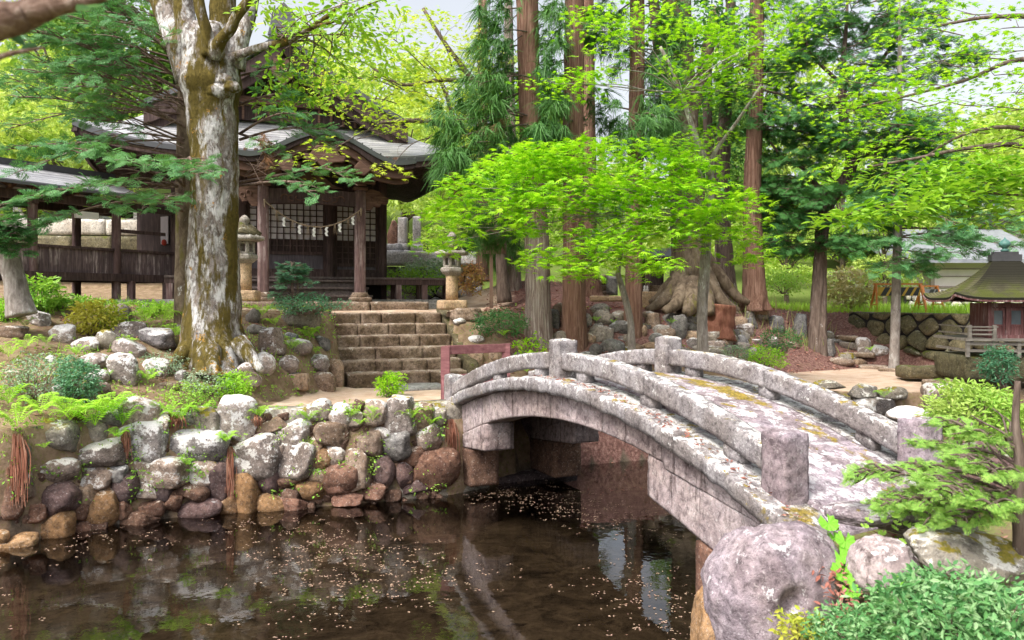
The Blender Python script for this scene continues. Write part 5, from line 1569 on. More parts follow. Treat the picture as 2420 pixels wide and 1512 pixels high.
# ================================================================== little shrine at the right edge
SS = thing('small_shrine', 'miniature timber shrine with moss coloured hipped roof and railed platform at the right edge', 'shrine', tuple(at(2406, 866, 12.6)), R(-9))
u = 12.6 / FOC
def sx(mat, nm, *bs, parent=SS, bev=0):
    mb = MB()
    for b in bs: mb.addm(box(b[0] * u, b[1] * u, b[2] * u, b[3] * u, b[4] * u, b[5] * u))
    return mb.build(nm, MAT[mat], parent, local=True, bevel=bev)
mb = MB(); mb.addm(rblock((235 * u, 200 * u, 60 * u), (0, 90 * u, -6 * u), .08, .02, .012, 6, 740)); mb.build('base', MAT['mossy_wall'], SS, True, local=True)
pf = sx('grey_wood', 'platform', (-122, 122, -22, 180, 60, 66))
for x in (-116, -60, -5, 50, 112):
    sx('grey_wood', 'platform_post', (x - 4, x + 4, -18, -10, 22, 60))
sx('grey_wood', 'platform_beam', (-118, 118, -17, -11, 34, 40), (-118, 118, -17, -11, 50, 57), (-118, -110, -10, 175, 34, 40))
for x in (-112, -58, 58, 112):
    sx('grey_wood', 'railing_post', (x - 3.6, x + 3.6, -19, -11, 66, 98))
for b in ((-116, -55, -17, -13, 74, 78), (-116, -55, -17, -13, 84, 88), (-120, -50, -17.5, -12.5, 92, 95), (55, 116, -17, -13, 74, 78), (55, 116, -17, -13, 92, 95), (-114, -110, -10, 170, 74, 78), (-114, -110, -10, 170, 92, 95)): sx('grey_wood', 'railing', b)
sx('shrine_wood', 'wall', (-58, 58, 14, 120, 66, 150))
for x in (-58, -20, 20, 58): sx('shrine_wood', 'wall_post', (x - 4, x + 4, 6, 14, 66, 152))
sx('shrine_wood', 'lintel', (-62, 62, 4, 13, 140, 150), (-60, 60, 5, 13, 66, 74))
for x0, x1 in ((-53, -25), (-15, 15), (25, 53)):
    dd = sx('shrine_wood', 'door', (x0, x0 + 4, 8, 13.5, 74, 138), (x1 - 4, x1, 8, 13.5, 74, 138), (x0 + 4, x1 - 4, 8, 13.5, 132, 138), (x0 + 4, x1 - 4, 8, 13.5, 94, 99), (x0 + 4, x1 - 4, 10, 13, 74, 94))
    sx('glass', 'window', (x0 + 4, x1 - 4, 11, 12.5, 99, 132), parent=dd)
mb = MB()
for k in range(20):
    x = -66 + k * 7
    mb.addm(box(x * u, (x + 3) * u, -24 * u, 10 * u, 152 * u, 157 * u))
mb.build('rafter', MAT['white_paint'], SS, local=True)
# hipped concave roof
mb = MB()
EW, ED, RW = 152, 100, 26
def shr(k):
    def f(s, t):
        e = s ** .72
        hx = RW + (EW - RW) * s; hy = 6 + (ED - 6) * s
        cs = [(-hx, -hy), (hx, -hy), (hx, hy), (-hx, hy)]
        a = np.array(cs[k]); b = np.array(cs[(k + 1) % 4])
        q = a[None] + (b - a)[None] * t[:, None]
        z = 258 - 97 * (1 - (1 - s) ** 1.75) + 14 * np.abs(2 * t - 1) ** 5 * s * s
        return np.column_stack([q[:, 0], q[:, 1] + 66, z]) * u
    return f
for k in range(4): mb.addm(slab(coursed(shr(k), 22, 15, .011)[:, ::-1], .035))
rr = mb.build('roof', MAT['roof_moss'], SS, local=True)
mb = MB(); mb.addm(box(-34 * u, 34 * u, 55 * u, 77 * u, 252 * u, 268 * u)); mb.addm(box(-28 * u, 28 * u, 58 * u, 74 * u, 268 * u, 275 * u)); mb.build('ridge_box', MAT['dark_roof'], rr, local=True)
V, F = lathe([(.05, 275 * u), (.07, 279 * u), (.03, 283 * u), (.05, 285 * u), (.085, 291 * u), (.09, 296 * u), (.06, 302 * u), (.02, 306 * u), (.0, 312 * u)], 18, (0, 66 * u, 0))
mb = MB(); mb.add(V, F); mb.build('finial', MAT['finial_green'], rr, True, local=True)
mb = MB()
for k in range(4):
    e = shr(k)(1.0, np.linspace(0, 1, 12))
    for p, q in zip(e[:-1], e[1:]): mb.addm(beam(p - [0, 0, .045], q - [0, 0, .045], .03, .03))
mb.build('eave_fascia', MAT['shrine_wood'], SS, local=True)

# ================================================================== road barricades on the grass
def barricade(px, py, d, w, h, rz, panel, lab):
    c = at(px, py, d); c[2] = gz(c[0], c[1])
    t = thing('road_barricade', lab, 'barricade', tuple(c), rz, 'barricades on the grass')
    for s in (-1, 1):
        for e in (-1, 1):
            mb = MB(); mb.addm(beam((s * w / 2 + s * .04, e * .26, -.03), (s * w / 2 - s * .03, e * .02, h), .045, .035)); mb.build('leg', MAT['barrier_orange'], t, local=True)
        mb = MB(); mb.addm(beam((s * (w / 2 + .02), -.19, .22), (s * (w / 2 + .02), .19, .22), .03, .03)); mb.build('brace', MAT['barrier_orange'], t, local=True)
    mb = MB(); mb.addm(beam((-w / 2 - .03, 0, h), (w / 2 + .03, 0, h), .05, .04)); mb.build('top_bar', MAT['barrier_orange'], t, local=True)
    ph = .22; z0 = h - .3
    mb = MB(); mb.addm(box(-w / 2 + .05, w / 2 - .05, -.085, -.07, z0, z0 + ph)); pn = mb.build('panel', MAT[panel[0]], t, local=True)
    mb = MB(); n = 5 if w > 1 else 2
    for k in range(n):
        x = -w / 2 + .1 + k * (w - .15) / n
        sk = .12
        V = np.array([(x, -.089, z0 + .005), (x + .13, -.089, z0 + .005), (x + .13 + sk, -.089, z0 + ph - .005), (x + sk, -.089, z0 + ph - .005)]); V[:, 0] = np.clip(V[:, 0], -w / 2 + .055, w / 2 - .055)
        mb.add(V, [(0, 1, 2, 3)])
    mb.build('stripes', MAT[panel[1]], pn, local=True)
barricade(2122, 742, 19.6, 1.12, .74, R(-6), ('barrier_yellow', 'barrier_black'), 'orange trestle barricade with black and yellow slanted stripes')
barricade(2196, 740, 20.6, .5, .7, R(12), ('barrier_grey', 'barrier_black'), 'narrower orange trestle barricade with a grey and black panel')

# ================================================================== house and stone walls behind
hz = thing('house', 'pale plastered house with grey tiled roof behind the stone wall at the right', 'house', (16.6, 29, 2.6))
def hb(px0, px1, py0, py1, d0, d1):
    a = at(px0, py1, d0); b = at(px1, py0, d0); return box(a[0], b[0], d0, d1, a[2], b[2])
mb = MB(); mb.addm(hb(2208, 2470, 610, 690, 28.5, 33)); mb.addm(hb(2120, 2207, 612, 690, 29.0, 33)); mb.build('wall', MAT['house_plaster'], hz)
mb = MB(); mb.addm(hb(2200, 2209, 600, 690, 28.4, 28.5)); mb.addm(hb(2208, 2470, 634, 637, 28.46, 28.5)); mb.addm(hb(2208, 2470, 652, 654.5, 28.46, 28.5)); mb.addm(hb(2208, 2470, 676, 681, 28.44, 28.5)); mb.build('trim', MAT['house_trim'], hz)
mb = MB(); mb.addm(hb(2140, 2160, 628, 662, 28.95, 29.0)); wf = mb.build('window', MAT['white_paint'], hz)
mb = MB(); mb.addm(hb(2142, 2158, 630, 660, 28.93, 28.95)); mb.build('pane', MAT['glass'], wf)
mb = MB(); a = at(2100, 612, 27.6); b = at(2500, 612, 27.6); V = np.array([(a[0], 27.6, a[2]), (b[0], 27.6, a[2]), (b[0], 30.8, a[2] + 1.35), (a[0], 30.8, a[2] + 1.35)])
G = np.array([[V[0] + (V[3] - V[0]) * s + (V[1] - V[0]) * t for t in np.linspace(0, 1, 12)] for s in np.linspace(0, 1, 10)])
mb.addm(slab(G[:, ::-1], .14)); V2 = G.copy(); V2[:, :, 1] = 61.6 - V2[:, :, 1]; mb.addm(slab(V2, .14)); mb.build('roof', MAT['house_roof'], hz)
mb = MB(); a = at(2090, 590, 34); b = at(2480, 470, 34); 
hz2 = thing('house', 'second pale house with dark roof partly hidden behind the fir branches', 'house', (a[0] + 3, 35, 3))
mb.addm(hb(2230, 2440, 520, 600, 36, 40)); mb.build('wall', MAT['house_plaster'], hz2)
mb = MB(); mb.addm(hb(2290, 2330, 540, 575, 35.9, 36)); mb.build('window', MAT['glass'], hz2)
mb = MB(); mb.addm(slab(np.array([[at(2215, 522, 35.2), at(2455, 522, 35.2)], [at(2215, 522, 35.2) + [0, 3, 1.3], at(2455, 522, 35.2) + [0, 3, 1.3]]])[:, ::-1], .15)); mb.build('roof', MAT['house_roof'], hz2)
w3 = thing('stone_wall', 'pale field stone retaining wall below the house', 'stone wall', (15, 26, 2))
a = at(2150, 731, 26); b = at(2500, 731, 25.5)
stone_facing(w3, (a[0], 26.2), (b[0], 25.4), 2.1, 2.1, 2.85, 'pale_wall', 530, .4, .3)
w4 = thing('stone_wall', 'cut block wall of the graveyard seen through the gallery', 'stone wall', (-14.5, 22.5, 3.5))
r = np.random.default_rng(5)
mb = MB(); mb2 = []
for k in range(3):
    x = -19.5
    while x < -9.2:
        w = r.uniform(.75, 1.2); z0 = 3.35 + k * .48
        mbk = MB(); V, F = rblock((w - .02, .4, .46), (x + w / 2, 0, z0 + .23), .12, .04, .015, 4, int(800 + x * 10 + k)); V[:, 1] += 21.6 + .18 * V[:, 0] * 0 + .05 * k + .12 * (V[:, 0] + 14)
        mbk.add(V, F); mbk.build('stone', MAT['pale_wall' if k == 2 else 'mossy_wall'], w4, True); x += w
w5 = thing('stone_wall', 'overgrown dark terrace wall of the graveyard right of the hall', 'stone wall', (-3, 23, 3))
stone_facing(w5, (-5.2, 23.2), (-.9, 23.2), 2.4, 2.4, 3.5, 'boulder_grey', 540, .5, .3)
a0 = at(955, 606, 22.9)
mb = MB(); mb.addm(rblock((3.9, .35, .42), (-2.95, 23.15, 3.72), .12, .02, .01, 4, 548)); mb.build('coping', MAT['grave_stone'], w5, True)
# gravestones
def grave(px, py, d, w, h, lab, kind='pillar', g='gravestones on the terraces'):
    c = at(px, py, d); u = d / FOC
    t = thing('gravestone', lab, 'gravestone', tuple(c), R((px * 7) % 20 - 10), g)
    mb = MB()
    if kind == 'natural':
        V, F = stone_shape(int(px) + 5, 2.6, 5, .06, 9, (.75, .95)); V = V * np.array([w * u / 2, .12, h * u / 2]); V[:, 0] *= 1 - .3 * np.clip(V[:, 2] / (h * u / 2), 0, 1); V[:, 2] += h * u / 2
        mb.add(V, F); mb.build('headstone', MAT['wet_brown'], t, True, local=True)
    else:
        mb.addm(rblock((w * u, w * u, h * u * .72), (0, 0, h * u * .64), .08, .01, .002, 5, int(px))); mb.build('headstone', MAT['grave_stone'], t, True, local=True)
    mb = MB(); mb.addm(rblock((w * u * 1.5, w * u * 1.5, h * u * .2), (0, 0, h * u * .18), .1, .012, .004, 5, int(px) + 1)); mb.addm(rblock((w * u * 2, w * u * 2, h * u * .14), (0, 0, h * u * .02), .1, .012, .004, 5, int(px) + 2))
    mb.build('plinth', MAT['grave_stone'], t, True, local=True)
grave(929, 600, 24.0, 32, 80, 'rounded brown natural headstone beside the hall corner', 'natural')
grave(952, 600, 24.0, 20, 86, 'pale square grave pillar right of the brown headstone')
grave(985, 602, 24.0, 19, 90, 'pale square grave pillar left of the fresh maple leaves')
for k, (px, py, w, h) in enumerate(((958, 512, 13, 34), (975, 512, 10, 46), (992, 512, 14, 38), (1010, 512, 11, 30))):
    grave(px, py, 30 + k * .4, w, h, 'small grey gravestone in the upper graveyard row right of the hall roof', g='upper row of gravestones')
for k, (px, py, w, h, d) in enumerate(((48, 520, 22, 50, 25), (85, 522, 16, 44, 25.5), (128, 520, 26, 40, 26), (178, 522, 18, 46, 25.6), (240, 524, 20, 40, 26), (325, 522, 24, 34, 26.4))):
    grave(px, py, d, w, h, 'pale gravestone above the cut block wall seen through the gallery', g='gravestones behind the gallery')
# ================================================================== plants
MAPLE, MAPLE5, OVAL, QUAD = leaf_maple(7), leaf_maple(5), leaf_oval(), leaf_quad()
FIRS = [spray_fir(s) for s in range(3)]; YEWS = [spray_fir(s, 22, .62) for s in (7, 8, 9)]
CEDS = [tuft_cedar(s) for s in range(4)]
FERNS = [fern_shape(s, n) for s, n in ((1, 9), (2, 11), (3, 8))]

def fan_leaves(mb, T, centers, rng, n=14, fr=.3, leaf=.11, tilt=.35, droop=.35, jit=.35, spread_up=1.0):
    """flat sprays: n leaves round every centre, facing up and outwards, tips drooping"""
    K = len(centers)
    if K == 0: return
    fn = np.column_stack([rng.normal(0, tilt, K), rng.normal(0, tilt, K), np.full(K, spread_up)])
    fn /= np.linalg.norm(fn, axis=1)[:, None]
    ph = rng.uniform(0, 2 * PI, (K, n)); rr = fr * np.sqrt(rng.uniform(.02, 1, (K, n)))
    ax = np.cross(fn, [0.3, 1, 0.1]); ax /= np.linalg.norm(ax, axis=1)[:, None]; ay = np.cross(fn, ax)
    out = np.cos(ph)[..., None] * ax[:, None] + np.sin(ph)[..., None] * ay[:, None]
    pos = centers[:, None] + out * rr[..., None]
    pos[..., 2] -= droop * rr ** 2 / max(fr, 1e-3)
    pos = pos.reshape(-1, 3) + rng.normal(0, .03, (K * n, 3)) * (fr / .3)
    nn = np.repeat(fn, n, 0) + rng.normal(0, jit, (K * n, 3))
    axs = out.reshape(-1, 3) + rng.normal(0, .4, (K * n, 3)) - np.array([0, 0, .25])
    bake(mb, T, pos, frames(nn, axs), leaf * rng.uniform(.7, 1.25, K * n))

def pad_points(px, py, d, w, h, dep, n, rng, shell=.5):
    """n points in a flat cushion of foliage seen at (px,py)"""
    c = at(px, py, d); a, b = w / FOC * d / 2, h / FOC * d / 2
    q = rng.normal(size=(n, 3)); q /= np.linalg.norm(q, axis=1)[:, None]
    q *= (rng.uniform(0, 1, n) ** (1 / 3 * (1 - shell) + .01 if shell < 1 else .01))[:, None]
    return c + q * np.array([a, dep, b])

def twig(mb, p0, p1, r0, r1=.004, sag=.08, rng=RNG, sides=5, n=4):
    p0, p1 = np.array(p0, float), np.array(p1, float); L = np.linalg.norm(p1 - p0)
    k = [0, .35, .7, 1]
    pts = [p0 + (p1 - p0) * t + rng.normal(0, .035 * L, 3) * (t * (1 - t) * 4) + np.array([0, 0, sag * L * t * (1 - t) * 2]) for t in k]
    mb.addm(tube(pts, [r0 + (r1 - r0) * t for t in k], sides, n=n, cap=False))
    return pts

def P3(l):
    """[(px,py,d,r_px)...] -> points, radii"""
    return [at(a, b, d) for a, b, d, r in l], [r / FOC * d for a, b, d, r in l]

def limb(mb, l, sides=12, **k):
    p, r = P3(l); mb.addm(tube(p, r, sides, **k)); return p

def conifer_branch(wood, leaf, p0, p1, rng, r0=.03, sec=10, sl=.5, size=.34, bare=.25, T=FIRS, droop=.12, dens=3, nj=.28):
    p0, p1 = np.array(p0), np.array(p1); L = np.linalg.norm(p1 - p0)
    pts = crspline([p0, p0 + (p1 - p0) * .4 + [0, 0, .05 * L], p0 + (p1 - p0) * .75 + [0, 0, .03 * L] + rng.normal(0, .03 * L, 3), p1 - [0, 0, droop * L * .3]], 8)
    wood.addm(tube(pts, np.linspace(r0, .006, len(pts)), 5, smooth=False, cap=False))
    ax = (p1 - p0) / L; side = np.cross(ax, [0, 0, 1]); side /= np.linalg.norm(side)
    pos, axs = [], []
    for i in range(sec):
        t = bare + (1 - bare) * (i + rng.uniform(0, 1)) / sec
        q = pts[min(len(pts) - 1, int(t * (len(pts) - 1)))]
        s = 1 if i % 2 else -1
        dr = ax * rng.uniform(.5, .9) + side * s * rng.uniform(.5, 1) + np.array([0, 0, rng.uniform(-.2, .12)])
        dr /= np.linalg.norm(dr)
        e = q + dr * sl * (1.15 - .6 * t) * rng.uniform(.7, 1.2)
        wood.addm(tube([q, (q + e) / 2 + [0, 0, .02], e], [.009, .006, .003], 4, n=2, cap=False))
        m = dens
        for j in range(m):
            u = .25 + .75 * (j + rng.uniform(0, .9)) / m
            pos.append(q + (e - q) * u); a = rng.uniform(-.9, .9)
            axs.append(dr * math.cos(a) + np.cross([0, 0, 1], dr) * math.sin(a) + np.array([0, 0, rng.uniform(-.25, .1)]))
    for j in range(dens):
        pos.append(p1 - ax * .15 * j); axs.append(ax + rng.normal(0, .3, 3))
    pos, axs = np.array(pos), np.array(axs)
    nn = np.column_stack([rng.normal(0, nj, len(pos)), rng.normal(0, nj, len(pos)) - .15, np.ones(len(pos))])
    k = rng.integers(0, len(T), len(pos))
    for i in range(len(T)):
        m = k == i
        if m.any(): bake(leaf, T[i], pos[m], frames(nn[m], axs[m]), size * rng.uniform(.7, 1.25, m.sum()))

def hang(leaf, pts, out, rng, size=.5, T=CEDS):
    """drooping cedar tufts at pts, pointing along out"""
    n = len(pts)
    axs = out + rng.normal(0, .5, (n, 3)) * [1, 1, .4] + np.array([0, 0, -.35])
    nn = np.column_stack([rng.normal(0, .4, n), rng.normal(0, .4, n) - .3, np.ones(n)])
    k = rng.integers(0, len(T), n)
    for i in range(len(T)):
        m = k == i
        if m.any(): bake(leaf, T[i], pts[m], frames(nn[m], axs[m]), size * rng.uniform(.6, 1.3, m.sum()))

def tree_thing(name, label, px, py, d, group=None, cat='tree'):
    return thing(name, label, cat, tuple(at(px, py, d)), 0, group)

# ---------- 1. the great lichened tree in front of the hall
rg = np.random.default_rng(101)
t1 = tree_thing('broadleaf_tree', 'massive pale lichened tree with mossy streaks and a burl before the hall', 505, 840, 10.9)
D_ = 10.9
mb = MB()
fl = lambda f, a: (.30 * np.cos(a * 3 + .6) + .18 * np.cos(a * 5 + 2) + .1 * np.cos(a * 8)) * np.clip(1 - f * 5.2, 0, 1) ** 1.4 + .035 * np.cos(a * 3 + f * 4) + .02 * np.cos(a * 5 - f * 6)
limb(mb, [(508, 875, D_, 99), (508, 845, D_, 88), (504, 808, D_, 76), (502, 765, D_, 67), (503, 690, D_, 62), (503, 600, D_, 58), (505, 500, D_, 54), (506, 400, D_, 53), (502, 310, D_, 55), (500, 255, D_, 58), (499, 225, D_, 64), (498, 205, D_, 69), (497, 180, D_, 67), (495, 140, D_, 63), (492, 95, D_, 55), (490, 60, D_, 37)], 56, n=9, rough=.05, freq=5, seed=3, lobes=fl)
for c, s in (((470, 212), 34), ((505, 216), 40), ((540, 205), 30), ((520, 190), 34), ((455, 190), 26)):
    V, F = stone_shape(c[0], 2.2, 2, .16, 10, (.9, 1.1)); p = at(c[0], c[1], D_ - .24)
    mb.add(V * np.array([s, s * .6, s * .5]) / FOC * D_ + p, F)
limb(mb, [(455, 190, D_, 40), (432, 120, D_, 34), (405, 55, D_ + .1, 30), (375, -20, D_ + .2, 26), (350, -120, D_ + .3, 22)], 16, rough=.06, freq=7, seed=5)
limb(mb, [(470, 180, D_ - .1, 34), (455, 100, D_ - .15, 26), (437, 40, D_ - .1, 24), (425, -60, D_ - .1, 20)], 16, rough=.06, freq=7, seed=6)
limb(mb, [(520, 170, D_ + .15, 40), (527, 80, D_ + .2, 33), (527, 20, D_ + .2, 30), (530, -100, D_ + .2, 26)], 18, rough=.06, freq=7, seed=7)
limb(mb, [(497, 130, D_ - .35, 20), (488, 75, D_ - .45, 14), (473, 20, D_ - .5, 13), (462, -60, D_ - .5, 11)], 12, rough=.05, seed=8)
limb(mb, [(505, 130, D_ - .35, 22), (522, 95, D_ - .5, 14), (545, 68, D_ - .6, 13), (558, 40, D_ - .6, 12), (590, -5, D_ - .6, 11), (610, -60, D_ - .6, 9)], 12, rough=.05, seed=9)
limb(mb, [(550, 160, D_, 30), (566, 100, D_, 22), (580, 60, D_ + .05, 19), (596, 0, D_ + .1, 16), (604, -60, D_ + .1, 14)], 14, rough=.05, seed=10)
bl = [(545, 145, D_ - .1, 18), (570, 128, D_ - .2, 11), (620, 111, D_ - .4, 9.5), (672, 100, D_ - .5, 9), (715, 78, D_ - .6, 8), (755, 52, D_ - .6, 6.5), (800, 18, D_ - .6, 5), (840, -20, D_ - .6, 4)]
limb(mb, bl, 10, rough=.05, seed=11)
limb(mb, [(735, 65, D_ - .6, 5), (790, 50, D_ - .7, 3.5), (850, 20, D_ - .8, 2.5), (900, 0, D_ - .8, 2)], 8, seed=12)
for l in ([(455, 815, D_ - .2, 26), (425, 845, D_ - .35, 18), (400, 866, D_ - .4, 8)], [(560, 812, D_ - .2, 28), (592, 845, D_ - .3, 17), (618, 876, D_ - .4, 9)], [(500, 830, D_ - .5, 26), (503, 865, D_ - .7, 16), (512, 885, D_ - .8, 6)]):
    limb(mb, l, 12, rough=.12, freq=6, seed=13)
mb.build('trunk', MAT['bark_lichen'], t1, True)
w_, lf = MB(), MB()
for (px, py, w, h, d, n) in ((770, 55, 200, 90, 10.3, 26), (850, 110, 170, 110, 10.6, 26), (720, 150, 150, 110, 10.8, 20), (690, 215, 150, 90, 11.2, 18), (640, 30, 90, 70, 10.6, 8), (890, 30, 140, 80, 10, 18), (800, 200, 160, 80, 11.5, 16)):
    pts = pad_points(px, py, d, w, h, .7, n, rg)
    fan_leaves(lf, OVAL, pts, rg, 11, .22, .105, .4, .4, .5)
    for q in pts[:max(3, n // 4)]:
        twig(w_, at(744 + rg.uniform(-100, 60), 60 + rg.uniform(0, 40), 10.3), q, .010, .003, .1, rg)
w_.build('twigs', MAT['bark_branch'], t1, True)
lf.build('crown', MAT['leaf_fresh'], t1)

# ---------- 2. dark fir behind it, its flat boughs reaching left across the gallery
rg = np.random.default_rng(102)
t2 = tree_thing('fir_tree', 'dark fir with long flat boughs close behind the great trunk, spreading over the gallery', 438, 835, 11.7)
wd, lf = MB(), MB()
limb(wd, [(440, 860, 11.7, 34), (438, 760, 11.7, 26), (438, 600, 11.7, 23), (438, 400, 11.7, 21), (440, 200, 11.7, 18), (445, 0, 11.7, 15), (445, -150, 11.7, 12)], 20, rough=.06, seed=20, n=7)
wd.build('trunk', MAT['bark_zelkova'], t2, True); wd = MB()
BR = []
for k in range(17):
    y0 = rg.uniform(30, 300); a = rg.uniform(0, 1)
    BR.append((y0, rg.uniform(10, 290), y0 - 150 + rg.uniform(-40, 130), rg.uniform(9.6, 12.6)))
BR += [(330, 30, 215, 10.5), (300, 70, 130, 11), (250, 100, 60, 10.5), (270, 20, 290, 11.5), (330, 120, 330, 10.2), (200, 180, 30, 10), (160, 200, 100, 11), (330, 60, 390, 10.3), (300, 150, 200, 10), (120, 230, 20, 11), (340, 200, 270, 10.8), (220, 250, 150, 10.4), (370, 10, 340, 10.6), (250, 5, 180, 12), (180, 90, 170, 12)]
for y0, x1, y1, d1 in BR:
    conifer_branch(wd, lf, at(438, y0, 11.6), at(x1, y1, d1), rg, .017, 12, .55, .20, .30, dens=3, nj=.5)
for (x0, y0, d0, x1, y1, d1, sc, bare) in ((436, 440, 11.5, 300, 365, 9.6, 12, .2), (436, 440, 11.5, 430, 392, 9.2, 9, .1), (420, 440, 11.4, 180, 350, 9.8, 14, .3), (400, 435, 11.2, 240, 430, 9.8, 7, .5), (436, 470, 11.5, 380, 470, 10, 9, .2), (436, 390, 11.5, 470, 400, 9.3, 7, .4), (438, 470, 11.5, 330, 500, 10.2, 6, .5), (436, 500, 11.6, 250, 470, 10.2, 6, .6), (420, 440, 11.4, 60, 460, 9.9, 12, .5), (420, 470, 11.4, 110, 520, 10.2, 7, .7)):
    conifer_branch(wd, lf, at(x0, y0, d0), at(x1, y1, d1), rg, .026, sc, .42, .2, bare, dens=4, nj=.4)
for (x0, y0, d0, x1, y1, d1, sc, bare) in ((560, 432, 11.4, 845, 425, 10.6, 14, .3), (560, 440, 11.4, 750, 455, 10.3, 10, .35), (566, 316, 11.3, 700, 262, 10.6, 9, .25), (560, 250, 11.3, 690, 225, 10.8, 10, .2), (566, 330, 11.3, 780, 300, 11, 9, .3), (560, 180, 11.3, 700, 170, 11, 9, .2), (560, 240, 11.4, 760, 330, 11.2, 9, .3), (566, 316, 11.3, 640, 360, 10.8, 5, .5)):
    conifer_branch(wd, lf, at(x0, y0, d0), at(x1, y1, d1), rg, .022, sc, .42, .19, bare, dens=3, nj=.4)
for k in range(46):        # bare dead twigs
    x0, y0 = rg.uniform(330, 436), rg.uniform(200, 480)
    twig(wd, at(x0, y0, 11.2), at(x0 - rg.uniform(40, 170), y0 + rg.uniform(-60, 40), rg.uniform(10.2, 11.6)), .009, .002, .0, rg, 4, 3)
for k in range(12):
    twig(wd, at(570 + rg.uniform(0, 50), rg.uniform(370, 440), 11.2), at(590 + rg.uniform(20, 120), rg.uniform(340, 450), 10.8), .007, .002, .05, rg, 4, 3)
wd.build('boughs', MAT['bark_branch'], t2, True)
lf.build('crown', MAT['fir_needles'], t2)
lf = MB()
for (px, py) in ((625, 330), (632, 355), (640, 375)):
    hang(lf, pad_points(px, py, 10.8, 30, 40, .15, 8, rg), np.array([0, -.2, -.8]), rg, .14)
lf.build('dead_sprays', MAT['cedar_dead'], t2)

# ---------- leaning tree at the left edge
rg = np.random.default_rng(103)
t3 = tree_thing('leaning_tree', 'grey mossy leaning trunk at the left edge, beside the gallery', 40, 730, 10.3)
mb = MB(); limb(mb, [(52, 745, 10.3, 34), (42, 700, 10.3, 26), (30, 640, 10.3, 23), (8, 575, 10.3, 23), (-22, 530, 10.3, 20), (-70, 480, 10.3, 18)], 20, rough=.09, freq=6, seed=30, n=7)
mb.build('trunk', MAT['bark_grey'], t3, True)
wd, lf = MB(), MB()
for (x1, y1, d1) in ((30, 560, 9.9), (10, 520, 9.8), (38, 590, 10), (-20, 590, 9.8), (45, 540, 10.2), (5, 480, 10)):
    conifer_branch(wd, lf, at(-30, 530, 10.3), at(x1, y1, d1), rg, .014, 8, .3, .2, .2, dens=4)
wd.build('boughs', MAT['bark_branch'], t3, True); lf.build('crown', MAT['hinoki_needles'], t3)

# ---------- cedars
def cedar(lab, pts, mat, seed, sprays, nspr=None, brown=(), sides=36, boughs=True):
    rg = np.random.default_rng(seed)
    px, py, d, r = pts[0]
    t = tree_thing('cedar_tree', lab, px, py, d, 'tall cedars beside the hall')
    fl = lambda f, a: (.22 * np.cos(a * 4 + seed) + .14 * np.cos(a * 7 + 1)) * np.clip(1 - f * 7, 0, 1) ** 1.3
    mb = MB(); limb(mb, pts, sides, n=10, rough=.05, freq=6, seed=seed, ridges=11, ridge_amp=.035, lobes=fl)
    mb.build('trunk', MAT[mat], t, True)
    wd, lf = MB(), MB()
    for (x, y, w, h, dd, n) in sprays:
        q = pad_points(x, y, dd, w, h, .8, n * 3, rg, .2)
        c = at(px, y - 20, d)
        o = q - c; o[:, 2] *= .2; o /= np.maximum(np.linalg.norm(o, axis=1), .1)[:, None]
        hang(lf, q, o, rg, .40)
        if boughs:
            for k in range(max(2, n // 7)):
                bo = MB(); twig(bo, at(px, y - rg.uniform(0, 60), d), q[k], .022, .006, .12, rg); bo.build('bough', MAT['bark_brown'], t, True)
    if lf.n: lf.build('crown', MAT['cedar_needles'], t)
    if brown:
        lf = MB()
        for (x, y, w, h, dd, n) in brown:
            q = pad_points(x, y, dd, w, h, .4, n, rg, .2); hang(lf, q, np.tile([0., 0, -.6], (n, 1)), rg, .34)
        lf.build('dead_sprays', MAT['cedar_dead'], t)
    return t
cedar('tall cedar with pale silvery lower bark right of the steps', [(1275, 880, 15, 46), (1274, 800, 15, 35), (1272, 720, 15, 30), (1268, 560, 15, 28), (1258, 380, 15, 27), (1250, 180, 15, 26), (1246, 0, 15, 25), (1243, -260, 15, 23)], 'bark_two', 111,
      [(1150, 230, 130, 130, 14.6, 30), (1120, 330, 130, 120, 14.5, 34), (1170, 120, 100, 120, 14.8, 22), (1080, 390, 100, 70, 14, 22), (1140, 420, 110, 50, 14.4, 14), (1190, 400, 60, 90, 14.7, 12), (1200, 300, 60, 110, 14.7, 14), (1180, 30, 120, 80, 14.8, 14), (1265, 320, 60, 40, 14.4, 8), (1250, -130, 260, 180, 15, 44), (1060, 300, 90, 120, 14.6, 16), (1200, 200, 60, 150, 15.6, 20), (1200, 545, 120, 80, 15.6, 16), (1140, 560, 90, 60, 15.6, 10)],
      brown=[(1075, 430, 50, 50, 13.9, 12), (1180, 290, 40, 40, 14.4, 6), (1130, 400, 40, 40, 14.3, 6)])
cedar('reddish cedar next to the pale barked one, second from the steps', [(1358, 900, 15.1, 42), (1358, 820, 15.1, 33), (1357, 700, 15.1, 27), (1356, 500, 15.1, 25), (1355, 300, 15.1, 24), (1357, 100, 15.1, 23), (1360, -250, 15.1, 21)], 'bark_cedar', 112,
      [(1310, 80, 70, 160, 14.8, 24), (1315, 270, 70, 130, 14.8, 26), (1420, 60, 90, 110, 15.8, 14), (1300, 175, 60, 60, 14.6, 8), (1400, 250, 60, 90, 15.6, 7), (1300, 320, 90, 40, 14.6, 8), (1395, 60, 40, 90, 15.2, 6), (1360, -130, 220, 180, 15.1, 36), (1330, 200, 50, 130, 15.6, 14)])
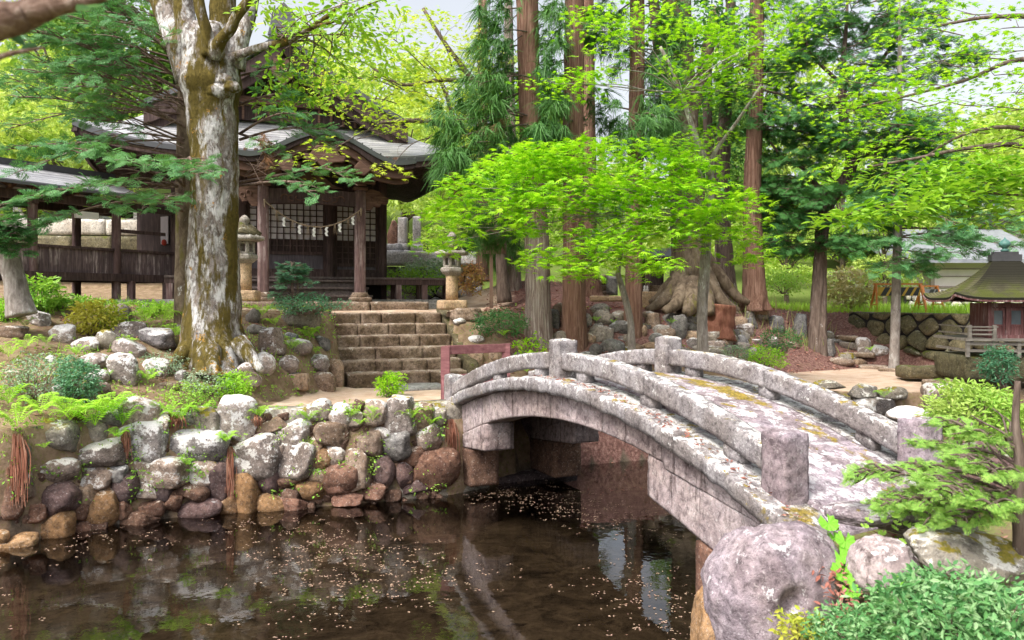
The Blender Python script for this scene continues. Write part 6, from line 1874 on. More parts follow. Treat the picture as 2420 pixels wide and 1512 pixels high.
cedar('slim dark red cedar behind the leaning maple stem, third from the steps', [(1496, 880, 15.6, 32), (1496, 820, 15.6, 25), (1497, 700, 15.6, 20), (1500, 500, 15.6, 19), (1503, 300, 15.6, 18), (1506, 100, 15.6, 17), (1506, -250, 15.6, 15)], 'bark_cedar', 113,
      [(1450, 290, 60, 120, 15.6, 12), (1540, 300, 100, 90, 15.3, 34), (1550, 230, 80, 90, 15.6, 18), (1470, 120, 70, 100, 15.5, 12), (1550, 170, 90, 110, 15.6, 16), (1440, 30, 90, 80, 15.8, 12), (1580, 60, 90, 100, 15.8, 14), (1540, 345, 110, 40, 15.3, 10), (1506, -120, 240, 180, 15.6, 36), (1475, 330, 50, 60, 15.6, 8), (1560, 120, 90, 140, 16.2, 24)])
cedar('straight red barked cedar standing right of the great rooted tree', [(1784, 735, 17.4, 36), (1783, 690, 17.4, 28), (1780, 600, 17.4, 23), (1778, 450, 17.4, 20), (1783, 300, 17.4, 18), (1787, 120, 17.4, 17), (1790, -200, 17.4, 15)], 'bark_cedar', 114,
      [(1740, 60, 90, 110, 17.4, 16), (1835, 160, 90, 90, 17.4, 14), (1830, 330, 70, 120, 17.6, 12), (1745, 250, 60, 90, 17.6, 10), (1830, 40, 120, 80, 17.4, 16), (1870, 480, 120, 140, 18, 16), (1790, -130, 260, 180, 17.4, 40), (1740, 170, 70, 120, 17.8, 18), (1840, 230, 90, 120, 17.8, 18)])
cedar('background cedar with drooping branchlets between the notice board and the pale cedar', [(1218, 712, 19, 22), (1216, 660, 19, 16), (1212, 500, 19, 14), (1205, 250, 19, 12), (1200, -100, 19, 9)], 'bark_cedar_pale', 115,
      [(1190, 580, 90, 90, 18.8, 26), (1240, 500, 90, 90, 19, 14), (1150, 510, 110, 80, 18.8, 20), (1180, 420, 100, 80, 19, 14), (1130, 200, 100, 160, 19, 16)], sides=20)
cedar('cedar stump-like flared trunk seen between the second and third cedars behind the maple', [(1400, 715, 19, 32), (1397, 680, 19, 24), (1393, 600, 19, 19), (1392, 400, 19, 17), (1390, 150, 19, 15), (1390, -150, 19, 12)], 'bark_cedar', 116,
      [(1430, 480, 80, 90, 19, 12), (1400, 560, 80, 40, 19, 8), (1370, 600, 60, 40, 19, 6)], sides=20)
cedar('dark shaded cedar trunk in the back right of the notice board', [(1140, 665, 21, 20), (1140, 620, 21, 15), (1140, 400, 21, 13), (1140, 0, 21, 10)], 'bark_cedar', 117, [(1170, 600, 60, 60, 21, 8), (1110, 450, 90, 90, 21, 12)], sides=16)

# ---------- great rooted tree and the twin trunk behind it
rg = np.random.default_rng(120)
t4 = tree_thing('broadleaf_tree', 'old tree with huge spreading bare roots beside the wayside shrine', 1635, 725, 17)
mb = MB(); d = 17
limb(mb, [(1640, 745, d, 85), (1638, 715, d, 66), (1635, 680, d, 52), (1632, 620, d, 46), (1628, 520, d, 42), (1618, 380, d, 38), (1608, 220, d, 36), (1600, 60, d, 34), (1595, -200, d, 30)], 40, n=9, rough=.08, freq=4, seed=40, lobes=lambda f, a: (.25 * np.cos(a * 5 + 1) + .12 * np.cos(a * 8)) * np.clip(1 - f * 5, 0, 1))
for l in ([(1615, 640, d - .3, 24), (1590, 690, d - .5, 18), (1560, 716, d - .7, 14), (1528, 733, d - .8, 7)], [(1620, 670, d - .4, 26), (1600, 716, d - .9, 17), (1570, 735, d - 1.1, 9)], [(1640, 670, d - .5, 26), (1632, 722, d - 1, 20), (1620, 740, d - 1.2, 10)],
          [(1660, 640, d - .3, 22), (1690, 690, d - .5, 17), (1712, 716, d - .6, 14), (1745, 735, d - .6, 7)], [(1655, 670, d - .4, 24), (1672, 716, d - .9, 17), (1680, 742, d - 1.1, 9)], [(1665, 610, d + .1, 20), (1705, 660, d + .2, 15), (1740, 700, d + .2, 12), (1770, 715, d + .2, 6)], [(1605, 650, d + .2, 18), (1560, 700, d + .4, 12), (1535, 715, d + .4, 6)]):
    limb(mb, l, 14, rough=.12, freq=5, seed=41)
limb(mb, [(1600, 250, d, 22), (1560, 120, d, 16), (1540, -40, d, 12)], 12, rough=.06, seed=42)
limb(mb, [(1615, 300, d, 22), (1660, 180, d + .2, 16), (1690, 20, d + .2, 13)], 12, rough=.06, seed=43)
mb.build('trunk', MAT['bark_zelkova'], t4, True)
lf = MB()
for (x, y, w, h, dd, n) in ((1640, 20, 200, 120, 17, 34), (1560, 90, 140, 100, 17, 22), (1700, 110, 120, 110, 17, 22), (1690, 260, 90, 140, 17.6, 18), (1640, 430, 60, 80, 17, 8)):
    fan_leaves(lf, OVAL, pad_points(x, y, dd, w, h, 1.2, n, rg), rg, 12, .35, .13, .5, .4, .5)
lf.build('crown', MAT['shrub_dark'], t4)
t5 = tree_thing('broadleaf_tree', 'brown twin stemmed tree right behind the old rooted tree', 1715, 715, 18.6)
mb = MB(); d = 18.6
limb(mb, [(1722, 735, d, 36), (1718, 690, d, 25), (1712, 600, d, 20), (1706, 480, d, 18), (1708, 380, d, 17), (1715, 250, d, 15), (1725, 60, d, 12), (1730, -100, d, 10)], 22, n=8, rough=.07, seed=45)
limb(mb, [(1702, 470, d, 15), (1680, 380, d + .2, 12), (1672, 260, d + .2, 11), (1675, 60, d + .2, 9)], 14, rough=.07, seed=46)
mb.build('trunk', MAT['bark_brown'], t5, True)
lf = MB()
for (x, y, w, h, dd, n) in ((1740, 200, 120, 120, 18.6, 20), (1690, 80, 130, 120, 18.6, 20), (1745, 340, 80, 90, 18.6, 12)):
    fan_leaves(lf, OVAL, pad_points(x, y, dd, w, h, 1.2, n, rg), rg, 12, .35, .13, .5, .4, .5)
lf.build('crown', MAT['hinoki_needles'], t5)

# ---------- the fresh green maple over the far end of the bridge
rg = np.random.default_rng(130)
tm = tree_thing('maple_tree', 'fresh bright green maple on a thin pale stem behind the bridge crown', 1660, 830, 13.2)
mb = MB(); d = 13.2
limb(mb, [(1660, 850, d, 15), (1661, 800, d, 13), (1659, 740, d, 12.5), (1664, 660, d, 13), (1668, 600, d, 12), (1673, 520, d, 10), (1680, 440, d, 9), (1672, 395, d, 8), (1650, 340, d, 7), (1626, 270, d, 6), (1600, 190, d - .2, 5), (1560, 110, d - .3, 4)], 16, n=7, rough=.08, freq=7, seed=50)
limb(mb, [(1676, 420, d, 7), (1690, 360, d - .2, 5), (1740, 290, d - .4, 4), (1800, 200, d - .6, 3)], 10, rough=.05, seed=51)
mb.build('trunk', MAT['bark_grey'], tm, True)
wd, lf = MB(), MB()
def maple_pads(lf, wd, pads, hub, leaf, rg, T=MAPLE, fr=.30, n=15, dep=1.0, per=1.0, r0=.013):
    for (x, y, w, h, dd) in pads:
        k = max(4, int(w * h / FOC ** 2 * dd * dd * 26.0 * per + w / FOC * dd * 9.0 * per))
        q = pad_points(x, y, dd, w, h, dep, k, rg, .3)
        fan_leaves(lf, T, q, rg, n, fr, leaf, .16, .45, .24)
        hb = hub if not callable(hub) else hub(x, y)
        c = at(x, y + h * .2, dd)
        pts = twig(wd, hb, c, r0, .006, .08, rg)
        for i in range(max(2, k // 12)): twig(wd, pts[rg.integers(1, 4)], q[i], .006, .002, .05, rg, 4, 3)
hubm = lambda x, y: at(1673 if y > 300 else 1610, 500 if y > 300 else 220, 13.1)
PADS = [(1420, 372, 520, 90, 12.9), (1250, 385, 260, 90, 12.6), (1140, 425, 190, 100, 12.5), (1070, 500, 120, 90, 12.4), (1210, 470, 200, 70, 12.3), (1350, 455, 240, 70, 12.2), (1490, 430, 240, 80, 12.3), (1600, 410, 180, 80, 12.8), (1650, 470, 230, 90, 12.4),
        (1730, 510, 130, 110, 12.6), (1765, 580, 80, 70, 12.6), (1310, 600, 160, 45, 12.1), (1440, 580, 180, 50, 12.1), (1545, 620, 110, 40, 12.1), (1420, 540, 200, 35, 12.3), (1640, 550, 120, 40, 12.2), (1045, 565, 100, 50, 12.8), (1240, 520, 120, 35, 12.2), (1560, 500, 180, 70, 12.2), (1380, 630, 90, 30, 12.0)]
maple_pads(lf, wd, PADS, hubm, .21, rg, per=.9)
UP = [(1830, 90, 160, 60, 12), (1900, 40, 160, 50, 12), (1480, 20, 160, 40, 12.2), (1660, 150, 120, 40, 12), (1545, 65, 300, 70, 11.5), (1650, 60, 150, 60, 11.3), (1420, 145, 160, 45, 11.8), (1310, 190, 130, 40, 12), (1400, 195, 120, 30, 12.2), (1610, 215, 110, 55, 12.3), (1580, 145, 100, 40, 12), (1750, 130, 220, 90, 11.6), (1700, 205, 160, 45, 11.8), (1640, 320, 110, 50, 13), (1690, 345, 90, 60, 13.2), (1770, 40, 200, 80, 11.4), (1830, 200, 120, 40, 11.8), (1360, 40, 110, 50, 12.2)]
maple_pads(lf, wd, UP, hubm, .15, rg, per=.6, dep=.7)
wd.build('branches', MAT['bark_grey'], tm, True); lf.build('crown', MAT['maple_green'], tm)
ts = tree_thing('maple_tree', 'thin crooked grey maple stem leaning in front of the third cedar', 1492, 838, 13.6)
mb = MB(); d = 13.6
limb(mb, [(1494, 862, d, 10), (1492, 800, d, 9), (1490, 760, d, 8.5), (1480, 715, d, 8), (1467, 670, d, 7), (1461, 640, d, 6), (1470, 590, d, 5), (1490, 530, d, 4.5), (1485, 480, d, 4), (1460, 440, d, 3)], 12, n=6, rough=.09, seed=55)
mb.build('trunk', MAT['bark_grey'], ts, True)
wd, lf = MB(), MB()
maple_pads(lf, wd, [(1470, 555, 180, 40, 13.2), (1400, 500, 160, 40, 13.4), (1540, 545, 120, 35, 13.4), (1380, 640, 90, 25, 13), (1450, 610, 140, 30, 13.1)], at(1470, 590, 13.6), .15, rg, dep=.6, per=.6)
wd.build('branches', MAT['bark_grey'], ts, True); lf.build('crown', MAT['maple_green'], ts)

# ---------- yellow-green maple behind the hall
rg = np.random.default_rng(140)
ty = tree_thing('maple_tree', 'yellow green maple with dark branches reaching over the hall roof from behind the pale cedar', 1185, 700, 17.5)
mb = MB(); d = 17.5
limb(mb, [(1192, 715, d, 18), (1186, 640, d, 14), (1180, 500, d, 13), (1160, 380, d, 12), (1120, 322, d - .2, 10), (1060, 298, d - .5, 8), (985, 285, d - .8, 6), (900, 290, d - 1, 4)], 14, n=6, rough=.07, seed=60)
limb(mb, [(1165, 400, d, 10), (1170, 260, d, 9), (1110, 180, d - .2, 7), (1050, 100, d - .4, 5), (1000, 20, d - .4, 4)], 12, n=6, rough=.07, seed=61)
limb(mb, [(1120, 190, d - .2, 6), (1030, 190, d - .5, 5), (950, 200, d - .7, 4), (880, 160, d - .8, 3)], 8, n=6, seed=62)
mb.build('trunk', MAT['bark_brown'], ty, True)
wd, lf = MB(), MB()
hb = lambda x, y: at(1090 + (x - 1090) * .45, 200 + (y - 200) * .5 + 30, 16.8)
maple_pads(lf, wd, [(1000, 275, 320, 55, 16), (960, 205, 260, 70, 16), (1100, 235, 130, 60, 16.6), (800, 170, 110, 70, 15.8), (1000, 130, 240, 70, 16.2), (1040, 55, 200, 70, 16.4), (790, 240, 120, 50, 15.4), (1090, 325, 120, 50, 16.4), (760, 160, 120, 80, 15.8), (900, 60, 180, 70, 16.4), (1130, 120, 120, 70, 16.8), (770, 350, 60, 25, 14.6), (735, 385, 50, 25, 14.3), (925, 390, 40, 20, 14.6)], hb, .17, rg, T=MAPLE5, fr=.36, n=12, dep=1.0, per=.42, r0=.014)
wd.build('branches', MAT['bark_brown'], ty, True); lf.build('crown', MAT['maple_yellow'], ty)

# ---------- dark cypress with the curving trunk
rg = np.random.default_rng(150)
th = tree_thing('cypress_tree', 'dark cypress with a split lower trunk that curves above the long low stone', 1932, 860, 17.3)
mb = MB(); d = 17.3
limb(mb, [(1928, 880, d, 25), (1925, 830, d, 17), (1928, 740, d, 14), (1935, 640, d, 14), (1942, 560, d, 15), (1950, 500, d, 15), (1975, 452, d, 15), (2003, 415, d, 14), (2012, 380, d, 13), (2005, 330, d, 12), (1992, 270, d, 10), (1990, 180, d, 7), (2000, 60, d, 4), (2006, -90, d, 1)], 18, n=7, rough=.09, freq=6, seed=65, ridges=7, ridge_amp=.05)
limb(mb, [(1946, 880, d - .1, 16), (1944, 820, d - .1, 11), (1945, 740, d - .05, 9), (1946, 650, d, 8), (1945, 590, d, 8)], 12, n=6, rough=.1, seed=66)
for l in ([(2005, 330, d, 7), (1930, 270, d, 5), (1860, 230, d, 4), (1800, 210, d, 3)], [(1960, 480, d, 7), (1900, 400, d, 5), (1850, 370, d, 4), (1815, 330, d, 2)], [(2010, 390, d, 7), (2070, 350, d - .3, 5), (2150, 310, d - .5, 3)], [(1990, 240, d, 6), (2060, 170, d, 5), (2130, 80, d, 3)], [(1990, 200, d, 5), (1920, 130, d, 4), (1880, 40, d, 3)]):
    limb(mb, l, 8, rough=.05, seed=67)
mb.build('trunk', MAT['bark_brown'], th, True)
wd, lf = MB(), MB()
for (x, y, w, h, dd, n) in ((2060, 320, 300, 120, 16.8, 46), (2130, 410, 240, 120, 16.6, 44), (1900, 440, 150, 160, 17.2, 36), (1870, 300, 140, 90, 17.2, 22), (2000, 230, 220, 90, 17, 26), (2170, 330, 160, 120, 16.8, 30), (1900, 560, 160, 80, 17.3, 24), (2060, 500, 180, 90, 16.8, 30), (1980, 120, 260, 110, 17, 20), (2090, 120, 200, 120, 17, 16), (1860, 120, 120, 90, 17.2, 12), (1845, 420, 70, 140, 17.4, 14), (2060, 40, 280, 90, 17.4, 30), (1950, 60, 160, 90, 17.6, 16), (2180, 140, 160, 110, 17.4, 18), (2000, 580, 100, 60, 17, 14), (2190, 460, 100, 80, 16.8, 16), (1860, 500, 80, 120, 17.4, 14), (1960, 340, 120, 60, 17.2, 10)):
    q = pad_points(x, y, dd, w, h, 1.1, n, rg, .2)
    hb = at(1990 + (x - 1990) * .3, y + 20, 17.2)
    for i in range(n):
        o = q[i] - hb; o[2] *= .3; o /= max(.1, np.linalg.norm(o))
        conifer_branch(wd, lf, q[i] - o * .45, q[i] + o * .35 - [0, 0, .06], rg, .010, 5, .34, .2, .1, droop=.4, dens=4, nj=.7)
wd.build('boughs', MAT['bark_brown'], th, True); lf.build('crown', MAT['hinoki_needles'], th)

# ---------- slender fir by the path
rg = np.random.default_rng(160)
tf = tree_thing('fir_tree', 'slender fir with a straight pale trunk on the sandy path at the right', 2113, 868, 16.3)
mb = MB(); d = 16.3
limb(mb, [(2111, 890, d, 17), (2113, 850, d, 11.5), (2117, 720, d, 10.5), (2121, 560, d, 9.5), (2124, 400, d, 8), (2126, 200, d, 6), (2126, 60, d, 3), (2126, -90, d, .6)], 16, n=7, rough=.04, seed=70)
mb.build('trunk', MAT['bark_grey'], tf, True)
wd, lf = MB(), MB()
for (y0, x1, y1, d1) in ((540, 2400, 575, 15), (500, 2390, 520, 15.4), (560, 2300, 560, 15.2), (470, 2350, 470, 16), (590, 2200, 610, 15.6), (570, 2060, 575, 15.8), (520, 2040, 530, 16), (610, 2090, 640, 15.6), (560, 2250, 595, 14.8), (480, 2280, 545, 14.8), (530, 2340, 600, 15.6), (440, 2040, 480, 16.2), (430, 2260, 440, 16.2), (600, 2170, 640, 15.6), (510, 2420, 550, 16.5), (400, 2200, 400, 16.4)):
    conifer_branch(wd, lf, at(2122, y0, d), at(x1, y1, d1), rg, .02, 14, .5, .24, .15, dens=4, nj=.45)
wd.build('boughs', MAT['bark_brown'], tf, True); lf.build('crown', MAT['fir_needles'], tf)

# ---------- broad light-green tree whose boughs come in from the right
rg = np.random.default_rng(170)
tr_ = tree_thing('cherry_tree', 'light green tree outside the right edge whose leafy boughs hang over the little shrine', 2750, 900, 10.5)
mb = MB(); d = 10.5
limb(mb, [(2760, 960, d, 46), (2740, 700, d, 38), (2700, 480, d, 34), (2660, 300, d, 28), (2600, 100, d, 20), (2560, -100, d, 14)], 18, rough=.06, seed=80)
for l in ([(2700, 480, d, 16), (2560, 400, d - .4, 11), (2419, 345, d - .8, 7), (2290, 350, d - 1, 5), (2160, 375, d - 1.1, 3.5), (2050, 395, d - 1.2, 2.5)], [(2690, 430, d, 14), (2520, 200, d, 9), (2419, 140, d - .2, 6), (2280, 190, d - .4, 4), (2150, 225, d - .5, 3), (2000, 260, d - .6, 2)], [(2680, 380, d, 14), (2500, 330, d - .5, 9), (2380, 300, d - .8, 5), (2250, 330, d - .9, 3), (2100, 440, d - 1, 2)], [(2720, 560, d, 13), (2520, 480, d - 1, 8), (2350, 455, d - 1.6, 5), (2200, 465, d - 1.8, 3), (2090, 490, d - 1.8, 2)], [(2640, 240, d, 12), (2480, 60, d, 8), (2350, 40, d, 5), (2220, 60, d, 3)]):
    limb(mb, l, 10, rough=.05, seed=81)
mb.build('trunk', MAT['bark_brown'], tr_, True)
wd, lf, lf2 = MB(), MB(), MB()
hb = lambda x, y: at(x + 120, y * .92 + 30, 9.7)
maple_pads(lf, wd, [(2200, 455, 240, 50, 8.6), (2080, 500, 150, 35, 8.6), (2330, 430, 190, 60, 8.6), (2390, 500, 100, 60, 8.4), (2270, 395, 200, 45, 8.8), (2150, 410, 120, 30, 8.9), (2390, 400, 100, 50, 8.6), (2130, 480, 130, 25, 8.4), (2010, 500, 90, 30, 8.7)], hb, .12, rg, T=OVAL, fr=.24, n=12, dep=.6, per=1.7, r0=.008)
maple_pads(lf2, wd, [(2120, 190, 200, 45, 9.8), (2200, 240, 180, 50, 9.8), (2330, 245, 180, 70, 9.6), (2060, 235, 160, 55, 10), (1960, 190, 150, 30, 10), (1930, 225, 110, 30, 10.2), (2370, 55, 120, 60, 9.8), (2260, 120, 180, 40, 9.9), (2390, 320, 80, 60, 9.5), (2350, 170, 140, 40, 9.8), (2040, 290, 140, 40, 10), (2220, 310, 150, 40, 9.8), (2010, 375, 150, 30, 10), (2160, 60, 140, 35, 10), (2300, 350, 140, 40, 9.4), (1990, 260, 90, 30, 10.2), (2090, 330, 100, 25, 10), (2370, 110, 110, 50, 9.9), (2270, 20, 160, 50, 10), (2130, 20, 120, 40, 10.4), (2190, 140, 120, 35, 10.2), (2400, 210, 60, 60, 9.6)], hb, .125, rg, T=MAPLE5, fr=.28, n=12, dep=.8, per=.95, r0=.008)
wd.build('branches', MAT['bark_brown'], tr_, True); lf.build('crown', MAT['leaf_fresh'], tr_); lf2.build('crown', MAT['maple_green'], tr_, label='bright lobed leaves of the higher boughs')

# ---------- trees of the background
def far_proto(seed, mat, n=330, leaf=.34, R0=3.6, H=7.5, flat=.75, tmat='bark_brown'):
    rg = np.random.default_rng(seed)
    t = thing('background_tree', 'x', 'tree', (0, 0, 0))
    mb = MB(); mb.addm(tube([(0, 0, -.6), (.05, 0, 1), (.1, .05, H * .45), (0, .1, H * .8)], [.26, .2, .14, .04], 9, n=5, rough=.08, seed=seed))
    cr = MB(); cs = []
    for k in range(16):
        a = rg.uniform(0, 2 * PI); z = H * rg.uniform(.28, .95); r = R0 * rg.uniform(.25, .8) * (1.15 - .6 * abs(z / H - .5) * 1.6)
        c = np.array([math.cos(a) * r, math.sin(a) * r, z]); cs.append(c)
        mb.addm(tube([(0.05, 0.05, z * .62), c * [.5, .5, .9], c], [.07, .04, .012], 5, n=3))
    q = []
    for c in cs:
        m = n // 16
        p = rg.normal(size=(m, 3)); p /= np.linalg.norm(p, axis=1)[:, None]; p *= rg.uniform(.3, 1, (m, 1)) ** .5
        q.append(c + p * np.array([1.5, 1.5, .8 * flat]))
    fan_leaves(cr, QUAD, np.vstack(q), rg, 13, .5, leaf, .5, .3, .6)
    mb.build('trunk', MAT[tmat], t, True, local=True); cr.build('crown', MAT[mat], t, local=True)
    return t
protos = {}
def far(kind, px, ytop, d, lab, s=None, rz=0):
    """background tree whose crown top is seen at ytop"""
    par = {'y': (181, 'leaf_far', 330, .34, 3.6, 7.5), 'g': (182, 'leaf_far', 300, .30, 3.2, 8.5), 'd': (183, 'leaf_far_dark', 330, .32, 3.0, 9), 'm': (184, 'leaf_fresh', 330, .3, 3.4, 8)}[kind]
    if kind not in protos:
        protos[kind] = far_proto(*par); t = protos[kind]
    else:
        t = copy_tree(protos[kind])
    x = (px - CX) / FOC * d; zg = gz(x, d)
    zt = CZ - (ytop - HY) / FOC * d
    s = (zt - zg) / (par[5] * 1.05)
    t.location = (x, d, zg - .05); t.scale = (s * 1.0, s * 1.0, s); t.rotation_euler = (0, 0, rz)
    tag(t, lab, 'tree', 'trees of the wooded slope behind')
YG = 'yellow green tree '
for i, a in enumerate([
  ('y', 40, 160, 25, YG + 'rising behind the gallery roof at the left edge'), ('y', 140, 250, 24, YG + 'between the gallery roof and the left eave of the hall'), ('d', 260, -60, 33, 'dark tree high behind the left eave of the hall'), ('g', 130, -40, 36, 'tall pale tree behind the fir boughs at the upper left'),
  ('y', 700, 170, 30, YG + 'directly behind the gable of the hall'), ('g', 860, 110, 32, YG + 'behind the right slope of the hall roof'), ('y', 960, 230, 28, YG + 'behind the right eave corner of the hall'), ('g', 1080, 90, 33, 'tall ' + YG + 'left of the pale cedar'),
  ('y', 1110, 380, 26, 'low ' + YG + 'behind the stone lantern'), ('m', 1200, 150, 36, 'fresh green tree between the first cedars'), ('y', 1300, 470, 30, YG + 'low between the first two cedars'), ('d', 1650, 230, 36, 'dark tree behind the old rooted tree'),
  ('d', 1700, 180, 34, 'dark tree behind the twin stemmed tree'), ('y', 1860, 500, 27, 'low ' + YG + 'right of the red cedar'), ('m', 1990, 360, 31, 'fresh green tree behind the dark cypress'), ('g', 2090, 480, 27, YG + 'behind the slender fir'), ('y', 2300, 230, 34, YG + 'behind the house at the right'), ('y', 2440, 190, 40, YG + 'at the right edge above the little shrine'),
  ('m', 2200, 330, 37, 'fresh green tree above the house roof'), ('g', 1780, 90, 40, 'tall hazy tree behind the straight red cedar'), ('y', 560, 130, 36, YG + 'hidden behind the great trunk'), ('y', -60, 120, 30, YG + 'beyond the left end of the gallery'), ('d', 1290, 240, 44, 'dark distant tree between the two front cedars'), ('m', 780, 350, 27, 'fresh green tree glimpsed under the eave of the hall'),
  ('y', 2050, 560, 30, 'low ' + YG + 'behind the barricades'), ('d', 420, 20, 34, 'dark tree behind the limbs of the great trunk'), ('y', 1480, 520, 27, 'low ' + YG + 'behind the third cedar')]):
    far(a[0], a[1], a[2], a[3], a[4], rz=i * 1.7)
# far wood closing the view
rg = np.random.default_rng(190)
lf = MB(); n = 5200
x = rg.uniform(-70, 75, n); y = rg.uniform(46, 64, n); g = ground_h(x, y, False)
top = np.where(x < 5, 5, 7) - 3.5 * np.exp(-((x - 7) / 5) ** 2) + 2.5 * np.sin(x * .35) + 1.5 * np.sin(x * .9 + 1)
z = g + rg.uniform(0, 1, n) ** .8 * top
fan_leaves(lf, QUAD, np.column_stack([x, y, z]), rg, 9, .9, .75, .6, .3, .7)
tag(lf.build('far_wood', MAT['leaf_far']), 'pale green wood closing the view behind everything', 'woods', kind='stuff')

# ---------- blurred branch close to the lens, upper left
rg = np.random.default_rng(195)
tb_ = thing('overhanging_branch', 'thick brown mossy branch hanging close by in the upper left corner', 'branch', tuple(at(-300, 260, 1.6)))
mb = MB(); d = 1.25
limb(mb, [(-420, 230, 1.5, 70), (-160, 100, 1.35, 52), (0, 52, d, 40), (70, 34, d, 33), (130, 16, d, 24), (200, 4, d, 14), (265, -12, d, 8), (330, -40, d, 4)], 18, rough=.16, freq=40, seed=85, n=8)
limb(mb, [(-200, 190, 1.35, 12), (-40, 148, 1.3, 8), (20, 128, d, 6.5), (60, 120, d, 5), (105, 113, d, 3)], 10, rough=.12, freq=40, seed=86)
mb.build('limb', MAT['bark_blur'], tb_, True)
lf = MB()
fan_leaves(lf, OVAL, np.array([at(110, 105, 1.25), at(40, 120, 1.25), at(150, 12, 1.2), at(20, 75, 1.25), at(95, 70, 1.27)]), rg, 2, .02, .035, .5)
lf.build('leaves', MAT['shrub_blue'], tb_)

# ---------- shrubs, ferns, weeds
def shrub(name, lab, px, pyb, w, h, mat, n=300, leaf=.05, T=QUAD, d=None, fr=.08, k=7, dep=1.0, cat='shrub', tw=16, group=None, tilt=.5, lift_=0):
    rg = np.random.default_rng(int(px * 3 + pyb))
    if d is None: d = terr_d(px, pyb, 6.5)
    b = at(px, pyb, d)
    t = thing(name, lab, cat, tuple(b), 0, group)
    W, H = w / FOC * d, h / FOC * d
    q = rg.normal(size=(n, 3)); q /= np.linalg.norm(q, axis=1)[:, None]; q *= (rg.uniform(.25, 1, n) ** .4)[:, None]
    lump = 1 + .22 * snoise(q * 1.0, 1.4, int(px), 2)
    q = q * lump[:, None] * np.array([W / 2, W / 2 * dep, H / 2]) + b + [0, W * .25 * dep, H / 2 + lift_]
    lf = MB(); fan_leaves(lf, T, q, rg, k, fr, leaf, tilt, .3, .5)
    wd = MB()
    for i in range(tw): twig(wd, b + rg.normal(0, .03, 3) * [1, 1, 0] - [0, 0, .05], q[i], .008, .002, .06, rg, 4, 3)
    wd.build('stems', MAT['bark_branch'], t, True)
    lf.build('foliage', MAT[mat], t)
    return t
shrub('leafy_shrub', 'light green broad leaved shrub beside the leaning trunk at the left', 88, 742, 92, 88, 'shrub_light', 150, .085, OVAL, fr=.1)
shrub('leafy_shrub', 'yellow leaved shrub among the boulders in front of the gallery', 212, 795, 110, 85, 'shrub_yellow', 170, .075, OVAL, fr=.1)
shrub('leafy_shrub', 'bright green clipped shrub cut by the left edge', 4, 760, 40, 50, 'fern_green', 150, .04)
shrub('round_shrub', 'dense round dark blue green shrub on the left bank', 170, 955, 95, 108, 'shrub_blue', 420, .035, OVAL, fr=.06, k=8)
shrub('creeping_shrub', 'sparse grey green shrub sprawling left of the round dark one', 75, 945, 165, 110, 'shrub_grey', 330, .035, QUAD, fr=.1, k=6, tw=40)
shrub('creeping_shrub', 'grey green shrub over the white crusted boulder below the great trunk', 375, 890, 95, 55, 'shrub_grey', 170, .033, fr=.08, k=6, tw=24)
shrub('creeping_shrub', 'grey green twiggy shrub below the foot of the great trunk', 480, 935, 130, 60, 'shrub_grey', 240, .035, fr=.09, k=7, tw=30)
shrub('leafy_shrub', 'fresh green parsley-like plant at the left end of the sandy path', 545, 950, 80, 75, 'fern_green', 150, .045, fr=.09, k=8)
shrub('leafy_shrub', 'low green plant above the wall among the pale stones', 425, 960, 130, 55, 'shrub_light', 150, .04, fr=.09, k=6)
shrub('leafy_shrub', 'bright green bush on the sandy path in front of the steps', 920, 940, 66, 62, 'maple_green', 190, .045, fr=.07)
shrub('yew_shrub', 'dark spreading yew right of the steps', 1182, 790, 140, 60, 'shrub_dark', 260, .05, fr=.1, k=9, d=14.3, tw=34)
shrub('azalea_shrub', 'reddish green azalea behind the stone lantern', 1108, 695, 66, 75, 'azalea_red', 200, .06, d=17.3, fr=.12)
shrub('leafy_sprig', 'bright green leafy sprig beside the crown post of the bridge', 1255, 842, 90, 50, 'maple_green', 40, .075, OVAL, d=13.4, fr=.1, k=6)
shrub('evergreen_shrub', 'blue green shrub in front of the little shrine', 2372, 905, 80, 85, 'shrub_blue', 220, .05, OVAL, d=11.4)
shrub('rhododendron', 'broad leaved shrub with bronze leaves behind the barricades', 2025, 740, 130, 110, 'broad_leaves', 150, .14, OVAL, d=20.5, fr=.22, k=8)
shrub('leafy_shrub', 'green shrub below the split trunk by the bridge rail', 1815, 868, 90, 50, 'fern_green', 150, .05, d=14.2)
shrub('leafy_shrub', 'dark green ground shrub left of the split trunk', 1850, 835, 90, 60, 'shrub_dark', 170, .05, d=15)
shrub('leafy_shrub', 'grey green ground shrub beside the egg shaped boulder', 1745, 860, 70, 45, 'shrub_grey', 120, .045, d=14.4)
shrub('azalea_shrub', 'pale yellow green azalea at the right edge beyond the bridge', 2345, 1060, 230, 150, 'azalea_leaves', 520, .05, OVAL, d=6.7, fr=.09, k=8, tw=40)
shrub('box_shrub', 'large glossy small leaved box bush in the lower right corner', 2320, 1640, 430, 230, 'box_leaves', 1100, .036, OVAL, d=2.9, fr=.07, k=8, tw=90, tilt=.9)
shrub('box_shrub', 'small leaved ground bush at the bottom edge below the hollowed boulder', 2050, 1580, 240, 100, 'box_leaves', 330, .026, OVAL, d=3.0, fr=.05, k=8)
shrub('leafy_shrub', 'yellow green seedling clump at the foot of the hollowed boulder', 1900, 1530, 90, 70, 'shrub_yellow', 60, .028, OVAL, d=3.15, fr=.05, k=6)
shrub('leafy_shrub', 'low pale green plants in front of the graveyard terrace wall', 965, 690, 170, 60, 'shrub_light', 240, .09, d=21, fr=.2)
shrub('leafy_shrub', 'greyish creeper on the bank right of the hall', 1010, 660, 130, 50, 'shrub_grey', 220, .09, d=22, fr=.2)
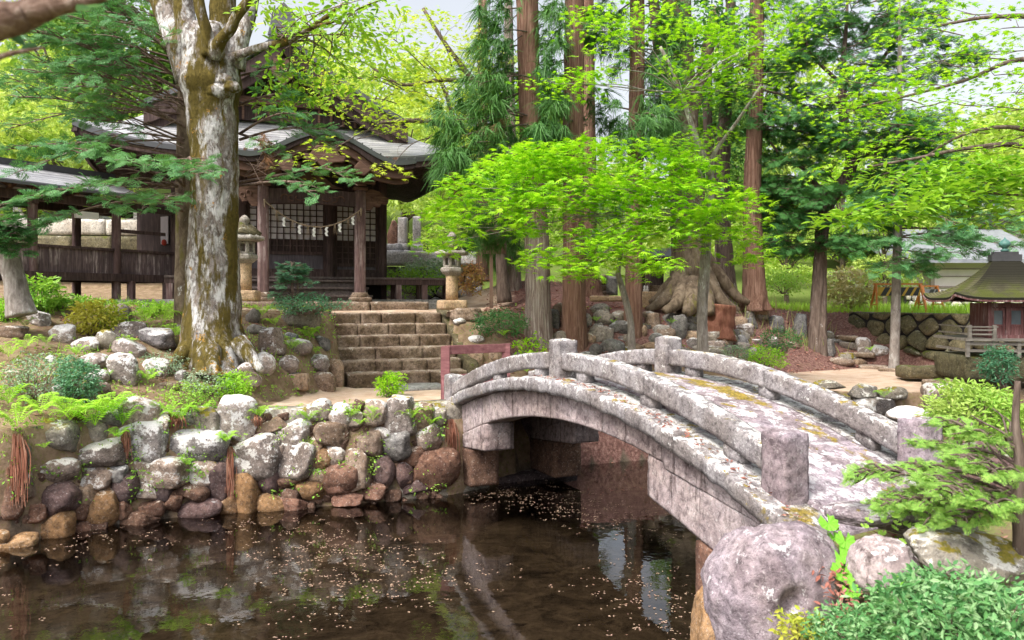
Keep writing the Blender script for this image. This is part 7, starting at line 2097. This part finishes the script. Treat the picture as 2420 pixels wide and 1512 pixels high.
shrub('leafy_shrub', 'pale grass-like shrub right of the straight red cedar', 1850, 690, 120, 50, 'shrub_light', 200, .08, d=20.5, fr=.2)
shrub('dwarf_juniper', 'low spreading juniper on the mossy boulder left of the steps', 718, 738, 160, 42, 'shrub_blue', 190, .05, fr=.1, d=12.6, k=9, tw=30)
shrub('leafy_shrub', 'small green plant behind the grey boulder under the gallery plinth', 355, 745, 70, 35, 'fern_green', 90, .05)
shrub('leafy_shrub', 'low green weeds in front of the gallery plinth', 170, 730, 120, 30, 'shrub_light', 150, .05)
# pine sapling
rg = np.random.default_rng(201); d = 12.9
tp = tree_thing('pine_sapling', 'small blue green conifer sapling in front of the porch', 692, 735, d)
wd, lf = MB(), MB()
limb(wd, [(694, 745, d, 4.5), (692, 700, d, 3.5), (690, 660, d, 3), (690, 620, d, 2)], 8)
limb(wd, [(703, 740, d, 3), (703, 690, d, 2.5), (704, 655, d, 2)], 7)
for k in range(26):
    y0 = rg.uniform(628, 668); a = rg.uniform(0, 2 * PI); L_ = rg.uniform(.12, .3) * (1.1 - .5 * abs(y0 - 652) / 24)
    p0 = at(690, y0, d); conifer_branch(wd, lf, p0, p0 + np.array([math.cos(a) * L_, math.sin(a) * L_, rg.uniform(0, .08)]), rg, .005, 5, .12, .11, .2, dens=3)
for x1, y1 in ((640, 700), (660, 672), (735, 690), (738, 668), (650, 690), (720, 700)):
    conifer_branch(wd, lf, at(692, 700, d), at(x1, y1, d - .2), rg, .006, 5, .13, .11, .5, dens=2)
wd.build('trunk', MAT['bark_branch'], tp, True); lf.build('crown', MAT['shrub_blue'], tp)

# evergreen reaching in from the right on the near bank
rg = np.random.default_rng(205)
te_ = tree_thing('evergreen_tree', 'small evergreen with dark slim trunk and feathery boughs on the near bank', 2405, 1420, 3.9)
wd, lf = MB(), MB(); d = 3.9
limb(wd, [(2400, 1500, d, 18), (2402, 1400, d, 15), (2408, 1280, d, 13), (2404, 1180, d, 14), (2410, 1080, d, 12), (2400, 1000, d, 9), (2405, 900, d, 6)], 14, rough=.12, freq=20, seed=90)
wd.build('trunk', MAT['bark_brown'], te_, True); wd = MB()
for (x0, y0, x1, y1, d1, sc) in ((2404, 1190, 2020, 1130, 4.3, 18), (2404, 1200, 2080, 1190, 4.1, 18), (2404, 1160, 2150, 1090, 4.4, 16), (2404, 1130, 2180, 1040, 4.6, 13), (2404, 1190, 2250, 1160, 3.6, 12), (2404, 1080, 2230, 1000, 4.5, 9), (2404, 1210, 2190, 1220, 4.0, 13), (2404, 1150, 2330, 1110, 3.6, 9), (2404, 1200, 2340, 1190, 3.5, 9), (2404, 1100, 2300, 1060, 4.2, 9), (2404, 1180, 2110, 1160, 4.6, 14), (2404, 1170, 2200, 1130, 4.0, 16), (2404, 1200, 2260, 1230, 3.7, 14), (2404, 1120, 2290, 1090, 3.9, 12), (2404, 1190, 2130, 1210, 4.4, 14), (2404, 1060, 2330, 1030, 3.9, 9), (2404, 1170, 2060, 1105, 4.7, 14)):
    conifer_branch(wd, lf, at(x0, y0, d), at(x1, y1, d1), rg, .010, sc, .17, .062, .25, T=YEWS, dens=7, nj=.5)
for k in range(8):
    twig(wd, at(2404, rg.uniform(1020, 1180), d), at(rg.uniform(2230, 2380), rg.uniform(960, 1130), rg.uniform(4, 4.6)), .009, .003, .05, rg)
wd.build('boughs', MAT['bark_brown'], te_, True); lf.build('crown', MAT['yew_leaves'], te_)

_fm = {}
EXTRA = [(150, 985, 110, 'fern between two brighter ones at the left part of the wall top'), (260, 990, 130, 'broad bright fern beside the largest one on the wall top'), (340, 985, 80, 'fern above the white wall stones left of the tall pale stone'), (480, 985, 70, 'low fern on the wall left of the tall pale stone'), (20, 960, 110, 'second fern at the left edge above the hanging roots'),
    (110, 820, 60, 'small fern beside the low tan stone of the left bank'), (300, 820, 50, 'small fern among the white topped boulders'), (415, 800, 70, 'fern touching the left foot of the great trunk'), (60, 780, 60, 'fern below the leafy shrub at the left'), (690, 830, 60, 'fern between the boulders beside the lower steps'), (590, 905, 60, 'fern at the right foot of the great trunk'), (775, 985, 50, 'fern on the wall under the sandy path'), (1015, 1010, 60, 'dark fern under the springing of the arch'), (350, 905, 60, 'fern right of the tall upright boulder')]
def fern(px, py, w, lab, d=None, mat='fern_green', k=0, z=.0, sq=1.0):
    if d is None: d = min(terr_d(px, py, 6.5), 24)
    key = (k, mat)
    if key not in _fm:
        mb = MB(); mb.add(*FERNS[k]); _fm[key] = mb.mesh('fern', MAT[mat])
    o = bpy.data.objects.new('fern', _fm[key]); COL.objects.link(o)
    d -= .12; s = w / 1.7 / FOC * d
    o.scale = (s, s, s * 1.15 * sq); o.rotation_euler = (R(-8), 0, px * .37); o.location = Vector(at(px, py - 6, d))
    return tag(o, lab, 'fern', 'ferns on the banks')
for px, py, w, lab, d, k in ((225, 1012, 150, 'largest bright fern spilling over the left part of the wall', None, 1), (165, 1000, 120, 'bright fern left of the largest one on the wall top', None, 0), (40, 1015, 130, 'tall fern at the left edge above the hanging roots', None, 2), (95, 985, 110, 'fern between the left edge fern and the bright ones on the wall', None, 1),
    (290, 1010, 110, 'bright fern right of the largest one above the lichened wall stones', None, 2), (385, 770, 100, 'bright fern left of the great trunk', None, 0), (345, 765, 80, 'green fern behind the angular boulder left of the great trunk', None, 1), (180, 845, 60, 'small bright fern in front of the chalky boulder', None, 2),
    (620, 752, 60, 'fern at the right side of the great trunk under the dwarf juniper', None, 1), (650, 775, 55, 'fern below the dwarf juniper', None, 0), (732, 805, 66, 'bright hanging fern at the left edge of the steps', None, 1), (745, 840, 40, 'small fern beside the lower steps', None, 2), (615, 990, 58, 'bright fern on the wall beside the tall pale stone', None, 1),
    (430, 1000, 90, 'yellowish fern with brown stems on the wall top', None, 0), (400, 985, 70, 'thin fern behind the yellowish one on the wall', None, 2), (660, 985, 50, 'small fern on the wall below the sandy path', None, 2), (700, 980, 45, 'small fern on the wall right of another below the sandy path', None, 0), (730, 1000, 60, 'feathery fern on the wall below the sandy path', None, 1),
    (970, 1000, 70, 'bright fern at the corner of wall and bridge', None, 1), (1000, 985, 60, 'fern against the foot of the bridge arch', None, 0), (880, 1000, 60, 'fern on the wall beneath the bright bush', None, 2), (830, 990, 50, 'fern on the wall left of the bright bush', None, 0), (270, 865, 40, 'tiny fern above the tall upright boulder', None, 1), (255, 895, 36, 'dark fern beside the tall upright boulder', None, 2),
    (60, 830, 70, 'green fern at the left edge below the tan boulder', None, 0), (20, 850, 80, 'bright fern cut by the left edge', None, 2), (1410, 765, 26, 'small fern on the rockery behind the maple stem', 15, 1), (1588, 770, 26, 'small fern beside the headstone-like boulder', 14.8, 0), (1450, 770, 24, 'tiny fern on the rockery left of the leaning maple stem', 15, 2), (1190, 800, 34, 'fern under the dark yew', 14, 1),
    (2090, 945, 50, 'fern on the far bank behind the bridge rail', 12.2, 0), (2240, 925, 60, 'fern right of the tall lichened boulder', 11.6, 1), (1845, 880, 50, 'fern behind the bridge rail', 13.8, 2), (2058, 835, 26, 'tiny fern beside the white standing stone', 15.8, 0), (1245, 885, 40, 'fern under the bridge rail beside the red barrier', 12.2, 1)):
    fern(px, py, w, lab, d, k=k)
for i, (px, py, w, lab) in enumerate(EXTRA): fern(px, py, w, lab, None, k=i % 3, mat='shrub_light' if i % 3 == 2 else 'fern_green')
for px, py, w, lab in ((440, 1105, 50, 'feathery fern growing out of the wall face'), (535, 1050, 60, 'fern sprouting between the white wall stones'), (280, 1040, 60, 'pale fern over the big lichened wall stone'), (850, 1010, 40, 'small fern in a joint high on the wall'), (310, 1140, 22, 'tiny dark fern low on the wall face'), (105, 1065, 36, 'little fern beside the hanging roots'), (880, 980, 40, 'fern in the wall joint nearest the bridge')):
    fern(px, py, w, lab, wall_d(px, py) - .1, k=1, sq=.9)

# root fringes hanging down the wall
def roots(px, y0, y1, w, lab, n=60, d=None, mat='root_hair'):
    rg = np.random.default_rng(int(px)); d0 = d or wall_d(px, y0) - .08; d1 = d or wall_d(px, y1) - .06
    mb = MB()
    for i in range(n):
        x = px + rg.normal(0, w / 4); ye = y0 + (y1 - y0) * rg.uniform(.55, 1.05)
        pts = [at(px + (x - px) * .6, y0 + rg.uniform(-6, 10), d0 + rg.uniform(-.05, .03)), at(x, y0 * .6 + ye * .4, d0 - .06 + rg.uniform(-.04, .03)), at(x + rg.normal(0, 3), ye, d1 + rg.uniform(-.06, 0))]
        mb.addm(tube(pts, [.007, .006, .002], 3, n=3, cap=False))
    tag(mb.build('hanging_roots', MAT[mat]), lab, 'roots', 'root fringes on the wall')
roots(38, 1030, 1195, 60, 'thick reddish fringe of roots hanging at the left end of the wall', 110)
roots(543, 1060, 1175, 22, 'narrow fringe of roots hanging in the middle of the wall', 60)
roots(298, 1020, 1085, 26, 'short fringe of stems hanging beside the big lichened wall stone', 40)
roots(1062, 995, 1090, 34, 'reddish fringe of roots beside the bridge arch', 70, 9.95)
roots(418, 985, 1020, 40, 'brown fern stems drooping over the wall top', 36)
roots(605, 985, 1012, 24, 'short brown stems under the bright fern on the wall', 24)

# heart-leaved plants on the near bank
rg = np.random.default_rng(220)
def heart(n=18):
    V = [(0, 0, -.04)]; 
    for i in range(n + 1):
        a = R(200) + R(320) * i / n - R(0)
        r_ = .5 * (1 + .05 * (-1) ** i); V.append((r_ * math.cos(a - R(180)), r_ * math.sin(a - R(180)), .05 * (-1) ** i + .03))
    return np.array(V), np.array([(0, i, i + 1) for i in range(1, n + 1)])
HEART = heart()
t_ = thing('heart_leaved_plant', 'cluster of big round heart shaped leaves between the hollowed boulder and the rounded one', 'plant', tuple(at(2000, 1330, 3.9)))
lf, wd = MB(), MB()
for (px, py, w, d) in ((1958, 1236, 44, 4.1), (1972, 1268, 26, 4.1), (1998, 1278, 46, 4.0), (1985, 1312, 46, 3.95), (1994, 1352, 56, 3.85), (2012, 1395, 40, 3.75), (1918, 1300, 24, 4.05), (1935, 1286, 34, 4.05), (2002, 1330, 36, 3.95)):
    p = at(px, py, d); s = w / FOC * d; lf = MB()
    bake(lf, HEART, np.array([p]), frames(np.array([[rg.normal(0, .15), -.8, 1.0]]), np.array([[rg.normal(0, .5), 1.0, .4]])), [s * 1.05]); lf.build('leaf', MAT['heart_leaf'], t_)
    twig(wd, [p[0] + rg.normal(0, .02), p[1] + .04, p[2] - .14], p, .004, .003, 0, rg, 4, 2)
wd.build('stalks', MAT['shrub_light'], t_)
t_ = thing('heart_leaved_plant', 'pair of bright round leaves peeping out beside the box bush', 'plant', tuple(at(2110, 1440, 3.5)))
lf, wd = MB(), MB()
for (px, py, w, d) in ((2098, 1412, 50, 3.45), (2130, 1376, 40, 3.5)):
    p = at(px, py, d); s = w / FOC * d; lf = MB()
    bake(lf, HEART, np.array([p]), frames(np.array([[.1, -.6, 1.0]]), np.array([[.3, .2, 1.0]])), [s]); lf.build('leaf', MAT['heart_leaf'], t_); twig(wd, p - [0, -.04, .15], p, .004, .003, 0, rg, 4, 2)
wd.build('stalks', MAT['shrub_light'], t_)
t_ = thing('heart_leaved_plant', 'low cluster of small rounded leaves on the flat mossy stones of the near bank', 'plant', tuple(at(2110, 1250, 4.2)))
lf = MB()
for k in range(26):
    lf = MB(); p = at(2040 + rg.uniform(0, 200), 1195 + rg.uniform(0, 90), 4.2 + rg.uniform(-.2, .2)); p[2] = max(p[2], 1.12)
    bake(lf, HEART, np.array([p]), frames(np.array([[rg.normal(0, .3), -.4, 1.0]]), np.array([[rg.normal(), .3, .5]])), [.045]); lf.build('leaf', MAT['shrub_light'], t_)

# stump
rg = np.random.default_rng(230); d = 16.2
mb = MB(); limb(mb, [(1692, 800, d, 46), (1696, 770, d, 37), (1702, 738, d, 33), (1704, 720, d, 33)], 28, n=6, rough=.12, freq=8, seed=95, ridges=9, ridge_amp=.06)
tag(mb.build('tree_stump', MAT['stump_wood'], smooth=True), 'reddish brown cut tree stump at the roots of the old tree', 'stump')

# ---------- stuff: grass, weeds, fallen leaves, petals
def scatter_ground(n, xr, yr, keep, rg):
    x = rg.uniform(*xr, n); y = rg.uniform(*yr, n); m = keep(x, y); x, y = x[m], y[m]
    return np.column_stack([x, y, ground_h(x, y)])
def blade_T(): 
    V = np.array([(-.03, 0, 0), (.03, 0, 0), (.02, .08, .55), (-.015, .08, .55), (.0, .3, 1.0)]); return V, np.array([(0, 1, 2), (0, 2, 3), (3, 2, 4)])
BL = blade_T()
def blades(mb, q, rg, size):
    n = len(q); a = rg.uniform(0, 2 * PI, n)
    nn = np.column_stack([rg.normal(0, .25, n), rg.normal(0, .25, n), np.ones(n)]); ax = np.column_stack([np.cos(a), np.sin(a), np.zeros(n)])
    bake(mb, BL, q, frames(nn, ax), size * rng_(rg, n))
def rng_(rg, n): return rg.uniform(.5, 1.3, n)
rg = np.random.default_rng(240)
mb = MB(); q = scatter_ground(9000, (7.0, 18), (15.5, 26), lambda x, y: (y > pl(x, CREST) + .05), rg); blades(mb, q, rg, .26)
q = scatter_ground(2500, (4.6, 8), (17, 26), lambda x, y: (y > pl(x, CREST)), rg); blades(mb, q, rg, .2)
tag(mb.build('grass', MAT['grass_blades']), 'fresh green grass of the yard behind the stone wall', 'grass', kind='stuff')
mb = MB(); q = scatter_ground(900, (4.2, 7.6), (15, 18.4), lambda x, y: (y > pl(x, TOE) + .5) & (y < pl(x, CREST) + .3) & (np.sin(x * 5) + np.sin(y * 7) > -.2), rg); blades(mb, q, rg, .34)
tag(mb.build('dry_grass', MAT['dry_blades']), 'straw coloured dry bamboo grass on the slope below the red cedar', 'dry grass', kind='stuff')
mb = MB(); q = scatter_ground(4200, (-9, -2.9), (7.9, 15), lambda x, y: (y > pl(x, TOE) - .15) & (np.sin(x * 3.1) + np.sin(y * 2.7 + 1) + rg.normal(0, .5, len(x)) > -.1), rg)
q = q + [0, 0, .03]; fan_leaves(mb, QUAD, q, rg, 6, .07, .05, .6, .2, .5)
q2 = q[::4]; blades(mb, q2, rg, .14)
q = scatter_ground(500, (1.9, 5), (3.2, 6.5), lambda x, y: y < pl(x, NEAR) - .1, rg); fan_leaves(mb, QUAD, q + [0, 0, .02], rg, 5, .04, .03, .6, .2, .5)
q = scatter_ground(700, (-.5, 6), (13.5, 17.5), lambda x, y: (y > pl(x, TOE)) & (np.sin(x * 4.3) + np.sin(y * 3.7) > 1.0), rg); fan_leaves(mb, QUAD, q + [0, 0, .03], rg, 5, .07, .05, .6, .2, .5)
# weeds in the joints of the wall and along its top
w_q = []
for k in range(620):
    px = rg.uniform(0, 1060); py = rg.uniform(950, 1120) if rg.uniform() < .8 else rg.uniform(1100, 1180)
    if math.sin(px * .045) + math.sin(py * .05 + px * .02) > -.1: w_q.append(at(px, py, wall_d(px, py) - .1))
fan_leaves(mb, QUAD, np.array(w_q), rg, 7, .05, .04, .8, .3, .7)
tag(mb.build('ground_cover', MAT['shrub_light']), 'small weeds and seedlings growing over the banks and the wall', 'weeds', kind='stuff')
mb = MB(); q = scatter_ground(9000, (-.6, 9), (10.4, 21), lambda x, y: ((y > pl(x, TOE) - .3) | (y < pl(x, WATERLINE) + .9) & (x < 3)) & (y > pl(x, WATERLINE) - .1), rg)
q2 = scatter_ground(1600, (-8, -2.9), (8, 14), lambda x, y: y > pl(x, TOE), rg); q3 = scatter_ground(700, (1.5, 4.5), (3, 6), lambda x, y: y < pl(x, NEAR), rg)
for qq, s in ((q, .075), (q2, .06), (q3, .05)):
    n = len(qq); bake(mb, OVAL, qq + [0, 0, .02], frames(np.column_stack([rg.normal(0, .35, n), rg.normal(0, .35, n), np.ones(n)]), rg.normal(size=(n, 3))), s * rng_(rg, n))
q = []        # leaves lying on the bridge ledge
for k in range(230):
    s = rg.uniform(-.3, 3.4); o = rg.uniform(-.2, -.09); q.append(bw([[s, o, float(deck_z(s)) + .0]])[0])
q = np.array(q); n = len(q); bake(mb, OVAL, q, frames(np.column_stack([rg.normal(0, .4, n), rg.normal(0, .4, n), np.ones(n)]), rg.normal(size=(n, 3))), .035 * rng_(rg, n))
q = []
for k in range(260):
    f = rg.uniform(0, 1); q.append(at(1885 + 130 * f + rg.normal(0, 22), 1225 + 220 * f + rg.normal(0, 14), 4.15 - .5 * f))
q = np.array(q); q[:, 2] = np.minimum(q[:, 2], 1.12); n = len(q); bake(mb, OVAL, q, frames(np.column_stack([rg.normal(0, .4, n), rg.normal(0, .4, n) - .4, np.ones(n)]), rg.normal(size=(n, 3))), .035 * rng_(rg, n))
tag(mb.build('leaf_litter', MAT['litter']), 'reddish brown fallen leaves on the banks and the bridge ledge', 'fallen leaves', kind='stuff')
# petals on the water
n = 15000
x = rg.uniform(-6, 5.5, n); y = rg.uniform(4.6, 11.5, n)
f = np.sin(x * 1.9 + 2 * np.sin(y * .7)) + np.sin(y * 2.1 + x * .8) + rg.normal(0, .8, n)
m = (y < pl(x, WATERLINE) - .05) & (y > pl(x, NEAR)) & (f > .75) & (rg.uniform(0, 1, n) < np.where(x > 1.2, .35, .8))
c = np.column_stack([x[m], y[m], np.full(m.sum(), .004)])
kk = rg.integers(1, 5, len(c)); c = np.repeat(c, kk, 0); c[:, 0] += rg.normal(0, .022, len(c)); c[:, 1] += rg.normal(0, .016, len(c)); c[:, 2] += rg.uniform(0, .003, len(c))
mb = MB(); bake(mb, (QUAD[0] * [1, 1.3, .1], QUAD[1]), c, frames(np.column_stack([rg.normal(0, .04, len(c)), rg.normal(0, .04, len(c)), np.ones(len(c))]), np.column_stack([rg.normal(size=(len(c), 2)), np.zeros(len(c))])), .023 * rng_(rg, len(c)))
tag(mb.build('floating_petals', MAT['petals']), 'pale pink petals and buds drifting on the pond', 'petals', kind='stuff')
# ================================================================== light, sky, camera
w = bpy.data.worlds.new('World'); SC.world = w; w.use_nodes = True
nt = w.node_tree; nt.nodes.clear()
sky = nt.nodes.new('ShaderNodeTexSky'); sky.sky_type = 'NISHITA'; sky.sun_disc = False
SUN_EL, SUN_AZ = R(52), R(-140)     # sun high behind the camera's left shoulder
sky.sun_elevation = SUN_EL; sky.sun_rotation = SUN_AZ
sky.air_density = 1.0; sky.dust_density = 6.0; sky.ozone_density = .4
hs = nt.nodes.new('ShaderNodeHueSaturation'); hs.inputs['Saturation'].default_value = .3
bg = nt.nodes.new('ShaderNodeBackground'); bg.inputs[1].default_value = .14
ow = nt.nodes.new('ShaderNodeOutputWorld')
nt.links.new(sky.outputs[0], hs.inputs['Color']); nt.links.new(hs.outputs[0], bg.inputs[0]); nt.links.new(bg.outputs[0], ow.inputs[0])
sd = bpy.data.lights.new('sun', 'SUN'); sd.energy = 1.4; sd.angle = R(16); sd.color = (1, .95, .87)
so = bpy.data.objects.new('sun', sd); COL.objects.link(so)
dirv = Vector((math.sin(SUN_AZ) * math.cos(SUN_EL), math.cos(SUN_AZ) * math.cos(SUN_EL), math.sin(SUN_EL)))
so.rotation_euler = dirv.to_track_quat('Z', 'Y').to_euler(); so.location = (0, 0, 30)
cd = bpy.data.cameras.new('camera'); co = bpy.data.objects.new('camera', cd); COL.objects.link(co)
cd.sensor_width = 36; cd.lens = 36 * FOC / 2420
cd.shift_y = -(756.25 - HY) / 2420
cd.clip_start = .05; cd.clip_end = 600
co.location = (0, 0, CZ); co.rotation_euler = (R(90), 0, 0)
cd.dof.use_dof = True; cd.dof.focus_distance = 9.5; cd.dof.aperture_fstop = 4.5
SC.camera = co
SC.view_settings.view_transform = 'Standard'; SC.view_settings.look = 'None'; SC.view_settings.gamma = 1
SC.view_settings.exposure = 1.22
c_ = SC.cycles
c_.max_bounces = 7; c_.diffuse_bounces = 3; c_.glossy_bounces = 3; c_.transmission_bounces = 4; c_.transparent_max_bounces = 8
c_.use_denoising = True
c_.caustics_reflective = False; c_.caustics_refractive = False
c_.sample_clamp_indirect = 6
